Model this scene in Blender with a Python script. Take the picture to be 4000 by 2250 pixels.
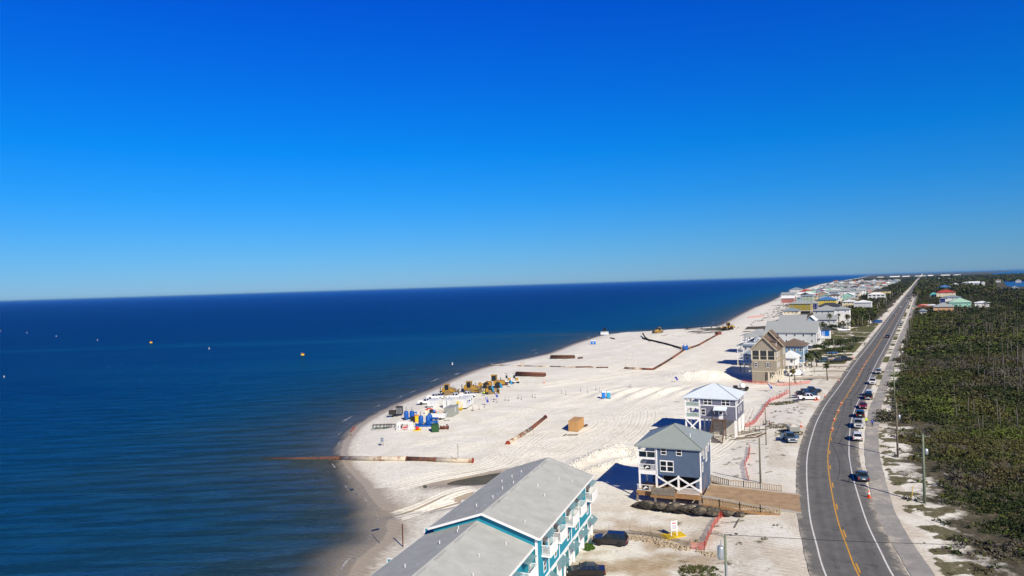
import bpy, bmesh, math, random
import numpy as np
from mathutils import Matrix, Vector
for o in list(bpy.data.objects): bpy.data.objects.remove(o)
random.seed(7); RNG = np.random.default_rng(7)
SC = bpy.context.scene; COL = SC.collection
# ------------------------------------------------------------------ camera
CAM_H = 37.0; FPX = 2750.0; ROLL = math.radians(1.77); PITCH = math.atan(10/2750)
cr, sr, cp, sp = math.cos(ROLL), math.sin(ROLL), math.cos(PITCH), math.sin(PITCH)
RT = Vector((cr, 0, -sr)); FW = Vector((-sp*sr, cp, -sp*cr)); UP = Vector((cp*sr, sp, cp*cr))
cam = bpy.data.cameras.new('camera'); cam.sensor_width = 36; cam.sensor_fit = 'HORIZONTAL'
cam.lens = 36*FPX/4000; cam.clip_start = 1; cam.clip_end = 250000
camo = bpy.data.objects.new('camera', cam); COL.objects.link(camo)
m = Matrix.Identity(4)
for i in range(3):
    m[i][0] = RT[i]; m[i][1] = UP[i]; m[i][2] = -FW[i]
m[2][3] = CAM_H
camo.matrix_world = m; SC.camera = camo
# ------------------------------------------------------------------ sky, sun, exposure
SUN_EL = math.radians(35.5); SUN_AZ = math.radians(25)          # azimuth: to the right of straight behind the camera
sun_dir = Vector((math.sin(SUN_AZ)*math.cos(SUN_EL), -math.cos(SUN_AZ)*math.cos(SUN_EL), math.sin(SUN_EL)))
world = bpy.data.worlds.new('World'); SC.world = world; world.use_nodes = True
nt = world.node_tree; nt.nodes.clear()
sky = nt.nodes.new('ShaderNodeTexSky'); sky.sky_type = 'NISHITA'; sky.sun_disc = False
sky.sun_elevation = SUN_EL; sky.sun_rotation = math.atan2(sun_dir.x, sun_dir.y)
sky.altitude = 0; sky.air_density = 1.15; sky.dust_density = 0.0; sky.ozone_density = 4.5
geo = nt.nodes.new('ShaderNodeTexCoord'); sep = nt.nodes.new('ShaderNodeSeparateXYZ'); nt.links.new(geo.outputs['Generated'], sep.inputs[0])
tint = nt.nodes.new('ShaderNodeValToRGB')          # clear, deeply saturated winter sky: the same all round, by elevation only
el = tint.color_ramp.elements
el[0].position = 0.0; el[0].color = (.135, .27, .575, 1); el[1].position = 1.0; el[1].color = (.022, .058, .18, 1)
for p_, c_ in ((.06, (.088, .272, .555)), (.12, (.036, .275, .59)), (.185, (.007, .272, .63)), (.376, (.004, .190, .74)), (.6, (.009, .10, .36))):
    e_ = el.new(p_); e_.color = (*c_, 1)
nt.links.new(sep.outputs['Z'], tint.inputs['Fac'])
hs = nt.nodes.new('ShaderNodeMixRGB'); hs.blend_type = 'MULTIPLY'; hs.inputs['Fac'].default_value = 1
bg = nt.nodes.new('ShaderNodeBackground'); bg.inputs['Strength'].default_value = 0.15
wo = nt.nodes.new('ShaderNodeOutputWorld')
nt.links.new(sky.outputs[0], hs.inputs['Color1']); nt.links.new(tint.outputs[0], hs.inputs['Color2']); nt.links.new(hs.outputs[0], bg.inputs['Color']); nt.links.new(bg.outputs[0], wo.inputs['Surface'])
sl = bpy.data.lights.new('sun', 'SUN'); sl.energy = 5.0; sl.angle = math.radians(0.53); sl.color = (1.0, 0.90, 0.73)
so = bpy.data.objects.new('sun', sl); COL.objects.link(so)
so.rotation_euler = sun_dir.to_track_quat('Z', 'Y').to_euler()
vs = SC.view_settings; vs.view_transform = 'Standard'; vs.look = 'None'; vs.exposure = 0.32; vs.gamma = 1.0; vs.use_curve_mapping = False
SC.render.engine = 'CYCLES'
# ------------------------------------------------------------------ helpers: photo rays to ground points
def P(u, v, z=0.0):
    d = RT*((u-2000)/FPX) + UP*(-(v-1125)/FPX) + FW
    t = (z-CAM_H)/d.z
    return d.x*t, d.y*t
def lerp(a, b, t): return a+(b-a)*t
def sstep(a, b, x):
    t = np.clip((x-a)/(b-a), 0, 1); return t*t*(3-2*t)
def hash2(ix, iy, s=0):
    n = (ix*374761393 + iy*668265263 + s*974634777) & 0x7fffffff
    n = ((n ^ (n >> 13))*1274126177) & 0x7fffffff
    n = n ^ (n >> 16)
    return (n & 0xffff)/65535.0
def vnoise(x, y, s=0):
    x = np.asarray(x, float); y = np.asarray(y, float)
    ix = np.floor(x).astype(np.int64); iy = np.floor(y).astype(np.int64); fx = x-ix; fy = y-iy
    fx = fx*fx*(3-2*fx); fy = fy*fy*(3-2*fy)
    a = hash2(ix, iy, s); b = hash2(ix+1, iy, s); c = hash2(ix, iy+1, s); d = hash2(ix+1, iy+1, s)
    return (a+(b-a)*fx)*(1-fy) + (c+(d-c)*fx)*fy
def fbm(x, y, s=0, o=4):
    r = 0; a = .5; f = 1.0
    for i in range(o): r = r + a*vnoise(x*f, y*f, s+i); a *= .5; f *= 2.03
    return r
def catmull(pts, n=8):
    pts = [tuple(p) for p in pts]; out = []
    for i in range(len(pts)-1):
        p0 = pts[max(i-1, 0)]; p1 = pts[i]; p2 = pts[i+1]; p3 = pts[min(i+2, len(pts)-1)]
        for k in range(n):
            t = k/n
            out.append(tuple(0.5*((2*b)+(-a+c)*t+(2*a-5*b+4*c-d)*t*t+(-a+3*b-3*c+d)*t**3) for a, b, c, d in zip(p0, p1, p2, p3)))
    out.append(pts[-1]); return out
# ------------------------------------------------------------------ materials
def newmat(name):
    m = bpy.data.materials.new(name); m.use_nodes = True
    nt = m.node_tree; b = nt.nodes['Principled BSDF']
    return m, nt, b
def ramp(nt, stops):
    r = nt.nodes.new('ShaderNodeValToRGB'); e = r.color_ramp.elements
    e[0].position = stops[0][0]; e[0].color = (*stops[0][1], 1); e[1].position = stops[-1][0]; e[1].color = (*stops[-1][1], 1)
    for p, c in stops[1:-1]:
        n = e.new(p); n.color = (*c, 1)
    return r
MATS = {}
def M(name, col, rough=.7, var=.12, scale=1.5, bump=0.0, bscale=12, metal=0.0, spec=.35, grain=None, pitch=.16, gdepth=.02, rust=None, coat=0.0):
    """plain procedural paint / wood / metal: base colour broken up by noise, optional lap or seam relief along an axis, optional rust patches"""
    if name in MATS: return MATS[name]
    m, nt, b = newmat(name); L = nt.links.new
    tc = nt.nodes.new('ShaderNodeTexCoord')
    n = nt.nodes.new('ShaderNodeTexNoise'); n.inputs['Scale'].default_value = scale; n.inputs['Detail'].default_value = 5; n.inputs['Roughness'].default_value = .65
    L(tc.outputs['Object'], n.inputs['Vector'])
    r = ramp(nt, [(.3, tuple(c*(1-var) for c in col)), (.7, tuple(min(1, c*(1+var*.6)) for c in col))])
    L(n.outputs['Fac'], r.inputs['Fac']); out = r.outputs['Color']
    if rust:
        n2 = nt.nodes.new('ShaderNodeTexNoise'); n2.inputs['Scale'].default_value = rust[1]; n2.inputs['Detail'].default_value = 7
        L(tc.outputs['Object'], n2.inputs['Vector'])
        r2 = ramp(nt, [(rust[2]-.06, (0, 0, 0)), (rust[2]+.06, (1, 1, 1))]); L(n2.outputs['Fac'], r2.inputs['Fac'])
        mx = nt.nodes.new('ShaderNodeMixRGB'); L(r2.outputs['Color'], mx.inputs['Fac']); L(out, mx.inputs['Color1']); mx.inputs['Color2'].default_value = (*rust[0], 1)
        out = mx.outputs['Color']
    L(out, b.inputs['Base Color'])
    b.inputs['Roughness'].default_value = rough; b.inputs['Metallic'].default_value = metal
    b.inputs['Specular IOR Level'].default_value = spec; b.inputs['Coat Weight'].default_value = coat
    nrm = None
    if grain:
        sx = nt.nodes.new('ShaderNodeSeparateXYZ'); L(tc.outputs['Object'], sx.inputs[0])
        d = nt.nodes.new('ShaderNodeMath'); d.operation = 'DIVIDE'; L(sx.outputs[grain], d.inputs[0]); d.inputs[1].default_value = pitch
        fr = nt.nodes.new('ShaderNodeMath'); fr.operation = 'FRACT'; L(d.outputs[0], fr.inputs[0])
        bp = nt.nodes.new('ShaderNodeBump'); bp.inputs['Distance'].default_value = gdepth; bp.inputs['Strength'].default_value = 1; L(fr.outputs[0], bp.inputs['Height']); nrm = bp
    if bump:
        n3 = nt.nodes.new('ShaderNodeTexNoise'); n3.inputs['Scale'].default_value = bscale; n3.inputs['Detail'].default_value = 4; L(tc.outputs['Object'], n3.inputs['Vector'])
        bp = nt.nodes.new('ShaderNodeBump'); bp.inputs['Distance'].default_value = bump; L(n3.outputs['Fac'], bp.inputs['Height'])
        if nrm: L(nrm.outputs[0], bp.inputs['Normal'])
        nrm = bp
    if nrm: L(nrm.outputs[0], b.inputs['Normal'])
    MATS[name] = m; return m
M('white', (.78, .78, .77), .55, .06); M('glass', (.012, .018, .026), .08, .3, spec=.6); M('dark', (.012, .012, .014), .6, .2)
M('tyre', (.014, .014, .015), .85, .2); M('rim', (.35, .36, .38), .35, .1, metal=.7); M('steel', (.25, .26, .27), .45, .2, metal=.5)
M('teal', (.012, .235, .33), .65, .10, .6, grain='Y', pitch=.2, gdepth=.012); M('teal_x', (.012, .235, .33), .65, .10, .6, grain='X', pitch=.2, gdepth=.012)
M('teal_door', (.01, .16, .17), .5, .1); M('awning', (.17, .30, .33), .5, .15)
M('shingle_grey', (.41, .425, .405), .9, .15, .55, bump=.02, bscale=14, grain='Y', pitch=.28, gdepth=.012)
M('navy_siding', (.082, .122, .195), .7, .1, .7, grain='Z', pitch=.18, gdepth=.018)
M('plum_siding', (.14, .145, .20), .7, .1, .7, grain='Z', pitch=.18, gdepth=.018)
M('metal_green_grey', (.27, .31, .295), .45, .06, .8, grain='X', pitch=.45, gdepth=.02, spec=.4)
M('metal_white', (.62, .70, .76), .5, .05, .8, grain='X', pitch=.45, gdepth=.02, spec=.3)
M('deck_wood', (.30, .17, .075), .75, .25, 2.0); M('grey_wood', (.22, .19, .155), .8, .3, 2.2); M('brown_wood', (.10, .062, .04), .8, .3, 2.0); M('tan_rail', (.33, .235, .14), .75, .2, 2)
M('pole_wood', (.155, .135, .10), .85, .3, 1.2); M('pole_green', (.16, .19, .13), .85, .25, 1.2)
M('boulder', (.075, .066, .055), .95, .5, 1.4, bump=.25, bscale=2.6, rust=((.17, .14, .095), 1.7, .56)); M('stone', (.38, .31, .22), .9, .35, .9)
M('rust_pipe', (.12, .05, .03), .85, .35, .9, rust=((.05, .03, .025), 1.3, .55)); M('pale_pipe', (.50, .44, .35), .8, .25, .5, rust=((.20, .085, .04), .45, .56))
M('red_flange', (.28, .035, .02), .7, .3); M('rust_red', (.16, .055, .035), .85, .3); M('black_pipe', (.028, .025, .022), .8, .4)
M('cat_yellow', (.42, .235, .02), .6, .22, 1.6, rust=((.22, .15, .075), 1.8, .57)); M('mud_track', (.20, .15, .085), .9, .35, 2); M('cab_black', (.018, .018, .018), .5, .2)
M('tan_box', (.46, .27, .105), .6, .08, .8); M('tan_box_dark', (.33, .18, .06), .6, .1); M('grey_box', (.29, .31, .285), .6, .1); M('white_box', (.62, .64, .65), .55, .07); M('cream', (.66, .6, .47), .7, .1)
M('pump_blue', (.006, .085, .36), .5, .18); M('potty_blue', (.01, .16, .56), .5, .08); M('potty_teal', (.02, .28, .48), .5, .08); M('green_box', (.015, .07, .02), .6, .2)
M('orange', (.80, .09, .015), .6, .1); M('red', (.60, .02, .015), .5, .1); M('yellow', (.70, .48, .015), .5, .1); M('hiviz', (.55, .75, .02), .7, .1); M('denim', (.03, .05, .10), .8, .1)
M('skin', (.45, .26, .18), .6, .05); M('blue_cloth', (.02, .09, .40), .7, .1); M('flag_navy', (.016, .035, .30), .7, .1); M('flag_teal', (.015, .22, .42), .7, .12)
M('concrete', (.42, .40, .36), .85, .12, .8); M('silver', (.48, .5, .52), .35, .1, metal=.4); M('galv', (.40, .44, .46), .4, .1, metal=.5)
# ------------------------------------------------------------------ helpers: meshes and things
class MB:
    def __init__(s): s.v = []; s.f = []
    def quad(s, *p):
        n = len(s.v); s.v += [tuple(q) for q in p]; s.f.append(tuple(range(n, n+len(p)))); return s
    def hexa(s, p):        # 8 points: bottom ring 4, top ring 4
        n = len(s.v); s.v += [tuple(q) for q in p]
        s.f += [(n+3, n+2, n+1, n), (n+4, n+5, n+6, n+7)] + [(n+i, n+(i+1) % 4, n+4+(i+1) % 4, n+4+i) for i in range(4)]; return s
    def box(s, x0, x1, y0, y1, z0, z1):
        return s.hexa([(x0, y0, z0), (x1, y0, z0), (x1, y1, z0), (x0, y1, z0), (x0, y0, z1), (x1, y0, z1), (x1, y1, z1), (x0, y1, z1)])
    def bc(s, cx, cy, cz, sx, sy, sz): return s.box(cx-sx/2, cx+sx/2, cy-sy/2, cy+sy/2, cz-sz/2, cz+sz/2)
    def taper(s, cx, cy, z0, z1, sx0, sy0, sx1, sy1, dx=0, dy=0):
        a = [(-1, -1), (1, -1), (1, 1), (-1, 1)]
        return s.hexa([(cx+i*sx0/2, cy+j*sy0/2, z0) for i, j in a]+[(cx+dx+i*sx1/2, cy+dy+j*sy1/2, z1) for i, j in a])
    def prism(s, prof, y0, y1, ax='y'):      # profile in (a,z), extruded along ax
        k = len(prof); n = len(s.v)
        for y in (y0, y1):
            for a, z in prof: s.v.append((a, y, z) if ax == 'y' else (y, a, z))
        s.f += [tuple(range(n, n+k)), tuple(range(n+2*k-1, n+k-1, -1))] + [(n+(i+1) % k, n+i, n+k+i, n+k+(i+1) % k) for i in range(k)]; return s
    def beam(s, p, q, w, h=None):
        h = h or w; p = Vector(p); q = Vector(q); d = (q-p).normalized()
        side = d.cross(Vector((0, 0, 1)))
        side = Vector((1, 0, 0)) if side.length < 1e-3 else side.normalized()
        up = side.cross(d).normalized(); a = side*w/2; b = up*h/2
        return s.hexa([p-a-b, p+a-b, p+a+b, p-a+b, q-a-b, q+a-b, q+a+b, q-a+b])
    def cyl(s, p, q, r0, r1=None, n=10, cap=True):
        r1 = r0 if r1 is None else r1; p = Vector(p); q = Vector(q); d = (q-p).normalized()
        a = d.orthogonal().normalized(); b = d.cross(a); k = len(s.v)
        for c, r in ((p, r0), (q, r1)):
            for i in range(n):
                t = 2*math.pi*i/n; s.v.append(tuple(c+a*r*math.cos(t)+b*r*math.sin(t)))
        s.f += [(k+i, k+(i+1) % n, k+n+(i+1) % n, k+n+i) for i in range(n)]
        if cap: s.f += [tuple(range(k+n-1, k-1, -1)), tuple(range(k+n, k+2*n))]
        return s
    def tube(s, pts, r, n=8):
        pts = [Vector(p) for p in pts]; k = len(s.v); rs = r if isinstance(r, (list, tuple)) else [r]*len(pts)
        ref = None
        for i, p in enumerate(pts):
            d = (pts[min(i+1, len(pts)-1)]-pts[max(i-1, 0)]).normalized()
            if ref is None: ref = d.orthogonal().normalized()
            a = (ref-d*ref.dot(d)).normalized(); ref = a; b = d.cross(a)
            for j in range(n):
                t = 2*math.pi*j/n; s.v.append(tuple(p+a*rs[i]*math.cos(t)+b*rs[i]*math.sin(t)))
        for i in range(len(pts)-1):
            s.f += [(k+i*n+j, k+i*n+(j+1) % n, k+(i+1)*n+(j+1) % n, k+(i+1)*n+j) for j in range(n)]
        e = k+(len(pts)-1)*n; s.f += [tuple(range(k+n-1, k-1, -1)), tuple(range(e, e+n))]; return s
    def lathe(s, prof, cx=0, cy=0, n=14):    # profile (r,z)
        k = len(s.v)
        for r, z in prof:
            for j in range(n): t = 2*math.pi*j/n; s.v.append((cx+r*math.cos(t), cy+r*math.sin(t), z))
        for i in range(len(prof)-1):
            s.f += [(k+i*n+j, k+i*n+(j+1) % n, k+(i+1)*n+(j+1) % n, k+(i+1)*n+j) for j in range(n)]
        e = k+(len(prof)-1)*n; s.f += [tuple(range(k+n-1, k-1, -1)), tuple(range(e, e+n))]; return s
    def mesh(s, name, mat, smooth=False, bevel=0):
        me = bpy.data.meshes.new(name); me.from_pydata(s.v, [], s.f)
        bm = bmesh.new(); bm.from_mesh(me); bmesh.ops.recalc_face_normals(bm, faces=bm.faces)
        if bevel: bmesh.ops.bevel(bm, geom=[e for e in bm.edges if e.is_manifold and e.calc_face_angle(0) > .5], offset=bevel, segments=2, affect='EDGES', clamp_overlap=True)
        bm.to_mesh(me); bm.free()
        if mat: me.materials.append(MATS[mat] if isinstance(mat, str) else mat)
        if smooth: me.polygons.foreach_set('use_smooth', [True]*len(me.polygons))
        return me
    def build(s, name, mat, parent=None, smooth=False, bevel=0, loc=(0, 0, 0), rz=0):
        return obj(name, s.mesh(name, mat, smooth, bevel), parent, loc, rz)
def obj(name, me, parent=None, loc=(0, 0, 0), rz=0, scale=None):
    o = bpy.data.objects.new(name, me); COL.objects.link(o); o.location = loc; o.rotation_euler = (0, 0, rz)
    if scale: o.scale = scale
    if parent: o.parent = parent
    return o
def tag(o, label, cat, group=None):
    o['label'] = label; o['category'] = cat
    if group: o['group'] = group
    return o
def thing(name, label, cat, loc=(0, 0, 0), rz=0, group=None):
    o = bpy.data.objects.new(name, None); o.empty_display_size = .3; COL.objects.link(o)
    o.location = loc; o.rotation_euler = (0, 0, rz); return tag(o, label, cat, group)
def copy_tree(o, parent=None):
    c = o.copy(); COL.objects.link(c); c.parent = parent
    for ch in list(o.children): copy_tree(ch, c)
    return c
def struct(o, kind='structure'): o['kind'] = kind; return o
def npmesh(name, V, Fa, mat, smooth=False, k=4):
    """V (n,3) array, Fa (m,k) index array"""
    me = bpy.data.meshes.new(name); n = len(V); mcount = len(Fa)
    me.vertices.add(n); me.vertices.foreach_set('co', np.asarray(V, np.float32).ravel())
    me.loops.add(mcount*k); me.loops.foreach_set('vertex_index', np.asarray(Fa, np.int32).ravel())
    me.polygons.add(mcount); me.polygons.foreach_set('loop_start', np.arange(0, mcount*k, k, dtype=np.int32)); me.polygons.foreach_set('loop_total', np.full(mcount, k, np.int32))
    if smooth: me.polygons.foreach_set('use_smooth', np.ones(mcount, bool))
    me.update(calc_edges=True)
    if mat: me.materials.append(mat)
    return me
def R(d): return math.radians(d)
# ================================================================== terrain functions
SEA = -1.2
SH = [(1300,2420),(1350,2260),(1365,2217),(1407,2170),(1454,2133),(1486,2110),(1505,2068),(1500,2026),(1482,1989),(1454,1961),(1412,1896),(1384,1868),(1345,1828),(1328,1795),
      (1325,1768),(1337,1728),(1366,1688),(1405,1655),(1460,1622),(1537,1584),(1615,1550),(1692,1518),(1786,1475),(1863,1444),(1941,1422),(2050,1402),(2143,1382),(2236,1345),(2329,1315),
      (2383,1303),(2484,1300),(2562,1293),(2702,1282),(2810,1273),(2873,1238),(2942,1203),(2997,1183),(3051,1157)]
shore = [(-18.5, 20), (-19.5, 55)] + [P(u, v, SEA) for u, v in SH] + [(640, 1620), (1400, 3200), (4300, 8700), (25500, 50000), (62000, 120000)]
sy = np.array([p[1] for p in shore]); sx_ = np.array([p[0] for p in shore])
keep = np.concatenate([[True], np.diff(np.maximum.accumulate(sy)) > .01]); sy = sy[keep]; sx_ = sx_[keep]
def shore_d(x, y):
    S = np.interp(y, sy, sx_); e = np.maximum(2.0, y*.012)
    g = (np.interp(y+e, sy, sx_)-np.interp(y-e, sy, sx_))/(2*e)
    return (x-S)/np.sqrt(1+g*g)
RZ = 1.2
RD_PX = [(3357,2250),(3311,2137),(3277,2043),(3257,1955),(3241,1862),(3235,1790),(3240,1733),(3254,1660),(3269,1619),(3285,1583),(3311,1541),(3336,1500),(3382,1419),(3436,1337),(3483,1261)]
rp = [P(u, v, RZ) for u, v in RD_PX]
dx0, dy0 = rp[0][0]-rp[1][0], rp[0][1]-rp[1][1]
rp = [(rp[0][0]+dx0*2.9, rp[0][1]+dy0*4.2), (rp[0][0]+dx0*1.25, rp[0][1]+dy0*1.6)] + rp
RDIR = (.5045, .8634)
rp += [(rp[-1][0]+RDIR[0]*t, rp[-1][1]+RDIR[1]*t) for t in (120, 400, 900, 1800, 3600, 5200)]
ROAD = catmull(rp, 8)
RA = np.array(ROAD)
def road_s(x, y):
    """signed distance to the road's centre line, positive on the bay side"""
    x = np.asarray(x, float); y = np.asarray(y, float); best = np.full(x.shape, 1e9); sg = np.ones(x.shape)
    A = RA[::2] if len(RA) % 2 else np.vstack([RA[::2], RA[-1:]])
    for i in range(len(A)-1):
        a = A[i]; b = A[i+1]; d = b-a; L2 = d@d
        t = ((x-a[0])*d[0]+(y-a[1])*d[1])/L2
        t = np.clip(t, 0 if i else -50, 1 if i < len(A)-2 else 1e4)
        px = x-a[0]-t*d[0]; py = y-a[1]-t*d[1]; q = np.hypot(px, py)
        w = q < best; best = np.where(w, q, best); sg = np.where(w, np.sign(px*d[1]-py*d[0]), sg)
    return best*sg
def bump_(x, y, cx, cy, rx, ry, ang=0):
    c, s = math.cos(ang), math.sin(ang); u = ((x-cx)*c+(y-cy)*s)/rx; v = (-(x-cx)*s+(y-cy)*c)/ry
    return np.exp(-(u*u+v*v)), u, v
PILE = P(2745, 1478); FAN = P(2520, 1535)
WIND = [[P(2225, 1838), P(2290, 1800), P(2350, 1772), P(2420, 1752)], [P(2300, 1850), P(2380, 1822), P(2440, 1802), P(2490, 1800)], [P(2400, 1775), P(2460, 1768), P(2490, 1780)]]
POOLS = [(P(1850, 1875), 6.5, 2.4, R(14)), (P(1925, 1860), 6, 3.2, R(25)), (P(1700, 1968), 7.5, 1.5, R(10)), (P(1790, 1945), 5.5, 2.0, R(16))]
def gz(x, y, full=False):
    x = np.asarray(x, float); y = np.asarray(y, float)
    d = shore_d(x, y); s = road_s(x, y)
    z = np.where(d > 0, SEA+1.2*sstep(0, 15, d), np.maximum(SEA+d*.07, SEA-4))
    z = z+1.0*sstep(250, 300, y)*sstep(18, 50, d)
    onroad = np.where(s < 0, 1-sstep(6.5, 24, -s), 1-.35*sstep(12, 40, s))
    z = z+(RZ-z)*onroad*(d > 0)
    rough = sstep(4, 16, d)*(1-np.clip(onroad*1.6, 0, 1))*sstep(3000, 300, y)*(1-.75*sstep(265, 310, y)*sstep(40, 70, d))
    z = z+rough*((fbm(x/11, y/11, 3)-.47)*.55+(fbm(x/3.1, y/3.1, 9, 3)-.45)*.16)
    z = z+np.where((s > 11) & (y < 1500), sstep(11, 22, s)*(fbm(x/9, y/9, 5)-.4)*1.3, 0)
    g, u, v = bump_(x, y, *PILE, 12, 6.5, R(-8)); z = z+g*3.1*(.72+.55*fbm(x/2.2, y/3.5, 21, 4))
    g, u, v = bump_(x, y, *FAN, 17, 11, R(15)); z = z+g*(.9+.55*np.sin((x*.8-y*.52)*1.15+2*fbm(x/6, y/6, 31)))*rough
    for wl in WIND:
        best = np.full(x.shape, 1e9)
        for a, b in zip(wl[:-1], wl[1:]):
            dx, dy = b[0]-a[0], b[1]-a[1]; t = np.clip(((x-a[0])*dx+(y-a[1])*dy)/(dx*dx+dy*dy), 0, 1)
            best = np.minimum(best, np.hypot(x-a[0]-t*dx, y-a[1]-t*dy))
        z = z+np.exp(-(best/1.9)**2)*(.3+1.15*fbm(x/1.1, y/1.1, 41, 3))
    for (c, rx, ry, a) in POOLS:
        g, u, v = bump_(x, y, *c, rx, ry, a); z = z-g*.62
    if full: return z, d, s
    return z
# ------------------------------------------------------------------ ground sheet (columns follow the coast)
def lines(a, b, step, gl, gr, lo, hi):
    c = list(np.arange(a, b, step)); s = step
    x = c[-1]
    while x < hi: s *= gr; x += s; c.append(x)
    s = step; x = c[0]; L = []
    while x > lo: s *= gl; x -= s; L.append(x)
    return np.array(L[::-1]+c)
cols = lines(-72, 132, .8, 1.055, 1.055, -90000, 60000); rows = lines(58, 300, .75, 1.25, 1.042, 5, 120000)
def shear(y): return np.where(y > 250, .5843*(y-250), 0)
CX, RY = np.meshgrid(cols, rows); GX = CX+shear(RY); GYY = RY
GZ, GD, GS = gz(GX, GYY, True)
nr, nc = GX.shape
idx = np.arange(nr*nc).reshape(nr, nc)
F4 = np.stack([idx[:-1, :-1], idx[:-1, 1:], idx[1:, 1:], idx[1:, :-1]], -1).reshape(-1, 4)
landf = (GD.ravel()[F4] > -60).any(1)
wet = np.exp(-np.maximum(GD-1, 0)/np.where(GYY < 135, 2.7, 1.2)); wet *= .6+.6*fbm(GX/5, GYY/5, 61)
for (c, rx, ry, a) in POOLS: wet = np.maximum(wet, bump_(GX, GYY, *c, rx*1.35, ry*1.6, a)[0]*1.25*(.6+.6*fbm(GX/3, GYY/3, 15)))
nz = fbm(GX/7, GYY/7, 71)
veg = np.where(GS > 0, .72*sstep(9, 24, GS+(nz-.5)*14), 0)
veg = np.where((GS > 0) & (GYY > 280), sstep(10, 12, GS+(nz-.5)*4), veg)
veg = np.where((GS < 0) & (GYY > 380), sstep(9, 13, -GS+(nz-.5)*8)*sstep(45, 60, GD+(nz-.5)*30)*sstep(450, 560, GYY+(nz-.5)*160), veg)
lawn = ((GS < -7.5)*(GYY > 285)*(GYY < 520)*sstep(130, 140, GD)*(GS > -62)).astype(float)*sstep(.42, .5, nz+.1)
lawn = np.maximum(lawn, np.where((GS > 5.6) & (GS < 7.6) & (GYY > 190), .8*sstep(.38, .5, nz), 0))
duneg = np.where((GS < -20) & (GYY > 520), sstep(28, 50, GD+(nz-.5)*40)*.75, 0)
LOT = P(2420, 2180)
gg, u_, v_ = bump_(GX, GYY, *LOT, 15, 17, 0); dirt = np.clip(gg*1.5, 0, 1)*sstep(.36, .6, fbm(GX/4, GYY/4, 81))*(GD > 18)
dirt = np.maximum(dirt, np.where((np.abs(GS) > 5.3) & (np.abs(GS) < 11), .45*sstep(.3, .6, fbm(GX/3, GYY/9, 86)), 0))
sparse = np.where((GS < -7) & (GS > -24) & (GYY < 260), sstep(.5, .72, fbm(GX/2.2, GYY/2.2, 91))*.42, 0)
sparse = np.maximum(sparse, np.where((GS > 9.5) & (GS < 22) & (GYY < 300), sstep(.46, .6, fbm(GX/3.2, GYY/2.2, 95))*.75, 0)); sparse = np.maximum(sparse, duneg*sstep(.4, .55, fbm(GX/6, GYY/6, 99)))
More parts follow.
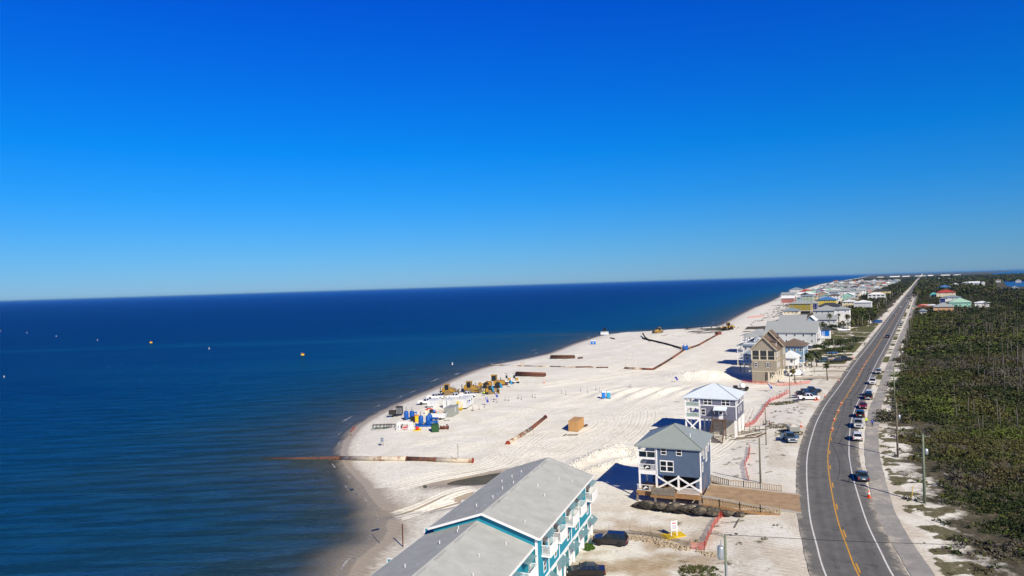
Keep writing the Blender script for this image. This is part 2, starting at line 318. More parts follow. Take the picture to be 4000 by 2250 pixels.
def sand_material():
    m, nt, b = newmat('sand'); L = nt.links.new
    def attr(n):
        a = nt.nodes.new('ShaderNodeAttribute'); a.attribute_name = n; return a.outputs['Fac']
    tc = nt.nodes.new('ShaderNodeTexCoord')
    def noise(sc, det=6, rough=.6, dist=0, vec=None):
        n = nt.nodes.new('ShaderNodeTexNoise'); n.inputs['Scale'].default_value = sc; n.inputs['Detail'].default_value = det; n.inputs['Roughness'].default_value = rough; n.inputs['Distortion'].default_value = dist
        L(vec or tc.outputs['Object'], n.inputs['Vector']); return n.outputs['Fac']
    base = ramp(nt, [(.28, (.615, .59, .51)), (.5, (.72, .705, .63)), (.72, (.765, .757, .70))]); L(noise(.11, 9, .7, .8), base.inputs['Fac'])
    col = base.outputs['Color']
    def mix(fac, c2, col):
        mx = nt.nodes.new('ShaderNodeMixRGB'); L(fac, mx.inputs['Fac']); L(col, mx.inputs['Color1'])
        if hasattr(c2, 'node'): L(c2, mx.inputs['Color2'])
        else: mx.inputs['Color2'].default_value = (*c2, 1)
        return mx.outputs['Color']
    g1 = ramp(nt, [(.3, (.34, .25, .15)), (.7, (.52, .44, .32))]); L(noise(.5, 6), g1.inputs['Fac'])
    col = mix(attr('dirt'), g1.outputs['Color'], col)
    def brk(name, sc, lo, hi):          # attribute broken up by fine noise
        a = nt.nodes.new('ShaderNodeMath'); a.operation = 'ADD'; L(attr(name), a.inputs[0]); L(noise(sc, 8, .75), a.inputs[1])
        r = ramp(nt, [(lo, (0, 0, 0)), (hi, (1, 1, 1))]); r.color_ramp.elements[0].position = lo; L(a.outputs[0], r.inputs['Fac']); return r.outputs['Color']
    g2 = ramp(nt, [(.3, (.16, .13, .085)), (.5, (.10, .10, .045)), (.75, (.25, .215, .15))]); L(noise(1.3, 7), g2.inputs['Fac'])
    col = mix(brk('sparse', 1.1, .78, .98), g2.outputs['Color'], col)
    g3 = ramp(nt, [(.3, (.055, .07, .018)), (.7, (.13, .125, .04))]); L(noise(.6, 7), g3.inputs['Fac'])
    col = mix(brk('lawn', .7, .7, .95), g3.outputs['Color'], col)
    g4 = ramp(nt, [(.3, (.035, .036, .018)), (.7, (.10, .085, .055))]); L(noise(.35, 8), g4.inputs['Fac'])
    col = mix(brk('veg', .5, .62, .85), g4.outputs['Color'], col)
    w = brk('wet', .8, .52, 1.15)
    col = mix(w, (.37, .32, .245), col)
    L(col, b.inputs['Base Color'])
    rr = nt.nodes.new('ShaderNodeMapRange'); L(w, rr.inputs['Value']); rr.inputs['To Min'].default_value = .95; rr.inputs['To Max'].default_value = .5; L(rr.outputs[0], b.inputs['Roughness'])
    b.inputs['Specular IOR Level'].default_value = .25
    bp = nt.nodes.new('ShaderNodeBump'); bp.inputs['Distance'].default_value = .17; bp.inputs['Strength'].default_value = .6; L(noise(.75, 10, .72, 1.2), bp.inputs['Height'])
    wv = nt.nodes.new('ShaderNodeTexWave'); wv.inputs['Scale'].default_value = .35; wv.inputs['Distortion'].default_value = 14; wv.inputs['Detail'].default_value = 3; wv.inputs['Detail Scale'].default_value = .6
    mp = nt.nodes.new('ShaderNodeMapping'); mp.inputs['Rotation'].default_value = (0, 0, R(-38)); L(tc.outputs['Object'], mp.inputs['Vector']); L(mp.outputs[0], wv.inputs['Vector'])
    bp2 = nt.nodes.new('ShaderNodeBump'); bp2.inputs['Distance'].default_value = .10; bp2.inputs['Strength'].default_value = .5; L(wv.outputs['Fac'], bp2.inputs['Height']); L(bp.outputs[0], bp2.inputs['Normal'])
    L(bp2.outputs[0], b.inputs['Normal']); return m
SAND = sand_material()
Vg = np.stack([GX, GYY, GZ], -1).reshape(-1, 3)
used = np.unique(F4[landf]); remap = np.full(nr*nc, -1); remap[used] = np.arange(len(used))
me = npmesh('sand_ground', Vg[used], remap[F4[landf]], SAND, True)
for n, a in (('wet', wet), ('veg', veg), ('lawn', lawn), ('dirt', dirt), ('sparse', sparse)):
    at = me.attributes.new(n, 'FLOAT', 'POINT'); at.data.foreach_set('value', np.clip(a.ravel()[used], 0, 1).astype(np.float32))
struct(obj('sand_ground', me))
def gfast(x, y):
    """height of the ground sheet at a point, read from its own grid"""
    i = int(np.clip(np.searchsorted(rows, y)-1, 0, nr-2)); xs = x-float(shear(np.array(y))); j = int(np.clip(np.searchsorted(cols, xs)-1, 0, nc-2))
    f = min(max((y-rows[i])/(rows[i+1]-rows[i]), 0), 1); g = min(max((xs-cols[j])/(cols[j+1]-cols[j]), 0), 1)
    return float((GZ[i, j]*(1-g)+GZ[i, j+1]*g)*(1-f)+(GZ[i+1, j]*(1-g)+GZ[i+1, j+1]*g)*f)
def G(u, v):
    z = 0.0
    for _ in range(7):
        x, y = P(u, v, z); z = gfast(x, y)
    return Vector((x, y, z))
# ------------------------------------------------------------------ sea
def sea_material():
    m, nt, b = newmat('sea_water'); L = nt.links.new
    tc = nt.nodes.new('ShaderNodeTexCoord')
    a = nt.nodes.new('ShaderNodeAttribute'); a.attribute_name = 'off'
    def nz(scx, scy, det, rough=.6, rot=0, dist=0):
        mp = nt.nodes.new('ShaderNodeMapping'); mp.inputs['Scale'].default_value = (scx, scy, 1); mp.inputs['Rotation'].default_value = (0, 0, rot); L(tc.outputs['Object'], mp.inputs['Vector'])
        n = nt.nodes.new('ShaderNodeTexNoise'); n.inputs['Scale'].default_value = 1; n.inputs['Detail'].default_value = det; n.inputs['Roughness'].default_value = rough; n.inputs['Distortion'].default_value = dist
        L(mp.outputs[0], n.inputs['Vector']); return n.outputs['Fac']
    ad = nt.nodes.new('ShaderNodeMath'); ad.operation = 'MULTIPLY_ADD'; L(nz(.012, .03, 5), ad.inputs[0]); ad.inputs[1].default_value = .22; L(a.outputs['Fac'], ad.inputs[2])
    sb = nt.nodes.new('ShaderNodeMath'); sb.operation = 'SUBTRACT'; L(ad.outputs[0], sb.inputs[0]); sb.inputs[1].default_value = .11
    r = ramp(nt, [(0.0, (.15, .155, .12)), (.10, (.082, .118, .098)), (.22, (.038, .094, .094)), (.36, (.014, .082, .118)), (.5, (.004, .088, .195)), (.7, (.001, .046, .150)), (1.0, (.0008, .022, .098))])
    r.color_ramp.interpolation = 'B_SPLINE'; L(sb.outputs[0], r.inputs['Fac'])
    bp = nt.nodes.new('ShaderNodeBump'); bp.inputs['Distance'].default_value = 3.2; bp.inputs['Strength'].default_value = 1; L(nz(.09, .30, 8, .70, R(10), .8), bp.inputs['Height'])
    bp2 = nt.nodes.new('ShaderNodeBump'); bp2.inputs['Distance'].default_value = 1.1; bp2.inputs['Strength'].default_value = 1; L(nz(.55, 1.5, 6, .65, R(-10), .6), bp2.inputs['Height']); L(bp.outputs[0], bp2.inputs['Normal'])
    df = nt.nodes.new('ShaderNodeBsdfDiffuse'); L(r.outputs['Color'], df.inputs['Color']); L(bp2.outputs[0], df.inputs['Normal'])
    gl = nt.nodes.new('ShaderNodeBsdfGlossy'); gl.inputs['Roughness'].default_value = .08; gl.inputs['Color'].default_value = (.06, .42, 1.0, 1); L(bp2.outputs[0], gl.inputs['Normal'])
    fr = nt.nodes.new('ShaderNodeFresnel'); fr.inputs['IOR'].default_value = 1.33; L(bp2.outputs[0], fr.inputs['Normal'])
    cl = nt.nodes.new('ShaderNodeMapRange'); L(fr.outputs[0], cl.inputs['Value']); cl.inputs['From Max'].default_value = .5; cl.inputs['To Min'].default_value = .01; cl.inputs['To Max'].default_value = .46
    wm = nt.nodes.new('ShaderNodeMixShader'); L(cl.outputs[0], wm.inputs['Fac']); L(df.outputs[0], wm.inputs[1]); L(gl.outputs[0], wm.inputs[2]); b = wm
    # the last metres at the edge thin out over the sand
    tr = nt.nodes.new('ShaderNodeBsdfTransparent'); ms = nt.nodes.new('ShaderNodeMixShader'); ta = nt.nodes.new('ShaderNodeAttribute'); ta.attribute_name = 'thin'
    L(ta.outputs['Fac'], ms.inputs['Fac']); L(b.outputs[0], ms.inputs[1]); L(tr.outputs[0], ms.inputs[2])
    L(ms.outputs[0], nt.nodes['Material Output'].inputs['Surface']); return m
sc_ = np.unique(np.concatenate([np.arange(0, nc, 2), [nc-1]])); sr_ = np.unique(np.concatenate([np.arange(0, nr, 2), [nr-1]]))
SX = GX[np.ix_(sr_, sc_)]; SY = GYY[np.ix_(sr_, sc_)]; SD = GD[np.ix_(sr_, sc_)]
n2r, n2c = SX.shape; id2 = np.arange(n2r*n2c).reshape(n2r, n2c)
S4 = np.stack([id2[:-1, :-1], id2[:-1, 1:], id2[1:, 1:], id2[1:, :-1]], -1).reshape(-1, 4)
sf = (SD.ravel()[S4] < 6).any(1)
sw = 0
for (wl_, an_, am_, sd_) in ((9.5, 14, .05, 7), (6.2, -6, .05, 17), (15.0, 24, .06, 27), (4.3, 5, .035, 37)):
    ca_, sa_ = math.cos(R(90+an_)), math.sin(R(90+an_)); ph_ = 6.5*fbm(SX/26, SY/26, sd_)
    sw = sw+am_*np.sin((SX*ca_+SY*sa_)*2*math.pi/wl_+ph_)*(.35+1.3*fbm(SX/35, SY/22, sd_+3))
sw = sw*np.where(SY < 420, 1, 0)*sstep(0, 14, -SD)*sstep(420, 260, SY)
SV = np.stack([SX, SY, SEA+sw], -1).reshape(-1, 3)
us = np.unique(S4[sf]); rm = np.full(n2r*n2c, -1); rm[us] = np.arange(len(us))
me = npmesh('sea', SV[us], rm[S4[sf]], sea_material(), True)
offd = np.maximum(-SD, 0); off = np.log1p(offd/9)/np.log1p(900/9)
at = me.attributes.new('off', 'FLOAT', 'POINT'); at.data.foreach_set('value', np.clip(off.ravel()[us], 0, 1).astype(np.float32))
at = me.attributes.new('thin', 'FLOAT', 'POINT'); at.data.foreach_set('value', (1-sstep(0, np.where(SY < 150, lerp(9.5, 2.5, np.clip((SY-120)/30, 0, 1)), 2.5)*(.25+1.5*fbm(SX/6, SY/6, 44)), -SD)).ravel()[us].astype(np.float32)*.85)
struct(obj('sea', me))
# surf: broken foam patches lying on the water along the beach
def foam_material():
    m, nt, b = newmat('foam'); L = nt.links.new; b.inputs['Base Color'].default_value = (.72, .76, .78, 1); b.inputs['Roughness'].default_value = .8
    tc = nt.nodes.new('ShaderNodeTexCoord'); n = nt.nodes.new('ShaderNodeTexNoise'); n.inputs['Scale'].default_value = 2.6; n.inputs['Detail'].default_value = 7; n.inputs['Roughness'].default_value = .75; L(tc.outputs['Object'], n.inputs['Vector'])
    a = nt.nodes.new('ShaderNodeAttribute'); a.attribute_name = 'dens'
    ad = nt.nodes.new('ShaderNodeMath'); L(n.outputs['Fac'], ad.inputs[0]); L(a.outputs['Fac'], ad.inputs[1])
    r = ramp(nt, [(.86, (0, 0, 0)), (1.0, (1, 1, 1))]); L(ad.outputs[0], r.inputs['Fac'])
    tr = nt.nodes.new('ShaderNodeBsdfTransparent'); ms = nt.nodes.new('ShaderNodeMixShader'); L(r.outputs['Color'], ms.inputs['Fac']); L(tr.outputs[0], ms.inputs[1]); L(b.outputs[0], ms.inputs[2])
    L(ms.outputs[0], nt.nodes['Material Output'].inputs['Surface']); return m
fv, ff, fd = [], [], []
FO = [((1345,1838),(1330,1800),(1322,1768),.55,.8),((1290,1745),(1330,1715),(1360,1690),.5,1.0),((1372,1690),(1400,1668),(1440,1640),.5,.6),((1440,1605),(1475,1588),(1500,1576),.85,1.6),((1620,1535),(1650,1525),(1690,1512),.6,.9),((1725,1480),(1740,1470),(1752,1463),.7,1.3),((1760,1472),(1785,1462),(1800,1456),.95,2.2),((1840,1447),(1870,1438),(1900,1428),.7,1.4),
      ((1930,1421),(1990,1408),(2060,1398),.6,1.0),((2060,1378),(2085,1369),(2112,1360),.9,2.0),((2120,1385),(2190,1362),(2250,1338),.6,1.2),((2200,1340),(2225,1330),(2240,1325),.6,1.4),((2300,1322),(2350,1306),(2400,1300),.7,1.4),((2420,1300),(2480,1298),(2540,1293),.6,1.2),((2810,1262),(2850,1244),(2890,1228),.75,3),((2880,1225),(2950,1196),(3010,1170),.7,4),((2830,1270),(2870,1245),(2910,1222),.6,3),
      ((1356,1905),(1385,1925),(1405,1945),.65,.8),((1362,1915),(1400,1906),(1435,1912),.6,.8),((1365,2180),(1420,2160),(1470,2140),.5,.6),((1430,2078),(1480,2066),(1560,2058),.5,.5),((1355,2250),(1375,2200),(1400,2180),.6,.7)]
FO = [(a, b_, c, dn*.62, w*.8) for a, b_, c, dn, w in FO]
yy_ = 70.0; FOW = []
while yy_ < 620:                 # thin broken swash lines all along the beach
    st_y = random.uniform(4, 12)*(1+yy_/250); o_ = -random.choice([.6, 1.0, 1.8, 3.2, 4.5])*(1.25 if yy_ < 130 else .8); q_ = []
    for f_ in (0, .5, 1): ya_ = yy_+st_y*f_; q_.append((float(np.interp(ya_, sy, sx_))+o_*(1+yy_/300), ya_))
    FOW.append((q_, random.uniform(.35, .6), random.uniform(.3, .7)*(1+yy_/300))); yy_ += st_y*random.uniform(.45, 1.1)
for a, b_, c, dn, w in FO: FOW.append(([P(*a, SEA+.07), P(*b_, SEA+.07), P(*c, SEA+.07)], dn, w))
for q_, dn, w in FOW:
    pts = catmull(q_, 6)
    for i, p in enumerate(pts):
        q = pts[min(i+1, len(pts)-1)]; q0 = pts[max(i-1, 0)]; tx, ty = q[0]-q0[0], q[1]-q0[1]; l = math.hypot(tx, ty); nx, ny = -ty/l, tx/l
        e = math.sin(math.pi*(i+.01)/(len(pts)-.98))
        for k in range(3):
            o_ = (k-1)*w*1.3
            fv.append((p[0]+nx*o_, p[1]+ny*o_, SEA+.09+(.16 if k == 1 else 0))); fd.append(dn*e*(.75 if k == 1 else .1))
        if i: n = len(fv)-6; ff += [(n, n+1, n+4, n+3), (n+1, n+2, n+5, n+4)]
me = npmesh('surf_foam', np.array(fv), np.array(ff), foam_material(), True)
at = me.attributes.new('dens', 'FLOAT', 'POINT'); at.data.foreach_set('value', np.array(fd, np.float32))
struct(obj('surf_foam', me), 'stuff')
# tide pools behind the townhouses, bay on the far side of the spit
def water_plain(name, c0, c1, rough, sc):
    m, nt, b = newmat(name); L = nt.links.new; tc = nt.nodes.new('ShaderNodeTexCoord')
    n = nt.nodes.new('ShaderNodeTexNoise'); n.inputs['Scale'].default_value = sc; n.inputs['Detail'].default_value = 6; L(tc.outputs['Object'], n.inputs['Vector'])
    r = ramp(nt, [(.3, c0), (.7, c1)]); L(n.outputs['Fac'], r.inputs['Fac']); L(r.outputs['Color'], b.inputs['Base Color']); b.inputs['Roughness'].default_value = rough; b.inputs['Specular IOR Level'].default_value = .2
    bp = nt.nodes.new('ShaderNodeBump'); bp.inputs['Distance'].default_value = .05; L(n.outputs['Fac'], bp.inputs['Height']); L(bp.outputs[0], b.inputs['Normal']); return m
pw = water_plain('pool_water', (.075, .068, .030), (.12, .108, .055), .5, .4)
for (c, rx, ry, a) in POOLS[:2]:
    mb = MB(); mb.quad(*[(c[0]+math.cos(t)*rx*1.5*math.cos(a)-math.sin(t)*ry*1.6*math.sin(a), c[1]+math.cos(t)*rx*1.5*math.sin(a)+math.sin(t)*ry*1.6*math.cos(a), 0) for t in np.linspace(0, 2*math.pi, 40)[:-1]])
    struct(obj('tide_pool', mb.mesh('tide_pool', pw), loc=(0, 0, -.33 if c is POOLS[0][0] else -.338)))
bw = water_plain('bay_water', (.003, .025, .10), (.006, .04, .14), .25, .01)
def sheet(name, pts, z, mat):
    mb = MB(); mb.quad(*[(x, y, z) for x, y in pts]); return struct(obj(name, mb.mesh(name, mat)))
sheet('bay', [P(3935,1119,.9), P(4060,1122,.9), P(4100,1085,.9), P(3960,1092,.9), P(3915,1096,.9)], 1.35, bw)
sheet('bay', [P(3850,1076,.9), P(3950,1081,.9), P(4100,1076,.9), P(4300,1049,.9), P(4100,1052.5,.9), P(3960,1058.5,.9), P(3890,1066,.9)], 1.35, bw)
# ------------------------------------------------------------------ road and path
def off_line(line, o):
    out = []
    for i, p in enumerate(line):
        a = line[max(i-1, 0)]; b = line[min(i+1, len(line)-1)]; tx, ty = b[0]-a[0], b[1]-a[1]; l = math.hypot(tx, ty)
        out.append((p[0]+ty/l*o, p[1]-tx/l*o))
    return out
def ribbon(name, line, o0, o1, z, mat, n=1, parent=None, edge=0, lat=False):
    os_ = np.linspace(o0, o1, n+1); V = []; la = []
    for i, p in enumerate(line):
        a = line[max(i-1, 0)]; b = line[min(i+1, len(line)-1)]; tx, ty = b[0]-a[0], b[1]-a[1]; l = math.hypot(tx, ty)
        for k, o in enumerate(os_):
            j = 0
            if edge and k in (0, n): j = (random.random()-.5)*edge
            V.append((p[0]+ty/l*(o+j), p[1]-tx/l*(o+j), z)); la.append(o)
    k = n+1; F = [(i*k+j, i*k+j+1, (i+1)*k+j+1, (i+1)*k+j) for i in range(len(line)-1) for j in range(n)]
    me = npmesh(name, np.array(V), np.array(F), MATS[mat] if isinstance(mat, str) else mat)
    if lat: at = me.attributes.new('lat', 'FLOAT', 'POINT'); at.data.foreach_set('value', np.array(la, np.float32))
    return obj(name, me, parent)
def asphalt_material(name, c0, c1, lanes):
    m, nt, b = newmat(name); L = nt.links.new; tc = nt.nodes.new('ShaderNodeTexCoord')
    n = nt.nodes.new('ShaderNodeTexNoise'); n.inputs['Scale'].default_value = .35; n.inputs['Detail'].default_value = 9; n.inputs['Roughness'].default_value = .75; L(tc.outputs['Object'], n.inputs['Vector'])
    r = ramp(nt, [(.3, c0), (.72, c1)]); L(n.outputs['Fac'], r.inputs['Fac']); col = r.outputs['Color']
    if not lanes:                   # drifts of sand on the path
        q = nt.nodes.new('ShaderNodeTexNoise'); q.inputs['Scale'].default_value = .22; q.inputs['Detail'].default_value = 9; q.inputs['Roughness'].default_value = .75; L(tc.outputs['Object'], q.inputs['Vector'])
        rq = ramp(nt, [(.50, (0, 0, 0)), (.64, (.85, .85, .85))]); L(q.outputs['Fac'], rq.inputs['Fac']); mq = nt.nodes.new('ShaderNodeMixRGB'); L(rq.outputs['Color'], mq.inputs['Fac']); L(col, mq.inputs['Color1']); mq.inputs['Color2'].default_value = (.52, .47, .39, 1); col = mq.outputs['Color']
    if lanes:                       # darker wheel tracks and oil streak in each lane, sealed cracks
        a = nt.nodes.new('ShaderNodeAttribute'); a.attribute_name = 'lat'
        ab = nt.nodes.new('ShaderNodeMath'); ab.operation = 'ABSOLUTE'; L(a.outputs['Fac'], ab.inputs[0])
        rr = ramp(nt, [(0, (1, 1, 1)), (.16, (.86, .86, .86)), (.28, (.97, .97, .97)), (.40, (.80, .80, .80)), (.54, (.95, .95, .95)), (.64, (1.06, 1.05, 1.03)), (1, (1.12, 1.1, 1.06))])
        dv = nt.nodes.new('ShaderNodeMath'); dv.operation = 'DIVIDE'; L(ab.outputs[0], dv.inputs[0]); dv.inputs[1].default_value = 5.6; L(dv.outputs[0], rr.inputs['Fac'])
        mx = nt.nodes.new('ShaderNodeMixRGB'); mx.blend_type = 'MULTIPLY'; mx.inputs['Fac'].default_value = .9; L(col, mx.inputs['Color1']); L(rr.outputs['Color'], mx.inputs['Color2']); col = mx.outputs['Color']
        vo = nt.nodes.new('ShaderNodeTexVoronoi'); vo.feature = 'DISTANCE_TO_EDGE'; vo.inputs['Scale'].default_value = .16
        nn = nt.nodes.new('ShaderNodeTexNoise'); nn.inputs['Scale'].default_value = .5; L(tc.outputs['Object'], nn.inputs['Vector'])
        mv = nt.nodes.new('ShaderNodeMixRGB'); mv.inputs['Fac'].default_value = .5; L(tc.outputs['Object'], mv.inputs['Color1']); L(nn.outputs['Color'], mv.inputs['Color2'])
        va = nt.nodes.new('ShaderNodeVectorMath'); va.operation = 'MULTIPLY_ADD'; L(nn.outputs['Color'], va.inputs[0]); va.inputs[1].default_value = (4, 4, 0); L(tc.outputs['Object'], va.inputs[2]); L(va.outputs[0], vo.inputs['Vector'])
        rc = ramp(nt, [(.006, (.6, .6, .6)), (.016, (1, 1, 1))]); L(vo.outputs['Distance'], rc.inputs['Fac'])
        m2 = nt.nodes.new('ShaderNodeMixRGB'); m2.blend_type = 'MULTIPLY'; m2.inputs['Fac'].default_value = .7; L(col, m2.inputs['Color1']); L(rc.outputs['Color'], m2.inputs['Color2']); col = m2.outputs['Color']
        ns = nt.nodes.new('ShaderNodeTexNoise'); ns.inputs['Scale'].default_value = .45; ns.inputs['Detail'].default_value = 8; ns.inputs['Roughness'].default_value = .75; L(tc.outputs['Object'], ns.inputs['Vector'])
        sa = nt.nodes.new('ShaderNodeMath'); sa.operation = 'MULTIPLY_ADD'; L(dv.outputs[0], sa.inputs[0]); sa.inputs[1].default_value = .9; L(ns.outputs['Fac'], sa.inputs[2])
        rs = ramp(nt, [(.0, (0, 0, 0)), (1, (1, 1, 1))]); mr = nt.nodes.new('ShaderNodeMapRange'); L(sa.outputs[0], mr.inputs['Value']); mr.inputs['From Min'].default_value = 1.30; mr.inputs['From Max'].default_value = 1.52
        m3 = nt.nodes.new('ShaderNodeMixRGB'); L(mr.outputs[0], m3.inputs['Fac']); L(col, m3.inputs['Color1']); m3.inputs['Color2'].default_value = (.50, .45, .36, 1); col = m3.outputs['Color']      # sand blown onto the shoulders
    L(col, b.inputs['Base Color']); b.inputs['Roughness'].default_value = .85; b.inputs['Specular IOR Level'].default_value = .25
    n2 = nt.nodes.new('ShaderNodeTexNoise'); n2.inputs['Scale'].default_value = 9; n2.inputs['Detail'].default_value = 3; L(tc.outputs['Object'], n2.inputs['Vector'])
    bp = nt.nodes.new('ShaderNodeBump'); bp.inputs['Distance'].default_value = .015; L(n2.outputs['Fac'], bp.inputs['Height']); L(bp.outputs[0], b.inputs['Normal'])
    MATS[name] = m; return m
asphalt_material('asphalt', (.106, .107, .105), (.178, .177, .168), True); asphalt_material('path_asphalt', (.21, .21, .20), (.36, .35, .325), False)
M('line_white', (.68, .68, .66), .6, .25, 1.5); M('line_yellow', (.62, .32, .03), .6, .25, 1.5)
road = struct(ribbon('road', ROAD, -5.5, 5.6, RZ+.06, 'asphalt', 14, edge=.16, lat=True))
for o in (-3.78, 3.78): ribbon('edge_line', ROAD, o-.10, o+.10, RZ+.068, 'line_white', 1, road)
ribbon('centre_line', ROAD, -.16, .02, RZ+.068, 'line_yellow', 1, road)
# dashes of the passing lane
acc = 0; seg = []; L_ = np.hypot(*np.diff(RA, axis=0).T); cum = np.concatenate([[0], np.cumsum(L_)])
def along(t):
    i = int(np.clip(np.searchsorted(cum, t)-1, 0, len(L_)-1)); f = (t-cum[i])/L_[i]; return tuple(RA[i]+(RA[i+1]-RA[i])*f)
t = 3.0
while t < 620:
    ribbon('lane_dash', [along(t+k*.75) for k in range(5)], .16, .36, RZ+.068, 'line_yellow', 1, road); t += 12.2
PT_PX = [(3606,2250),(3492,2069),(3448,1966),(3424,1862),(3409,1790),(3405,1707),(3417,1603),(3436,1554),(3456,1496),(3475,1438),(3495,1391),(3518,1329),(3537,1283),(3553,1244)]
pp = [P(u, v, RZ) for u, v in PT_PX]; pp = [(pp[0][0]*2-pp[1][0], pp[0][1]*2-pp[1][1])]+pp; pp += [(pp[-1][0]+RDIR[0]*q, pp[-1][1]+RDIR[1]*q) for q in (60, 200, 500, 1200)]
PATH = catmull(pp, 6)
struct(ribbon('bike_path', PATH, -1.35, 1.35, RZ+.05, 'path_asphalt', 3, edge=.14))
# blue house driveway: raised block between the two railings
M('drive_dirt', (.36, .25, .15), .9, .3, .7, bump=.05, bscale=3)
dr = [P(2745, 1938, 1.85), P(3130, 2006, 1.27), P(3121, 1932, 1.27), P(2776, 1892, 1.85)]
dzs = [1.85, 1.29, 1.29, 1.85]
mb = MB(); mb.hexa([(x, y, -.6) for x, y in dr]+[(x, y, z) for (x, y), z in zip(dr, dzs)])
drv = struct(obj('driveway', mb.mesh('driveway', 'drive_dirt')))
for a, b in ((0, 1), (3, 2)):
    mb = MB(); mb.beam((*dr[a], dzs[a]-.03), (*dr[b], dzs[b]-.03), .3, .3); mb.build('kerb', 'concrete', drv)
# sandy drives and lots across the lawns
def drive(u0, v0, u1, v1, w):
    a = P(u0, v0, 1.0); b = P(u1, v1, 1.25); n = 40; ln = [(lerp(a[0], b[0], i/n), lerp(a[1], b[1], i/n)) for i in range(n+1)]; L = max(1e-6, math.hypot(b[0]-a[0], b[1]-a[1])); nx, ny = -(b[1]-a[1])/L, (b[0]-a[0])/L
    os_ = np.linspace(-w/2, w/2, max(3, int(w/1.2))); V = []
    for i, p in enumerate(ln):
        for o in os_: V.append((p[0]+nx*o, p[1]+ny*o))
    V = np.array(V); zz = gz(V[:, 0], V[:, 1])+.16; k = len(os_)
    F = [(i*k+j, i*k+j+1, (i+1)*k+j+1, (i+1)*k+j) for i in range(n) for j in range(k-1)]
    return struct(obj('driveway', npmesh('driveway', np.column_stack([V, zz]), np.array(F), MATS['drive_sand'], True)))
M('drive_sand', (.50, .44, .35), .9, .2, .5)
for q in ((3150,1430,3320,1432,3),(3165,1447,3315,1450,2.5),(3100,1470,3285,1474,6),(3190,1400,3345,1405,7),(3230,1293,3420,1301,4),(3260,1311,3410,1316,3),(3215,1336,3390,1340,4)): drive(*q)
# ------------------------------------------------------------------ tyre tracks on the sand: shallow ruts between low berms
M('rut_sand', (.60, .565, .50), .95, .14, .8, bump=.05, bscale=2)
tv, tf = [], []
def rut(line, w=.75, h=.11):
    prof = [(-1.1, -.03), (-.62, h), (-.42, .03), (.42, .03), (.62, h), (1.1, -.03)]
    L2 = []
    for p, q in zip(line[:-1], line[1:]):
        k = max(1, int(math.hypot(q[0]-p[0], q[1]-p[1])/1.1)); L2 += [(lerp(p[0], q[0], i/k), lerp(p[1], q[1], i/k)) for i in range(k)]
    L2.append(line[-1]); L2 = np.array(L2)
    if len(L2) < 3: return
    T = np.gradient(L2, axis=0); T /= np.linalg.norm(T, axis=1)[:, None]+1e-9; N = np.stack([T[:, 1], -T[:, 0]], 1); n0 = len(tv)
    jit = .7+.6*fbm(L2[:, 0]/1.7, L2[:, 1]/1.7, 55)
    ends = np.minimum(1, np.minimum(np.arange(len(L2)), np.arange(len(L2))[::-1])/3)
    for o, hh in prof:
        X = L2+N*o*w; zz = gz(X[:, 0], X[:, 1])+(hh*jit+.03)*ends-.03
        tv.append(np.column_stack([X, zz]))
    k = len(prof); base = sum(len(a) for a in tv[:n0]); n = len(L2)
    for j in range(k-1):
        i = np.arange(n-1); tf.append(np.stack([base+j*n+i, base+(j+1)*n+i, base+(j+1)*n+i+1, base+j*n+i+1], 1))
def track(px, gauge=2.1, w=.75, h=.11):
    line = catmull([P(u, v) for u, v in px], 8)
    for o in (-gauge/2, gauge/2): rut(off_line(line, o), w, h)
TR = [[(1990,1800),(2060,1740),(2140,1690),(2230,1700),(2290,1690),(2345,1655),(2330,1630),(2290,1625)],[(2010,1815),(2120,1735),(2200,1715),(2300,1710),(2380,1665),(2365,1620),(2310,1600),(2260,1605)],
      [(2040,1830),(2150,1750),(2260,1728),(2360,1690),(2410,1640),(2390,1605)],[(1900,1800),(1960,1775),(2050,1785),(2250,1775),(2330,1770)],[(1990,1830),(2100,1780),(2300,1700),(2480,1580),(2600,1520)],[(2030,1850),(2180,1790),(2360,1690),(2520,1590),(2660,1530)],
      [(2080,1520),(2300,1490),(2560,1455),(2720,1415),(2840,1340),(2900,1280)],[(2060,1512),(2290,1480),(2540,1447),(2700,1405),(2820,1335),(2880,1275)],[(2640,1530),(2700,1480),(2790,1400),(2870,1320),(2930,1260)],
      [(2350,1465),(2420,1435),(2440,1410),(2420,1385),(2380,1375)],[(2360,1470),(2440,1440),(2470,1410),(2450,1380),(2420,1370)],[(2340,1460),(2410,1430),(2400,1400),(2360,1385)],[(2370,1475),(2430,1450),(2480,1430),(2475,1400)],
      [(1500,1880),(1640,1862),(1830,1830),(1940,1800),(1960,1770),(1900,1750)],[(1520,1895),(1660,1875),(1850,1840),(1965,1810),(1985,1775),(1930,1745),(1850,1738)],[(1530,1985),(1640,1960),(1760,1925),(1860,1905)],[(1540,2000),(1660,1972),(1800,1945)],
      [(2640,1760),(2720,1740),(2810,1700),(2860,1650),(2890,1580)],[(2700,1800),(2780,1770),(2850,1720),(2900,1650),(2930,1590)],[(2660,1830),(2760,1800),(2840,1770)],[(2820,1560),(2860,1530),(2960,1510),(3060,1500)],
      [(1600,1720),(1640,1730),(1700,1725),(1760,1715),(1850,1700)],[(1850,1650),(1950,1640),(2080,1600),(2200,1570),(2330,1560)],[(1900,1700),(2000,1650),(2130,1580),(2280,1540),(2450,1500)],[(2560,1560),(2600,1530),(2650,1520)],
      [(2000,1910),(2060,1850),(2120,1810)],[(2150,1400),(2280,1385),(2420,1370),(2560,1330),(2680,1300)],[(2360,1350),(2480,1340),(2600,1310)],[(2420,1560),(2480,1600),(2470,1660),(2400,1720),(2290,1790)],[(2500,1570),(2540,1610),(2520,1680),(2450,1740)]]
for t_ in TR: track(t_)
